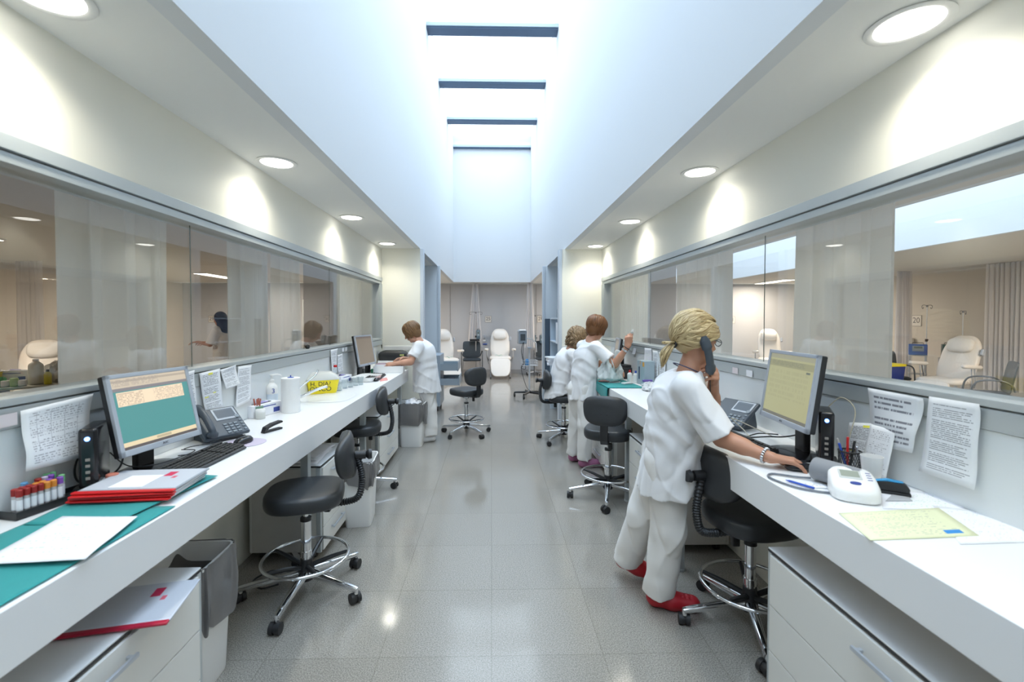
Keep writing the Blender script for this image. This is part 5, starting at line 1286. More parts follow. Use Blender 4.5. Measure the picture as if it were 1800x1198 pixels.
CHB = mat('dark_chair_vinyl', (.035, .045, .055), .45, bump=.05, bscale=200)
def visitor_chair(loc, rz, label):
    t = T('visitor_armchair', label, 'chair', loc, rz)
    g = G(); g.rings([(.20, .19, -.03), (.235, .225, -.02), (.24, .23, .01), (.21, .20, .03)], 6, 32, True, Matrix.Translation((0, 0, .45))); P('seat', g, CHB, t, 60)
    g = G(); vs = g.rings([(.21, .20, -.012), (.235, .225, -.006), (.235, .225, .006), (.21, .20, .012)], 7, 36, True, Matrix.Rotation(R(90), 4, 'X'))
    for v in vs: v.co.y -= v.co.x ** 2 * .5
    bmesh.ops.transform(g.bm, matrix=Matrix.Translation((0, .245, .70)) @ Matrix.Rotation(R(-10), 4, 'X'), verts=vs); P('backrest', g, CHB, t, 60)
    for s in (-1, 1):
        g = G(); g.tube(tube_path([(s * .27, -.22, .0), (s * .27, -.20, .42), (s * .275, -.17, .60), (s * .28, -.08, .665), (s * .275, .10, .665), (s * .26, .20, .60), (s * .23, .23, .52)], 5), .012, 10); P('front_leg_arm', g, mat('chair_frame_dark', (.10, .11, .12), .35, metal=.5), t, 60)
        g = G(); g.tube([(s * .22, .16, .43), (s * .25, .30, 0)], .012, 10); P('leg', g, STEEL, t)
    g = G(); g.box((0, -.02, .42), (.42, .03, .02), .004); P('crossbar', g, STEEL, t)
    return t
visitor_chair((-.52, 12.05, 0), R(4), 'dark armchair against the far wall between the two front recliners')
visitor_chair((1.42, 12.25, 0), R(-4), 'dark armchair partly hidden by the alcove edge under number 24')
visitor_chair((7.02, 6.28, 0), R(-128), 'dark armchair seen side on, at the picture edge behind the ledge')
visitor_chair((7.30, 8.15, 0), R(-10), 'dark armchair behind the arm of the bay 20 recliner')
visitor_chair((4.55, 9.9, 0), R(60), 'dark armchair behind the glass beside the blonde woman')
visitor_chair((-5.5, 5.15, 0), R(200), 'dark armchair top behind the bottle table in the dim room')

def iv_stand(loc, rz, label, H=1.95, base=True):
    t = T('infusion_stand', label, 'infusion stand', loc, rz)
    g = G(); g.cyl((0, 0, .05), (0, 0, H * .62), .013, n=14); g.cyl((0, 0, H * .6), (0, 0, H), .008, n=12); P('pole', g, STEEL, t)
    g = G(); g.cyl((0, 0, H * .62 - .03), (0, 0, H * .62 + .02), .022, n=14); g.cyl((0, 0, H * .62), (.05, 0, H * .62), .012, n=12); P('clamp_knob', g, BLKP, t)
    g = G(); g.cyl((0, 0, H - .03), (0, 0, H + .01), .018, n=12)
    for s in (-1, 1): g.tube(tube_path([(0, 0, H), (s * .10, 0, H + .01), (s * .16, 0, H), (s * .17, 0, H - .04), (s * .14, 0, H - .06), (s * .115, 0, H - .035)], 5), .005, 6)
    P('hook', g, mat('dark_steel', (.22, .22, .23), .35, metal=.8), t)
    for k in range(5):
        a = k * 2 * PI / 5; g = G(); g.tube([(0, 0, .09), (.28 * math.cos(a), .28 * math.sin(a), .065)], [.018, .012], 8); lg = P('leg', g, STEEL, t)
        c = G(); c.cyl((.28 * math.cos(a) - .012, .28 * math.sin(a), .03), (.28 * math.cos(a) + .012, .28 * math.sin(a), .03), .03, n=16); P('caster', c, CASTER, lg)
    return t
def pump(loc, rz, label, m=PUMP, w=.10, d=.15, h=.22):
    t = T('infusion_pump', label, 'infusion pump', loc, rz)
    g = G(); g.box((0, 0, h / 2), (w, d, h), .012, 3); P('case', g, m, t)
    g = G(); g.box((0, -d / 2 - .002, h * .60), (w * .62, .006, h * .50), .003); P('front_panel', g, mat('pump_panel_light', (.30, .36, .40), .4), t)
    g = G(); g.grid(lambda u, v: ((u - .5) * w * .45, -d / 2 - .0056, h * .70 + (v - .5) * h * .18), 1, 1); P('display', g, screen_mat('pump_display', [(0, 1, 0, 1, (.06, .09, .07))], .5), t, 0)
    g = G(); g.tube([(-w * .3, 0, h), (-w * .28, 0, h + .025), (w * .28, 0, h + .025), (w * .3, 0, h)], .006, 8); P('carry_handle', g, BLKP, t)
    return t
iv_stand((-.42, 12.28, 0), 0, 'infusion stand before the gathered curtain beside bay 25', 1.70)
pump((-.35, 12.20, .985), 0, 'grey infusion pump on the pole beside bay 25', h=.24)
g = G(); g.box((0, 0, .03), (.26, .16, .05), .006); g.box((0, -.082, .02), (.16, .006, .03)); tag(P('monitor_shelf', g, BLKP, None, 40, (-.45, 12.20, .93)), 'black monitor shelf above the dark armchair', 'shelf')
iv_stand((1.20, 12.40, 0), 0, 'infusion stand under number 24', 1.62)
for k, x in enumerate((1.17, 1.37)): pump((x, 12.42, .86), 0, ['grey pump nearer bay 25 on the pole under number 24', 'grey pump on the pole, nearer the number 24 alcove edge'][k])
iv_stand((8.55, 8.75, 0), R(20), 'taller infusion stand left of the recliner of bay 20'.replace(' left of', ' beside the curtain near'), 1.78)
iv_stand((8.80, 8.30, 0), R(30), 'infusion stand directly behind the pillow of the bay 20 recliner', 1.66)
PUMPB = mat('blue_white_pump', (.05, .14, .42), .4)
tb = pump((7.93, 8.28, .849), R(-40), 'blue infusion pump with pale front panel under number 20', PUMPB, .26, .14, .20)
pump((8.24, 8.02, .809), R(-40), 'dark green pump case between the blue pump and the recliner', mat('dark_green_case', (.03, .08, .075), .4), .17, .2, .25)
for k, (x, y, lb) in enumerate(((7.94, 8.29, 'narrow grey cart carrying the blue pump'), (8.24, 8.02, 'narrow grey cart carrying the dark green pump case'))):
    t = T('equipment_cart', lb, 'cart', (x, y, 0), R(-40)); g = G()
    for sx in (-1, 1):
        for sy in (-1, 1): g.cyl((sx * .11, sy * .10, .0), (sx * .11, sy * .10, .80 if k else .84), .010, n=10)
    P('frame', g, STEEL, t); g = G()
    for z in (.15, .50, .80 if k else .84): g.box((0, 0, z), (.26, .24, .018), .003)
    P('shelves', g, GREYP, t)
iv_stand((3.98, 10.0, 0), R(10), 'infusion stand with two pumps behind the blonde ponytail', 1.62)
for k, x in enumerate((3.87, 4.09)): pump((x, 9.9, .90), R(8), ['grey pump nearer the pleated cream curtain, behind the ponytail', 'grey pump nearer the ponytail on the infusion stand'][k], h=.25)
t = T('medical_waste_bin', 'blue bin with yellow rim behind the curtain edge near bay 20', 'bin', (6.93, 7.85, 0), R(10)); g = G(); g.rings([(.17, .17, 0), (.22, .22, .70)], 6, 36); P('tub', g, mat('navy_bin', (.02, .04, .22), .4), t)
g = G(); g.rings([(.23, .23, .70), (.235, .235, .735), (.19, .19, .74)], 6, 36); P('rim', g, YEL, t)
t = T('sharps_container', 'small yellow container behind the top edge of the olive screen', 'sharps container', (5.15, 7.3, .72)); g = G(); g.rings([(.07, .07, 0), (.085, .085, .18)], 6, 28); P('tub', g, YEL, t); g = G(); g.rings([(.087, .087, .181), (.08, .08, .20), (.05, .05, .23)], 6, 28); P('lid', g, WPL, t)
def small_table(loc, rz, label, w, d, h):
    t = T('instrument_table', label, 'table', loc, rz); g = G(); g.box((0, 0, h - .012), (w, d, .024), .004); g.box((0, d / 2 - .006, h + .01), (w, .012, .03), .003); P('tabletop', g, mat('khaki_steel_top', (.46, .46, .40), .35, metal=.3), t)
    for sx in (-1, 1):
        for sy in (-1, 1): g = G(); g.cyl((sx * (w / 2 - .04), sy * (d / 2 - .04), 0), (sx * (w / 2 - .04), sy * (d / 2 - .04), h - .024), .014, n=12); P('leg', g, STEEL, t)
    g = G(); g.box((0, 0, .30), (w - .10, d - .10, .016), .003); P('lower_shelf', g, GREYP, t)
    return t
small_table((5.15, 7.3, 0), 0, 'small table carrying the yellow container behind the olive screen', .4, .4, .717)
small_table((-4.70, 4.35, 0), R(28), 'table loaded with bottles behind the pane above the taped form', 1.05, .42, .88)
def on_table(lx, ly):
    a = R(28); return Vector((-4.70 + lx * math.cos(a) - ly * math.sin(a), 4.35 + lx * math.sin(a) + ly * math.cos(a), .8806))
bottle(tuple(on_table(.33, -.02)), 'large white bottle on the table in the dim room', .055, .22, mat('beige_white_plastic', (.72, .70, .64), .4), pump=False)
bottle(tuple(on_table(.43, -.08)), 'small yellow bottle with black cap on the dim room table', .028, .12, mat('dark_yellow_plastic', (.60, .52, .03), .4), pump=False, capm_=BLKP)
t = T('sharps_container', 'yellow tub with white lid on the dim room table', 'sharps container', tuple(on_table(-.02, .0)), R(20)); g = G(); g.rings([(.08, .07, 0), (.095, .085, .13)], 6, 28); P('tub', g, YEL, t); g = G(); g.rings([(.097, .087, .131), (.09, .08, .15), (.05, .05, .175)], 6, 28); P('lid', g, WPL, t)
t = T('glove_box', 'pale carton with blue marks on the dim room table', 'box', tuple(on_table(.13, .12)), R(28)); g = G(); g.box((0, 0, .065), (.24, .10, .13), .002); P('carton', g, PAPER, t); gface(t, (.24, .10, .13))
lump('green_packet', on_table(.08, -.06), .055, mat('bright_green_wrap', (.10, .42, .10), .6), 'green wrapped packet on the dim room table', 'packet', 3, (1.4, .7, .8))
lump('paper_bundle', on_table(.46, .09), .11, mat('bundle_white', (.66, .64, .60), .7), 'crumpled white paper bundle on the dim room table', 'paper bundle', 4, (1, .7, .9))
for k, (lx, lb, m) in enumerate(((.15, 'small white pot nearest the green packet', WPL), (.21, 'small white and green pot in the middle of the dim room table', mat('lime_pot', (.35, .55, .12), .5)), (.265, 'small low white pot nearest the large white bottle', WPL))):
    g = G(); g.lathe([(.026, 0), (.03, .004), (.03, .05 + .02 * (k == 1)), (.026, .055 + .02 * (k == 1))], 22); tag(P('small_pot', g, m, None, 40, tuple(on_table(lx, -.12))), lb, 'pot')
# patient monitor cart in bay 25
t = T('vital_signs_stand', 'rolling stand with basket and five black wheels before bay 24', 'rolling stand', (.735, 8.80, 0), R(8))
g = G(); g.cyl((0, 0, .08), (0, 0, .95), .018, n=16); P('column', g, mat('pale_grey_column', (.62, .64, .66), .35), t)
for k in range(5):
    a = k * 2 * PI / 5 + .35; g = G(); g.rings([(.022, .022, 0), (.016, .016, .29)], 3, 14, True, Matrix.Rotation(a, 4, 'Z') @ Matrix.Translation((0, 0, .10)) @ Matrix.Rotation(R(92), 4, 'Y')); lg = P('leg', g, BLKP, t)
    c = G(); cx_, cy_ = .29 * math.cos(a), .29 * math.sin(a); c.cyl((cx_ - .014, cy_, .036), (cx_ + .014, cy_, .036), .036, n=20); c.cyl((cx_, cy_, .04), (cx_, cy_, .09), .012, n=10); P('caster', c, CASTER, lg)
g = G()
for z in (.62, .67, .72):
    g.tube([(-.15, -.10, z), (.15, -.10, z), (.15, .10, z), (-.15, .10, z)], .003, 6, closed=True)
for k in range(9):
    x = -.15 + k * .0375
    for y in (-.10, .10): g.tube([(x, y, .62), (x, y, .72)], .002, 5)
for k in range(6):
    y = -.1 + k * .04
    for x in (-.15, .15): g.tube([(x, y, .62), (x, y, .72)], .002, 5)
    g.tube([(-.15, y, .62), (.15, y, .62)], .002, 5)
P('wire_basket', g, mat('white_wire', (.75, .76, .78), .35), t)
g = G(); g.box((0, -.01, .96), (.08, .06, .03), .006); P('head_mount', g, GREYPL, t)
t2 = T('vital_signs_monitor', 'grey vital signs monitor with printed slip on the rolling stand', 'patient monitor', (.60, 8.90, 1.04), R(14))
g = G(); g.box((0, 0, .12), (.17, .11, .26), .018, 3); P('case', g, mat('monitor_case_grey', (.34, .38, .42), .4), t2); g = G(); g.grid(lambda u, v: ((u - .5) * .10, -.0565, .12 + (v - .5) * .13), 1, 1); P('screen', g, screen_mat('dark_monitor_screen', [(0, 1, 0, 1, (.03, .04, .05))], .6), t2, 0)
g = G(); g.grid(lambda u, v: ((u - .5) * .13, -.03 + (v - .5) * .10, .255 + .015 * v), 2, 3); P('printed_slip', g, PAPER, t2, 0)
g = G(); g.tube([(.08, 0, .1), (.2, -.03, .08), (.26, -.08, .0), (.265, -.10, -.17)], .012, 10); P('mounting_arm', g, STEEL, t2)
cable('monitor_cable', [(0.620, 8.850, 1.060), (0.580, 8.800, 0.900), (0.620, 8.780, 0.650), (0.580, 8.790, 0.570), (0.660, 8.800, 0.550), (0.640, 8.790, 0.670), (0.610, 8.800, 0.830), (0.630, 8.850, 1.060)], .006, BLKP, 'black coiled cable hanging from the vital signs monitor')
cable('monitor_cable', [(0.610, 8.730, 0.660), (0.570, 8.700, 0.580), (0.610, 8.700, 0.400), (0.680, 8.720, 0.200), (0.750, 8.730, 0.130)], .005, BLKP, 'black cable running down the rolling stand to its base')
g = G(); g.lathe([(.03, 0), (.035, .01), (.035, .09), (.02, .12)], 20); tag(P('gel_bottle', g, mat('mid_blue_plastic', (.05, .28, .60), .4), None, 40, (.69, 8.77, .624)), 'blue bottle in the wire basket of the rolling stand', 'bottle')
# wall sockets / wall gas points in bay 25
for k, (x, z, lb) in enumerate(((-.20, 1.02, 'grey wall gas outlet nearer the dark armchair of bay 25'), (.00, 1.02, 'silver wall gas outlet nearer the recliner of bay 25'))):
    t = T('wall_gas_outlet', lb, 'gas outlet', (x, 12.75, z)); g = G(); g.box((0, -.02, 0), (.06, .04, .11), .008); g.cyl((0, -.04, 0), (0, -.09, 0), .022, n=16); P('body', g, [GREYPL, STEEL][k], t); g = G(); g.box((0, -.03, -.10), (.07, .05, .05), .008); P('valve', g, WPL, t)
g = G(); g.box((0, 0, 0), (.12, .02, .03), .006); tag(P('blue_holder', g, BLUEP, None, 40, (-.18, 12.735, .82)), 'small blue wall holder beside the dark armchair', 'holder')
for k, (x, y, lb) in enumerate(((9.26, 9.95, 'dark wall gas outlets under number 20'), (9.26, 6.1, 'dark wall gas outlets near the picture edge armchair'))):
    t = T('wall_gas_outlet', lb, 'gas outlet', (x, y, 1.05), R(-90)); g = G()
    g.box((0, -.01, 0), (.36, .05, .10), .006); P('rail', g, GREYP, t)
    for q in (-.1, .05): g = G(); g.cyl((q, -.03, .02), (q, -.10, .02), .028, n=16); g.box((q, -.06, -.05), (.05, .06, .08), .01); P('valve', g, [BLKP, STEEL][q > 0], t)

# alcoves --------------------------------------------------------------
t = T('drawer_trolley', 'grey metal drawer trolley with two open drawers behind the woman sorting folders', 'trolley', (-.98, 7.75, 0), R(0))
g = G(); g.box((-.06, 0, .50), (.40, .60, .84), .006); P('body', g, mat('trolley_blue_grey', (.40, .46, .53), .4, metal=.2), t)
g = G()
for s in (-1, 1):
    for q in (-1, 1): g.cyl((-.06 + s * .15 - .012, q * .24, .04), (-.06 + s * .15 + .012, q * .24, .04), .04, n=18)
P('casters', g, CASTER, t)
for k, (z, o_) in enumerate(((.74, .28), (.50, .30))):
    g = G(); x0 = .14; g.box((x0 + o_ / 2, 0, z - .07), (o_, .54, .006)); g.box((x0 + o_ + .005, 0, z - .01), (.012, .56, .15), .003)
    for s in (-1, 1): g.box((x0 + o_ / 2, s * .27, z - .02), (o_, .006, .11))
    dw = P('drawer', g, mat('drawer_grey_blue', (.36, .42, .48), .4, metal=.2), t)
    g = G(); g.box((x0 + o_ * .4, -.12, z - .045), (.14, .10, .05), .006); g.box((x0 + o_ * .5, .10, z - .04), (.10, .14, .06), .006); P('drawer_contents', g, [mat('contents_green', (.30, .50, .42), .6), mat('contents_violet', (.12, .08, .22), .6)][k], dw)
t = T('metal_door_leaf', 'narrow dark blue-grey door leaf standing open in the alcove by bay 24', 'door', (.985, 8.30, 0), R(0))
g = G(); g.box((.05, 0, .76), (.12, .035, 1.52), .003); P('leaf', g, mat('dark_blue_grey_metal', (.11, .15, .20), .35, metal=.4), t); g = G(); g.box((-.016, 0, .76), (.012, .045, 1.52), .003); P('edge_strip', g, ALU, t)
g = G(); g.cyl((.08, -.03, .9), (.08, -.03, 1.2), .008, n=8); P('handle', g, BLKP, t)
t = T('supply_shelf', 'pale blue shelf with papers in the alcove behind the curly-haired woman', 'shelf', (1.14, 7.2, 0), 0)
g = G(); g.box((.16, 0, .765), (.03, .9, 1.53), .003)
for z in (.30, .80, 1.15, 1.52): g.box((0, 0, z), (.30, .9, .02), .002)
for s in (-1, 1): g.box((0, s * .45, .765), (.30, .018, 1.53), .002)
P('carcass', g, mat('pale_blue_shelf', (.58, .66, .74), .45), t)
for k in range(5):
    o = P('paper_stack', box1((-.14, -.16, 0), (.14, .16, .022)), PAPER, None, 0); o.location = (1.0 + .012 * (k % 2), 7.0, .8105 + .024 * k); o.rotation_euler = (0, 0, .06 * k - .1); tag(o, ['bottom', 'second', 'third', 'fourth', 'top'][k] + ' white paper pack on the alcove shelf behind the curly hair', 'paper', 'white paper packs on the alcove shelf')
g = G(); g.lathe([(.045, 0), (.05, .01), (.05, .12), (.02, .17), (.015, .20)], 20); t = tag(P('spray_bottle', g, CLEAR, None, 40, (1.04, 6.90, 1.531)), 'clear spray bottle on top of the alcove shelf', 'bottle')
g = G(); g.box((0, 0, 0), (.003, .16, .32)); tag(P('hanging_sheet', g, PAPER, None, 0, (.985, 6.85, 1.30)), 'white sheet hanging on the alcove shelf edge', 'paper')
t = T('ledge_knob', 'small black knob on the ledge behind the paper towel roll', 'knob', (XL - .03, 3.92, 1.2535)); g = G(); g.lathe([(.012, 0), (.02, .012), (.016, .03), (.004, .036)], 18); P('knob_body', g, BLKP, t)
t = T('hand_dispenser', 'grey wall dispenser seen through the pane above the sharps box', 'dispenser', (-5.0, 12.75, 1.2)) ; g = G(); g.box((0, -.06, 0), (.18, .11, .30), .015); P('case', g, GREYPL, t); g = G(); g.box((0, -.117, .06), (.15, .006, .12), .003); P('white_label', g, PAPER, t)
# ================================================================ people
class Sdf:
    """smooth union of tapered capsules and ellipsoids on a grid, turned into one continuous surface"""
    def __init__(s, lo, hi, h):
        s.h = h; s.lo = np.array(lo, float); n = np.ceil((np.array(hi) - s.lo) / h).astype(int) + 1
        s.n = n; s.F = np.full(n, 0.25, np.float32)
    def _sub(s, lo, hi, pad):
        a = np.clip(np.floor((np.array(lo) - pad - s.lo) / s.h).astype(int), 0, s.n - 1)
        b = np.clip(np.ceil((np.array(hi) + pad - s.lo) / s.h).astype(int) + 1, 1, s.n)
        if np.any(b - a < 1): return None, None
        sl = tuple(slice(i, j) for i, j in zip(a, b))
        ax = [s.lo[k] + s.h * np.arange(a[k], b[k]) for k in range(3)]
        return sl, np.stack(np.meshgrid(*ax, indexing='ij'), -1).astype(np.float32)
    def _mix(s, sl, d, k, op='u'):
        F = s.F[sl]
        if op == 'u':
            if k > 0:
                hh = np.clip(.5 + .5 * (F - d) / k, 0, 1); s.F[sl] = F * (1 - hh) + d * hh - k * hh * (1 - hh)
            else: s.F[sl] = np.minimum(F, d)
        elif op == 's':
            hh = np.clip(.5 - .5 * (F + d) / k, 0, 1); s.F[sl] = F * (1 - hh) - d * hh + k * hh * (1 - hh)
    def cap(s, a, b, r1, r2=None, k=.02, sq=None, op='u'):
        """sq=(axis, factor): flattened along the axis"""
        r2 = r1 if r2 is None else r2; a, b = np.array(a, np.float32), np.array(b, np.float32); m = max(r1, r2) + k * 1.5 + .012
        sl, p = s._sub(np.minimum(a, b), np.maximum(a, b), m)
        if sl is None: return s
        if sq is not None:
            ax = np.array(Vector(sq[0]).normalized(), np.float32); f = 1 / sq[1] - 1; c = (a + b) / 2
            p = p + ((p - c) @ ax)[..., None] * ax * f; a2 = a + ((a - c) @ ax) * ax * f; b2 = b + ((b - c) @ ax) * ax * f
        else: a2, b2 = a, b
        ab = b2 - a2; L2 = float(ab @ ab) + 1e-9
        t = np.clip(((p - a2) @ ab) / L2, 0, 1); d = np.linalg.norm(p - a2 - t[..., None] * ab, axis=-1) - (r1 + (r2 - r1) * t)
        if sq is not None: d = d * (sq[1] ** .5)
        s._mix(sl, d, k, op); return s
    def ell(s, c, r, rot=None, k=.02, op='u'):
        c = np.array(c, np.float32); R_ = np.array(rot.to_3x3() if rot is not None else Matrix.Identity(3), np.float32); r = np.array(r, np.float32); m = float(r.max()) + k * 1.5 + .012
        sl, p = s._sub(c, c, m)
        if sl is None: return s
        q = (p - c) @ R_; l = np.linalg.norm(q / r, axis=-1); l2 = np.linalg.norm(q / (r * r), axis=-1) + 1e-6
        s._mix(sl, l * (l - 1) / l2, k, op); return s
    def cut(s, pt, nrm, k=.004):
        """removes what lies beyond the plane along nrm"""
        ax = [s.lo[i] + s.h * np.arange(s.n[i]) for i in range(3)]; n = Vector(nrm).normalized(); pt = Vector(pt)
        d = (ax[0][:, None, None] - pt.x) * n.x + (ax[1][None, :, None] - pt.y) * n.y + (ax[2][None, None, :] - pt.z) * n.z
        s.F = np.maximum(s.F, d.astype(np.float32)); return s
    def cut_near(s, pt, nrm, rad, off=0.0):
        n = Vector(nrm).normalized(); pt = Vector(pt); c = pt + n * off; sl, p = s._sub(c, c, rad); q = p - np.array(pt, np.float32)
        d = q @ np.array(n, np.float32); m = (np.linalg.norm(p - np.array(c, np.float32), axis=-1) < rad)
        F = s.F[sl]; s.F[sl] = np.where(m, np.maximum(F, d), F); return s
    def disp(s, fn, band=.05):
        m = np.abs(s.F) < band; idx = np.argwhere(m); p = s.lo + idx * s.h; s.F[m] += fn(p).astype(np.float32); return s
    def mesh(s, origin=(0, 0, 0), smooth=1):
        F = s.F; F[0] = F[-1] = .1; F[:, 0] = F[:, -1] = .1; F[:, :, 0] = F[:, :, -1] = .1
        I = F < 0; n = F.shape
        cs = [(i, j, k) for i in (0, 1) for j in (0, 1) for k in (0, 1)]
        sh = lambda A, c: A[c[0]:n[0] - 1 + c[0], c[1]:n[1] - 1 + c[1], c[2]:n[2] - 1 + c[2]]
        cnt = sum(sh(I, c).astype(np.uint8) for c in cs); M = (cnt > 0) & (cnt < 8)
        cells = np.argwhere(M); ids = np.full(M.shape, -1, np.int32); ids[M] = np.arange(len(cells))
        V = np.zeros((len(cells), 3)); Wt = np.zeros(len(cells)); ci = tuple(cells.T)
        vals = {c: F[ci[0] + c[0], ci[1] + c[1], ci[2] + c[2]] for c in cs}
        for a in cs:
            for ax in range(3):
                if a[ax]: continue
                b = list(a); b[ax] = 1; b = tuple(b); fa, fb = vals[a], vals[b]; m = (fa < 0) != (fb < 0)
                t = np.where(m, fa / np.where(m, fa - fb, 1), 0)
                pt = np.tile(np.array(a, float), (len(cells), 1)); pt[:, ax] += t
                V += pt * m[:, None]; Wt += m
        V = (cells + V / Wt[:, None]) * s.h + s.lo
        Q = []
        for ax in range(3):
            o1, o2 = [(1, 2), (2, 0), (0, 1)][ax]
            A = [slice(None)] * 3; B = [slice(None)] * 3; A[ax] = slice(0, n[ax] - 1); B[ax] = slice(1, n[ax])
            a, b = I[tuple(A)], I[tuple(B)]; e = np.argwhere(a != b)
            ok = np.ones(len(e), bool)
            for o in (o1, o2): ok &= (e[:, o] > 0) & (e[:, o] < n[o] - 1)
            e = e[ok]; fl = a[tuple(e.T)]
            def idc(d1, d2):
                q = e.copy(); q[:, o1] += d1; q[:, o2] += d2; return ids[tuple(q.T)]
            q = np.stack([idc(-1, -1), idc(0, -1), idc(0, 0), idc(-1, 0)], 1); q[~fl] = q[~fl][:, ::-1]; Q.append(q)
        Q = np.concatenate(Q); Q = Q[(Q >= 0).all(1)]
        for _ in range(smooth):
            acc = np.zeros_like(V); c_ = np.zeros(len(V))
            for k in range(4):
                i, j = Q[:, k], Q[:, (k + 1) % 4]
                for x in range(3): acc[:, x] += np.bincount(i, V[j, x], len(V)) + np.bincount(j, V[i, x], len(V))
                c_ += np.bincount(i, minlength=len(V)) + np.bincount(j, minlength=len(V))
            V = V * .45 + acc / np.maximum(c_, 1)[:, None] * .55
        me = bpy.data.meshes.new('body'); me.from_pydata((V - np.array(origin)).tolist(), [], Q.tolist())
        me.polygons.foreach_set('use_smooth', [True] * len(me.polygons)); me.update(); return me

def V3(*a): return Vector(a)
def fold(p, o, n, wl, amp, c=None, rad=.2, ph=0.0, curve=0.0, along=None):
    """soft cloth folds: ridges across direction n around the place c"""
    q = p - np.array(o); x = q @ np.array(Vector(n).normalized())
    if along is not None: x = x + curve * (q @ np.array(along)) ** 2
    w = np.sin(x / wl * 2 * PI + ph + 1.5 * np.sin(q[:, 2] * 9 + q[:, 0] * 7)); w = np.sign(w) * np.abs(w) ** 1.3
    if c is not None: w = w * np.exp(-((p - np.array(c)) ** 2).sum(1) / rad ** 2)
    return -amp * w

def hand_prims(S, wrist, fdir, palm, side, curls, sc=1.0, thumb=(.9, .35, .3), spread=.10, k=.006):
    """fdir: towards the fingers; palm: the way the palm faces; side: towards the thumb"""
    f, pn, sd = Vector(fdir).normalized(), Vector(palm).normalized(), Vector(side).normalized()
    pn = (pn - f * pn.dot(f)).normalized(); sd = (sd - f * sd.dot(f) - pn * sd.dot(pn)).normalized(); w = Vector(wrist)
    kn = []
    for i, (off, L) in enumerate(((.029, .086), (.0095, .088), (-.0095, .083), (-.028, .075))):
        b = w + (f * L + sd * off - pn * (.004 if i in (1, 2) else 0)) * sc; kn.append(b)
        S.cap(w + (f * .012 + sd * off * .55) * sc, b, .0155 * sc, .0112 * sc, .012)
    lens = ((.040, .025, .021), (.045, .028, .022), (.042, .027, .022), (.033, .021, .019)); tips = []
    for i in range(4):
        c = curls[i]; p = kn[i]; ang = 0; d0 = (f + sd * (1.5 - i) * spread).normalized()
        for j in range(3):
            ang += c[j]; d = d0 * math.cos(ang) + pn * math.sin(ang); q = p + d * lens[i][j] * sc
            r0, r1 = [(.0098, .0085), (.0087, .0078), (.0078, .0064)][j]; S.cap(p, q, r0 * sc * (.92 if i == 3 else 1), r1 * sc * (.92 if i == 3 else 1), .0035 if j else k); p = q
        tips.append(p)
    tb = w + (f * .022 + sd * .024 + pn * .008) * sc; a, b_, c_ = thumb
    d1 = (f * .75 + sd * a + pn * b_).normalized(); p1 = tb + d1 * .042 * sc; d2 = (f * 1.0 + sd * (a - .55) + pn * (b_ + c_)).normalized(); p2 = p1 + d2 * .032 * sc; p3 = p2 + (d2 + pn * .15).normalized() * .026 * sc
    S.cap(w + f * .012 * sc + sd * .012 * sc, p1, .0155 * sc, .0115 * sc, .012); S.cap(p1, p2, .0112 * sc, .0095 * sc, .004); S.cap(p2, p3, .0095 * sc, .0075 * sc, .004)
    return tips

def head_prims(S, c, fw, up, sc=1.0):
    """c: centre of the skull; fw: where the face looks"""
    fw = Vector(fw).normalized(); up = Vector(up); up = (up - fw * up.dot(fw)).normalized(); rt = fw.cross(up)
    M = Matrix((rt, fw, up)).transposed()
    L = lambda x, y, z: Vector(c) + (rt * x + fw * y + up * z) * sc
    S.ell(L(0, -.012, .018), (.074 * sc, .092 * sc, .086 * sc), M, .02)
    S.ell(L(0, .030, -.030), (.060 * sc, .062 * sc, .080 * sc), M, .025)
    S.cap(L(-.030, .035, -.085), L(.030, .035, -.085), .026 * sc, .026 * sc, .025); S.ell(L(0, .068, -.098), (.020 * sc, .016 * sc, .016 * sc), M, .018)
    for s in (-1, 1):
        S.ell(L(s * .034, .062, -.030), (.024 * sc, .020 * sc, .018 * sc), M, .02)                       # cheek
        S.ell(L(s * .031, .094, .005), (.016 * sc, .013 * sc, .011 * sc), M, .012, 's')                      # eye socket
        S.ell(L(s * .031, .078, .004), (.0125 * sc, .0125 * sc, .0105 * sc), M, .004)                          # eyeball with lid
        S.cap(L(s * .016, .088, .020), L(s * .044, .078, .022), .006 * sc, .005 * sc, .010)                 # brow
        S.ell(L(s * .074, -.008, -.008), (.008 * sc, .020 * sc, .030 * sc), M @ Matrix.Rotation(R(-s * 18), 3, 'Z'), .006)     # ear
        S.ell(L(s * .083, -.004, -.004), (.005 * sc, .010 * sc, .016 * sc), M, .004, 's')
    S.cap(L(0, .086, .006), L(0, .108, -.028), .0065 * sc, .0105 * sc, .008); 
    for s in (-1, 1): S.ell(L(s * .011, .098, -.031), (.008 * sc, .009 * sc, .007 * sc), M, .006)
    S.cap(L(-.020, .083, -.060), L(0, .094, -.058), .0045 * sc, .0062 * sc, .006); S.cap(L(.020, .083, -.060), L(0, .094, -.058), .0045 * sc, .0062 * sc, .006)
    S.cap(L(-.015, .083, -.070), L(.015, .083, -.070), .0062 * sc, .0062 * sc, .008)
    S.cap(L(-.022, .094, -.0645), L(.022, .094, -.0645), .0022 * sc, .0022 * sc, .003, None, 's')
    return L

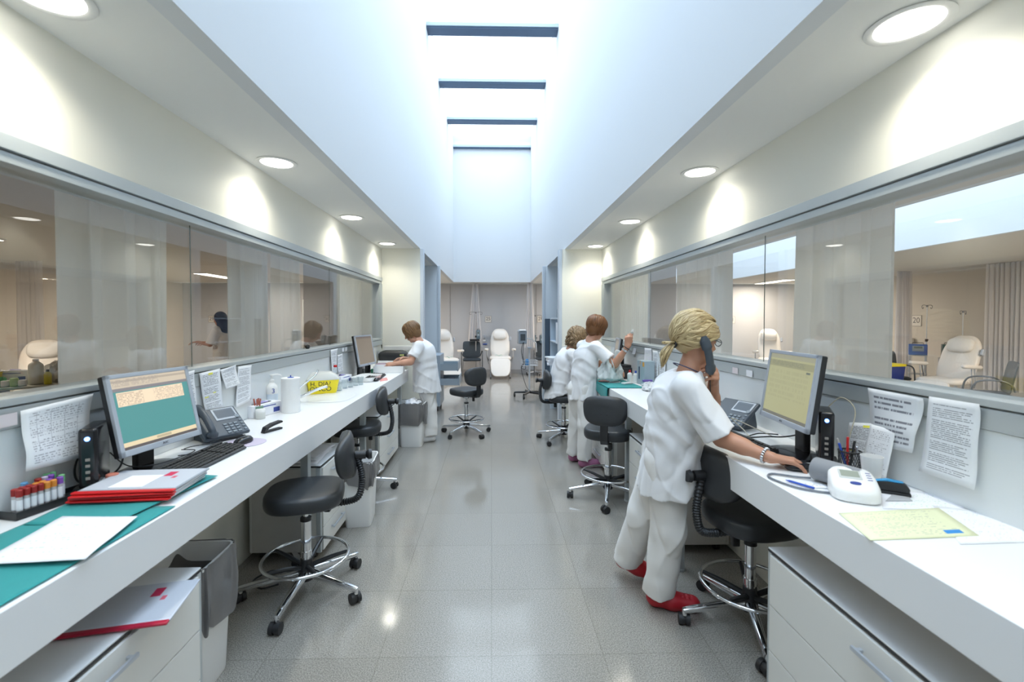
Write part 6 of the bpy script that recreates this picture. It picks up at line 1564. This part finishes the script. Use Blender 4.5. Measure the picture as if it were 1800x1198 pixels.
def hair_mat(name, c0, c1):
    m = bpy.data.materials.new(name); m.use_nodes = True; nt = m.node_tree; b = nt.nodes['Principled BSDF']
    at = nt.nodes.new('ShaderNodeUVMap'); sp = nt.nodes.new('ShaderNodeSeparateXYZ'); nt.links.new(at.outputs[0], sp.inputs[0])
    cb = nt.nodes.new('ShaderNodeCombineXYZ'); nt.links.new(math_node(nt, 'MULTIPLY', sp.outputs[0], 160), cb.inputs[0]); nt.links.new(math_node(nt, 'MULTIPLY', sp.outputs[1], 3), cb.inputs[1])
    n = nt.nodes.new('ShaderNodeTexNoise'); n.inputs['Scale'].default_value = 1; n.inputs['Detail'].default_value = 3; nt.links.new(cb.outputs[0], n.inputs['Vector'])
    r = nt.nodes.new('ShaderNodeValToRGB'); e = r.color_ramp.elements; e[0].position = .34; e[0].color = (*c0, 1); e[1].position = .66; e[1].color = (*c1, 1)
    nt.links.new(n.outputs['Fac'], r.inputs[0]); nt.links.new(r.outputs[0], b.inputs['Base Color'])
    bp = nt.nodes.new('ShaderNodeBump'); bp.inputs['Strength'].default_value = .5; bp.inputs['Distance'].default_value = .003; nt.links.new(n.outputs['Fac'], bp.inputs['Height']); nt.links.new(bp.outputs[0], b.inputs['Normal'])
    b.inputs['Roughness'].default_value = .42; b.inputs['Specular IOR Level'].default_value = .4
    return m
def lock(g, pts, rad, flat=.45, nrm=None, c=(0, 0, 0), seed=0.0):
    """a flattened tapering strand of hair along pts; uv runs across and along it"""
    P_ = [Vector(p) for p in pts]; m = len(P_); n = 6; rows = []
    for i in range(m):
        t = (P_[min(i + 1, m - 1)] - P_[max(i - 1, 0)]).normalized(); o = (P_[i] - Vector(c)); o = (o - t * o.dot(t))
        o = o.normalized() if o.length > 1e-5 else t.orthogonal(); w = t.cross(o); f = i / (m - 1)
        r = rad * (.35 + .65 * math.sin(min(1, f * 3 + .15) * PI / 2)) * (1 if f < .7 else max(.12, 1 - ((f - .7) / .3) ** 1.6))
        rows.append([g.bm.verts.new(P_[i] + w * r * math.cos(2 * PI * k / n) + o * r * flat * math.sin(2 * PI * k / n)) for k in range(n)])
    for i in range(m - 1):
        for k in range(n):
            f = g.bm.faces.new((rows[i][k], rows[i][(k + 1) % n], rows[i + 1][(k + 1) % n], rows[i + 1][k]))
            for l, (a, b) in zip(f.loops, ((k, i), (k + 1, i), (k + 1, i + 1), (k, i + 1))): l[g.uvl].uv = (seed + a * .012, seed * 3 + b / m)
def slerp(a, b, t):
    a, b = a.normalized(), b.normalized(); w = a.angle(b)
    if w < 1e-4: return a
    return (a * math.sin((1 - t) * w) + b * math.sin(t * w)) / math.sin(w)
def swept_hair(parent, L, origin, m, kind, rng, n=230, sc=1.0, name='hair'):
    g = G(); c = L(0, -.012, .018); R0 = (.080, .099, .093)
    ex = (L(1, 0, 0) - L(0, 0, 0)).normalized(); ey = (L(0, 1, 0) - L(0, 0, 0)).normalized(); ez = (L(0, 0, 1) - L(0, 0, 0)).normalized()
    W = lambda d, k=1.0: c + (ex * d.x * R0[0] + ey * d.y * R0[1] + ez * d.z * R0[2]) * k * sc
    # scalp volume under the strands
    seeds = []
    for i in range(n):
        s = rng.random() * 20; az = rng.uniform(-PI, PI)
        if kind == 'ponytail':
            # start anywhere over the front and crown, run back to the tie
            el = rng.uniform(.05, 1.25); d0 = Vector((math.sin(az) * math.cos(el), math.cos(az) * math.cos(el), math.sin(el)))
            if d0.y < -.5: d0.y += .6
            if d0.z < .25 and d0.y > .55: d0.z += .45
            d0.normalize(); tie = Vector((.0, -.93, -.52)); vol = rng.uniform(1.03, 1.15) + .15 * max(0, d0.z); am = rng.uniform(.06, .16); ph = rng.random() * 6; fr = rng.uniform(1.2, 2.2)
            pts = []
            side = d0.cross(tie).normalized()
            for j in range(15):
                t = j / 14; d = slerp(d0, tie, t); d = (d + side * am * math.sin(fr * 2 * PI * t + ph) * math.sin(PI * t)).normalized()
                pts.append(W(d, vol * (1 + .10 * math.sin(PI * min(1, t * 1.5)) * max(0, d.z + .1) + .018 * math.sin(9 * t + ph)) * (1 - .06 * t)))
            lock(g, pts, rng.uniform(.006, .013) * sc, .55, c=c, seed=s)
        elif kind in ('bob', 'curly'):
            el = rng.uniform(.9, 1.5); az0 = az; crown = Vector((math.sin(az0) * .25, math.cos(az0) * .25 - .05, 1)).normalized()
            azf = az0
            if abs(azf) < .75: azf = .75 * (1 if azf >= 0 else -1) * rng.uniform(1, 1.5)
            low = rng.uniform(-.35, -.05) if abs(azf) < 1.2 else rng.uniform(-.75, -.35)
            d1 = Vector((math.sin(azf), math.cos(azf), 0)); end = (d1 + Vector((0, 0, low))).normalized(); pts = []; ph = rng.random() * 6
            vol = rng.uniform(1.03, 1.14) if kind == 'bob' else rng.uniform(1.02, 1.35)
            am = .05 if kind == 'bob' else .20; fr = 1.2 if kind == 'bob' else rng.uniform(2.5, 4.5); side = crown.cross(end).normalized()
            for j in range(14 if kind == 'bob' else 22):
                t = j / (13 if kind == 'bob' else 21); d = slerp(crown, end, t); d = (d + side * am * math.sin(fr * 2 * PI * t + ph) * t).normalized()
                pts.append(W(d, vol * (1 + .03 * math.sin(fr * 2 * PI * t + ph + 1.5) * (1 if kind == 'bob' else 2.2) + (.05 * math.sin(PI * t)))))
            if kind == 'bob':
                for q in (.018, .036, .05): pts.append(pts[13] + (pts[13] - pts[12]).normalized() * q * .6 + Vector((0, 0, -q * .7)) - ey * q * .1)
            else:
                b_ = pts[-1]
                for j in range(9):
                    q = (j + 1) * .017; pts.append(b_ + Vector((0, 0, -q * .9)) + Vector((math.sin(ph + q * 95), math.cos(ph + q * 95), 0)) * .014 - ey * q * .25)
            lock(g, pts, rng.uniform(.007, .013) * sc, .5, c=c, seed=s)
    if kind == 'ponytail':
        tie = W(Vector((0, -.84, -.54)).normalized(), 1.06)
        for i in range(34):
            s = rng.random() * 20; o = Vector((rng.uniform(-1, 1), rng.uniform(-1, 1), 0)) * .012; ln = rng.uniform(.75, 1.15); pts = []
            for j in range(10):
                t = j / 9; pts.append(tie + (-ey * (.040 * math.sin(min(1, t * 1.3) * 1.7)) * (1 if i > 4 else 1.4) - ez * (.125 * t ** 1.1) * (ln if i > 5 else .15)) * 1.0 + o * (.5 + 1.3 * math.sin(PI * t)))
            lock(g, pts, rng.uniform(.004, .007), .6, c=tie - ez * .05 + ey * .03, seed=s)
    for v in g.bm.verts: v.co -= Vector(origin)
    return P(name, g, m, parent, 80)
def scalp(parent, L, origin, m, kind, name='hair_underlayer'):
    c = L(0, -.012, .018); S = Sdf(Vector(c) - Vector((.2, .2, .22)), Vector(c) + Vector((.2, .2, .2)), .006)
    ex = (L(1, 0, 0) - L(0, 0, 0)).normalized(); ey = (L(0, 1, 0) - L(0, 0, 0)).normalized(); ez = (L(0, 0, 1) - L(0, 0, 0)).normalized(); M = Matrix((ex, ey, ez)).transposed()
    S.ell(L(0, -.016, .026), (.083, .094, .089), M, .01)
    if kind != 'ponytail': S.ell(L(0, -.045, -.03), (.080, .062, .085), M, .03)
    else: S.ell(L(0, -.06, -.02), (.055, .045, .055), M, .03)
    S.ell(L(0, .085, -.030), (.066, .072, .078), M, .012, 's'); S.cap(L(-.1, .055, -.075), L(.1, .055, -.075), .055, .055, .01, None, 's')
    o = P(name, S.mesh(origin, 2), m, parent); return o

def limb(S, a, b, c, r0, r1, r2, k=.02):
    S.cap(a, b, r0, r1, k); S.cap(b, c, r1 * .98, r2, k * .6)
def person(spec, label, hair):
    """spec holds the joints in the place's own metres"""
    J = {k_: Vector(v) for k_, v in spec.items() if isinstance(v, (tuple, Vector)) and len(v) == 3 and not isinstance(v[0], (tuple, list))}
    org = Vector((J['pelvis'].x, J['pelvis'].y, 0)); fw = Vector(spec['facing']).normalized(); sd = fw.cross(Vector((0, 0, 1))).normalized()   # sd: the person's right
    root = T('person', label, 'person', org)
    allp = list(J.values()); hh = spec.get('res', .0055); build = spec.get('build', 1.0)
    pts = [J[q] for q in J if q not in ('facing', 'look', 'up')]
    lo = Vector([min(p[i] for p in pts) - .24 for i in range(3)]); hi = Vector([max(p[i] for p in pts) + .24 for i in range(3)]); lo.z = min(lo.z, -.01); 
    S = Sdf(lo, hi, hh)
    wq = spec.get('tw', 1.0); hip = .080 * build * wq
    hipR, hipL = J.get('hipR', J['pelvis'] + sd * hip), J.get('hipL', J['pelvis'] - sd * hip)
    S.cap(J['pelvis'] - sd * .05, J['pelvis'] + sd * .05, .09 * wq, .09 * wq, .04, (fw, .85)); S.cap(J['pelvis'], J['chest'], .105 * wq, .11 * wq, .05, (fw, .72)); S.cap(J['chest'], J['neck'], .11, .055, .05, (fw, .75))
    S.cap(J['shR'], J['shL'], .045, .045, .05); S.cap(J['neck'], J['head'] - Vector((0, 0, .03)), .047, .045, .025)
    for s_ in 'RL':
        limb(S, J['sh' + s_], J['el' + s_], J['wr' + s_], .046 * build, .038 * build, .025, .02); S.cap(J['el' + s_], J['el' + s_] * .55 + J['wr' + s_] * .45, .037 * build, .035 * build, .02)
        limb(S, hipR if s_ == 'R' else hipL, J['kn' + s_], J['an' + s_], .078, .052, .036, .03); S.cap(J['an' + s_], J['toe' + s_], .034, .026, .02)
        h = spec.get('hand' + s_)
        if h: hand_prims(S, J['wr' + s_], *h[:4], **(h[4] if len(h) > 4 else {}))
    L = head_prims(S, J['head'], spec['look'], spec.get('up', (0, 0, 1)), spec.get('hsc', 1.0))
    o = P('body', S.mesh(org, 1), spec.get('skin', SKIN), root)
    # tunic
    T_ = Sdf(lo, hi, hh * 1.15); hem = Vector(spec['hem']); hemn = Vector(spec.get('hemn', (0, 0, -1)))
    wv = spec.get('tw', 1.0)
    T_.cap(J['chest'] + Vector((0, 0, .02)), J['neck'] - Vector((0, 0, .045)), .140 * wv, .080, .05, (fw, .80)); T_.cap(J['pelvis'] * .5 + J['chest'] * .5, J['chest'], .150 * wv, .145 * wv, .06, (fw, .80))
    T_.cap(J['shR'] - sd * .01, J['shL'] + sd * .01, .058, .058, .05)
    hp = spec.get('skirt', J['pelvis'] - Vector((0, 0, .10))); T_.cap(J['chest'], Vector(hp) - Vector((0, 0, .12)), .150 * wv, .204 * wv, .05, (fw, .84))
    for q in spec.get('belly', []): T_.ell(q[0], q[1], None, .06)
    for s_ in 'RL':
        a, b = J['sh' + s_], J['el' + s_]; f = spec.get('sleeve' + s_, .72); e = a.lerp(b, f); e2 = a.lerp(b, f + .12)
        T_.cap(a, e2, .064 * build, .080 * build, .035); T_.cut_near(e, b - a, .135, .065)
    T_.cut(hem, hemn); T_.ell(L(0, -.01, -.135), (.068, .072, .045), None, .012, 's')
    fl = spec.get('folds', [])
    def df(p):
        r1 = np.abs(np.sin(p[:, 0] * 9 + p[:, 2] * 14 + 1.8 * np.sin(p[:, 1] * 11 + p[:, 2] * 5))); r2 = np.abs(np.sin(p[:, 1] * 13 - p[:, 2] * 11 + 1.6 * np.sin(p[:, 0] * 14)))
        d = -.0075 * (1 - r1) ** 3 + .0065 * (1 - r2) ** 3
        low = np.clip((J['chest'].z - p[:, 2]) / .4, 0, 1); ang = np.arctan2(p[:, 1] - J['pelvis'].y, p[:, 0] - J['pelvis'].x)
        w_ = np.sin(ang * 6 + 1.2 * np.sin(p[:, 2] * 4) + spec.get('ph', 0)); d = d + low * .0075 * (1 - np.abs(w_)) ** 1.5 - low * .002
        for f_ in fl: d = d + fold(p, **f_)
        return d
    T_.disp(df)
    P('tunic', T_.mesh(org, 1), UNIF, root)
    # trousers
    Q = Sdf(lo, hi, hh * 1.25)
    Q.cap(J['pelvis'] - sd * .05, J['pelvis'] + sd * .05, .108 * wv, .108 * wv, .04, (fw, .9))
    for s_, hp_ in (('R', hipR), ('L', hipL)):
        kn, an = J['kn' + s_], J['an' + s_]; Q.cap(hp_, kn, .100 * build, .083 * build, .03); Q.cap(kn, an + (an - kn).normalized() * .07, .082 * build, .080 * build, .03)
    for s_ in 'RL': Q.cut_near(J['an' + s_] + Vector((0, 0, -.004)), (J['an' + s_] - J['kn' + s_]), .16, .075)
    Q.disp(lambda p: -.010 * (1 - np.abs(np.sin(p[:, 0] * 16 + p[:, 1] * 9 + 1.2 * np.sin(p[:, 2] * 7)))) ** 3 + .009 * (1 - np.abs(np.sin(p[:, 1] * 21 - p[:, 0] * 8 + 1.5 * np.sin(p[:, 2] * 6)))) ** 3 + .0022 * np.sin(p[:, 2] * 48 + p[:, 0] * 20 + p[:, 1] * 14) * np.exp(-(p[:, 2] - .17) ** 2 / .008))
    P('trousers', Q.mesh(org, 1), UNIFP, root)
    # shoes
    for s_ in 'RL':
        a, b = J['an' + s_], J['toe' + s_]; d = Vector((b.x - a.x, b.y - a.y, 0)).normalized(); pt = spec.get('pitch' + s_, 0)
        X = Vector((a.x, a.y, 0)) - d * .035
        base = X + Vector((0, 0, spec.get('lift' + s_, 0.0)))
        K = Sdf(base - Vector((.28, .28, .02)), base + Vector((.28, .28, .22)), .0045)
        q = lambda x, z: base + d * x * math.cos(pt) + Vector((0, 0, z + max(0, .21 - x) * math.sin(pt)))
        K.cap(q(.02, .045), q(.10, .040), .040, .040, .03); K.cap(q(.10, .042), q(.20, .034), .043, .040, .03, (d.cross(Vector((0, 0, 1))), 1.15)); K.cap(q(.01, .050), q(.06, .062), .038, .040, .02)
        if not pt: K.cut(Vector((0, 0, .0015)), (0, 0, -1))
        K.ell(q(.02, .115), (.042, .042, .05), None, .01, 's')
        for i in range(3):
            for j in (-1, 0, 1): K.ell(q(.145 + i * .022, .082 - i * .006) + d.cross(Vector((0, 0, 1))) * j * .018, (.0055, .0055, .012), None, .002, 's')
        P('clog', K.mesh(org, 1), spec.get('shoe', CLOG), root)
    if hair:
        scalp(root, L, org, hair[1], hair[0]); swept_hair(root, L, org, hair[1], hair[0], random.Random(hair[2]), hair[3], 1.0)
    return root, L, org
CU = lambda a, b, c: (a, b, c)
BLOND = hair_mat('blonde_hair', (.20, .115, .035), (.74, .60, .34)); AUB = hair_mat('auburn_hair', (.07, .024, .008), (.24, .10, .032)); CURL = hair_mat('ash_curly_hair', (.12, .065, .03), (.42, .29, .16)); BRN = hair_mat('brown_streaked_hair', (.06, .026, .010), (.30, .17, .075))

# blonde woman on the phone
sp = dict(facing=(.93, -.30, 0), look=(.96, .14, -.20), up=(.25, .0, 1), build=1.0, tw=1.0, res=.0048,
    pelvis=(.90, 2.34, .80), chest=(.94, 2.27, 1.08), neck=(.975, 2.22, 1.255), head=(1.005, 2.22, 1.405),
    shR=(.915, 2.10, 1.185), shL=(1.06, 2.38, 1.195), elR=(1.045, 2.03, .965), wrR=(1.165, 1.865, .925), elL=(1.17, 2.38, 1.02), wrL=(1.105, 2.235, 1.195),
    knR=(.90, 2.27, .44), anR=(.875, 2.33, .085), toeR=(1.00, 2.305, .03), knL=(.84, 2.46, .44), anL=(.785, 2.60, .115), toeL=(.905, 2.575, .03),
    handR=((.86, -.22, -.10), (0, -.05, -1), (-.25, 1, 0), ((.25, .30, .2), (.28, .35, .2), (.32, .38, .2), (.38, .4, .25)), dict(thumb=(.75, .25, .1), spread=.12)),
    handL=((-.25, -.70, .55), (-1, .1, -.1), (.1, .5, .85), ((1.0, .8, .4), (1.05, .8, .4), (1.1, .85, .4), (1.15, .9, .4)), dict(thumb=(.7, .6, .3), spread=.02)),
    hem=(.93, 2.33, .635), hemn=(.12, 0, -1), skirt=(.925, 2.33, .66), sleeveR=.94, sleeveL=.7, skin=SKIN2,
    pitchL=.28, liftL=.0, ph=.6,
    folds=[dict(o=(.93, 2.15, 1.0), n=(.6, -.3, .75), wl=.085, amp=.0035, c=(.90, 2.15, .95), rad=.20), dict(o=(.95, 2.1, .8), n=(-.8, .2, .4), wl=.10, amp=.004, c=(.99, 2.18, .82), rad=.22),
           dict(o=(.95, 2.1, 1.1), n=(.3, -.6, .5), wl=.05, amp=.004, c=(1.0, 2.06, 1.06), rad=.09), dict(o=(.80, 2.35, .9), n=(.2, .1, 1), wl=.09, amp=.004, c=(.80, 2.3, .98), rad=.14)])
wo, L, org = person(sp, 'blonde woman in white uniform and red clogs leaning on desk, phone at ear', ('ponytail', BLOND, 3, 300))
g = G(); tie = L(0, -.105, -.045); ey = (L(0, 1, 0) - L(0, 0, 0)).normalized()
g.torus((0, 0, 0), .015, .008, 20, 8, Matrix.Translation(tie - org) @ ey.to_track_quat('Z', 'Y').to_matrix().to_4x4()); P('hair_tie', g, BLKP, wo)
# spectacles
g = G()
for s in (-1, 1):
    c = L(s * .033, .104, .004); g.tube([c + (L(math.cos(a) * .024, 0, math.sin(a) * .016) - L(0, 0, 0)) for a in [i / 20 * 2 * PI for i in range(20)]], .0018, 6, closed=True)
    g.tube([L(s * .057, .100, .008), L(s * .075, .06, .010), L(s * .082, -.01, .006)], .0020, 6)
g.tube([L(-.010, .108, .006), L(0, .111, .008), L(.010, .108, .006)], .0018, 6)
for v in g.bm.verts: v.co -= org
tag(P('spectacles', g, BLKP, None, 40, org), 'dark framed spectacles worn by the blonde woman', 'glasses')
# neck piping and bracelet, ring
g = G()
nk = [L(math.sin(a) * .062, -.012 + math.cos(a) * .066, -.150 - .014 * math.cos(a)) for a in [i / 28 * 2 * PI for i in range(28)]]
g.tube([p - org for p in nk], .0028, 6, closed=True); P('neck_piping', g, mat('navy_piping', (.03, .04, .10), .6), wo)
def band(parent, a, b, f, r, w, m, org, name='bracelet', beads=False):
    a, b = Vector(a), Vector(b); c = a.lerp(b, f); q = (b - a).to_track_quat('Z', 'Y').to_matrix().to_4x4(); g = G()
    X = Matrix.Translation(c - org) @ q
    if beads:
        for i in range(18):
            t = i / 18 * 2 * PI; g.box((r * math.cos(t), r * math.sin(t), 0), (.007, .0075, w), .002, 1, X)
    else: g.lathe([(r, -w / 2), (r + .003, -w / 2), (r + .003, w / 2), (r, w / 2)], 28, X=X, cap=False)
    return P(name, g, m, parent)
band(wo, sp['elR'], sp['wrR'], .90, .031, .012, STEEL, org, 'bracelet', True)
# handset held to the ear
hs = T('telephone_handset', 'dark telephone handset held at the ear of the blonde woman', 'telephone', (0, 0, 0))
a = L(.097, -.012, -.004); b = L(.086, .055, -.135)
out = (L(1, 0, 0) - L(0, 0, 0)).normalized()
g = G(); pts = tube_path([a, a.lerp(b, .25) + out * .014, a.lerp(b, .5) + out * .018, a.lerp(b, .8) + out * .012, b], 6); m = len(pts)
g.tube([a - (b - a).normalized() * .024] + pts + [b + (b - a).normalized() * .02], [.012] + [.026 if i < m * .25 or i > m * .75 else .020 for i in range(m)] + [.012], 14); [setattr(v, 'co', v.co - out * ((v.co - a).dot(out) * .38)) for v in g.bm.verts]; P('handset_body', g, PHONE, hs, 60)
g = G(); g.tube(tube_path([tuple(b), (1.12, 2.28, 1.05), (1.22, 2.36, .91), (1.28, 2.44, .893), (1.335, 2.52, .90)]), .0026, 6); P('cord', g, BLKP, hs, 60)
# red-haired woman standing at the cloth
sp = dict(facing=(.80, .60, 0), look=(.78, .45, -.42), up=(.35, .2, 1), build=.90, tw=.82, res=.0065,
    pelvis=(0.915, 4.62, .80), chest=(0.965, 4.63, 1.10), neck=(1.020, 4.65, 1.29), head=(1.085, 4.66, 1.425),
    shR=(1.050, 4.53, 1.225), shL=(0.965, 4.80, 1.22), elR=(1.205, 4.42, 1.06), wrR=(1.315, 4.36, 1.245), elL=(1.185, 4.86, 1.0), wrL=(1.285, 4.72, .98),
    knR=(0.945, 4.55, .44), anR=(0.945, 4.58, .09), toeR=(1.075, 4.60, .03), knL=(0.885, 4.72, .44), anL=(0.875, 4.78, .09), toeL=(1.015, 4.82, .03),
    handR=((.10, -.02, 1), (.25, .75, .15), (.9, -.3, 0), ((.6, .9, .5), (.7, .9, .5), (.8, 1, .5), (.9, 1, .5)), dict(thumb=(.2, .7, .3), spread=.02)),
    handL=((.5, -.6, -.1), (-.3, -.5, -.6), (-.4, -.5, .3), ((.5, .5, .3),) * 4, dict(thumb=(.6, .4, .2))),
    hem=(0.925, 4.62, .70), hemn=(.15, 0, -1), skirt=(0.935, 4.62, .73), skin=SKIN2, shoe=CLOGP, ph=2.0,
    folds=[dict(o=(.9, 4.5, 1.0), n=(.5, 0, .85), wl=.11, amp=.003, c=(.92, 4.5, 1.0), rad=.22)])
wo, L, org = person(sp, 'red-haired woman in white uniform standing upright, lifting a small vial', ('bob', AUB, 5, 190))
band(wo, sp['elR'], sp['wrR'], .80, .030, .018, STEEL, org, 'wristwatch'); band(wo, sp['elR'], sp['wrR'], .93, .028, .008, BLKP, org, 'bracelet')
t = T('medicine_vial', 'clear vial with pale tip held up by the red-haired woman', 'vial', (1.347, 4.385, 1.315), 0, rot=(R(8), R(14), 0))
g = G(); g.lathe([(.004, 0), (.017, .006), (.017, .060), (.008, .072)], 18); P('body', g, CLEAR, t); g = G(); g.lathe([(.009, .072), (.009, .090), (.005, .098)], 14); P('tip', g, WPL, t)

# curly-haired woman seated behind her
sp = dict(facing=(.92, .35, 0), look=(.80, .30, -.70), up=(.6, .2, .8), build=.95, tw=.92, res=.0075,
    pelvis=(0.840, 5.60, .70), chest=(0.900, 5.56, .97), neck=(0.980, 5.56, 1.15), head=(1.060, 5.57, 1.27),
    shR=(0.970, 5.42, 1.09), shL=(0.930, 5.72, 1.09), elR=(1.060, 5.36, .88), wrR=(1.240, 5.42, .925), elL=(1.100, 5.82, .90), wrL=(1.280, 5.74, .925),
    knR=(1.210, 5.50, .58), anR=(1.160, 5.52, .26), toeR=(1.280, 5.54, .22), knL=(1.200, 5.72, .58), anL=(1.140, 5.70, .26), toeL=(1.260, 5.70, .22),
    hipR=(0.880, 5.52, .69), hipL=(0.860, 5.68, .69),
    handR=((.9, .2, -.1), (0, 0, -1), (-.2, .9, 0), ((.3, .4, .2),) * 4), handL=((.9, -.2, -.1), (0, 0, -1), (.2, -.9, 0), ((.3, .4, .2),) * 4),
    hem=(0.840, 5.6, .585), hemn=(.35, 0, -1), skirt=(0.810, 5.6, .62), skin=SKIN2, shoe=mat('white_clog', (.7, .7, .7), .5), liftR=.19, liftL=.19, ph=1.0)
person(sp, 'curly-haired woman in white uniform seated on the far stool, bent over desk', ('curly', CURL, 8, 260))

# woman sorting folders
sp = dict(facing=(-.95, .30, 0), look=(-.80, .12, -.58), up=(-.45, .1, .85), build=1.0, tw=1.02, res=.0065,
    pelvis=(-.80, 5.66, .76), chest=(-.83, 5.62, 1.07), neck=(-.90, 5.62, 1.25), head=(-.985, 5.62, 1.355),
    shR=(-.87, 5.80, 1.19), shL=(-.875, 5.47, 1.18), elR=(-.98, 5.86, .97), wrR=(-1.10, 5.70, 1.02), elL=(-.955, 5.38, 1.005), wrL=(-1.13, 5.36, .985),
    knR=(-.78, 5.72, .42), anR=(-.78, 5.78, .085), toeR=(-.92, 5.82, .03), knL=(-.76, 5.60, .42), anL=(-.75, 5.60, .085), toeL=(-.88, 5.58, .03),
    handR=((-.8, -.5, -.15), (.2, -.4, -.8), (-.3, -.7, .3), ((.4, .5, .3),) * 4, dict(thumb=(.6, .4, .2))), handL=((-.95, .05, -.12), (.1, .5, -.8), (-.2, .8, .4), ((.35, .45, .3),) * 4, dict(thumb=(.6, .4, .2))),
    hem=(-.80, 5.66, .615), hemn=(-.05, 0, -1), skirt=(-.795, 5.66, .65), skin=SKIN, shoe=mat('white_clog', (.7, .7, .7), .5), ph=3.0,
    folds=[dict(o=(-.8, 5.5, 1.0), n=(-.5, 0, .85), wl=.12, amp=.003, c=(-.78, 5.5, .95), rad=.25)])
person(sp, 'woman with brown bob in white uniform sorting folders at the desk end', ('bob', BRN, 11, 190))

# woman in a dark headscarf in the dim room
hx, hy = -4.72, 8.1
sp = dict(facing=(-.97, .2, 0), look=(-.95, .2, -.15), build=1.0, tw=1.0, res=.009,
    pelvis=(hx, hy, .90), chest=(hx, hy, 1.18), neck=(hx - .02, hy, 1.40), head=(hx - .05, hy, 1.52), shR=(hx - .02, hy + .17, 1.32), shL=(hx - .02, hy - .17, 1.32),
    elR=(hx - .12, hy + .20, 1.08), wrR=(hx - .34, hy + .12, 1.10), elL=(hx - .10, hy - .20, 1.08), wrL=(hx - .33, hy - .16, 1.12),
    knR=(hx, hy + .08, .48), anR=(hx, hy + .08, .09), toeR=(hx - .13, hy + .08, .03), knL=(hx, hy - .08, .48), anL=(hx, hy - .08, .09), toeL=(hx - .13, hy - .08, .03),
    handR=((-1, 0, -.1), (0, 0, -1), (0, -1, 0), ((.3, .3, .2),) * 4), handL=((-1, 0, -.1), (0, 0, -1), (0, 1, 0), ((.3, .3, .2),) * 4),
    hem=(hx, hy, .40), skirt=(hx, hy, .45), sleeveR=.98, sleeveL=.98, skin=SKIN2, shoe=mat('dark_shoe', (.05, .04, .04), .5))
wo, L, org = person(sp, 'woman in dark blue headscarf and long pale coat, arms out, in the dim room', None)
S_ = Sdf(L(0, 0, 0) - Vector((.25, .25, .35)), L(0, 0, 0) + Vector((.25, .25, .25)), .008); S_.ell(L(0, -.025, .022), (.098, .108, .104), None, .02); S_.cap(L(0, -.05, -.04), L(0, -.055, -.20), .085, .105, .04); S_.ell(L(0, .105, -.02), (.055, .05, .07), None, .01, 's')
P('headscarf', S_.mesh(org, 2), mat('navy_scarf', (.018, .03, .075), .8, bump=.2, bscale=60), wo)
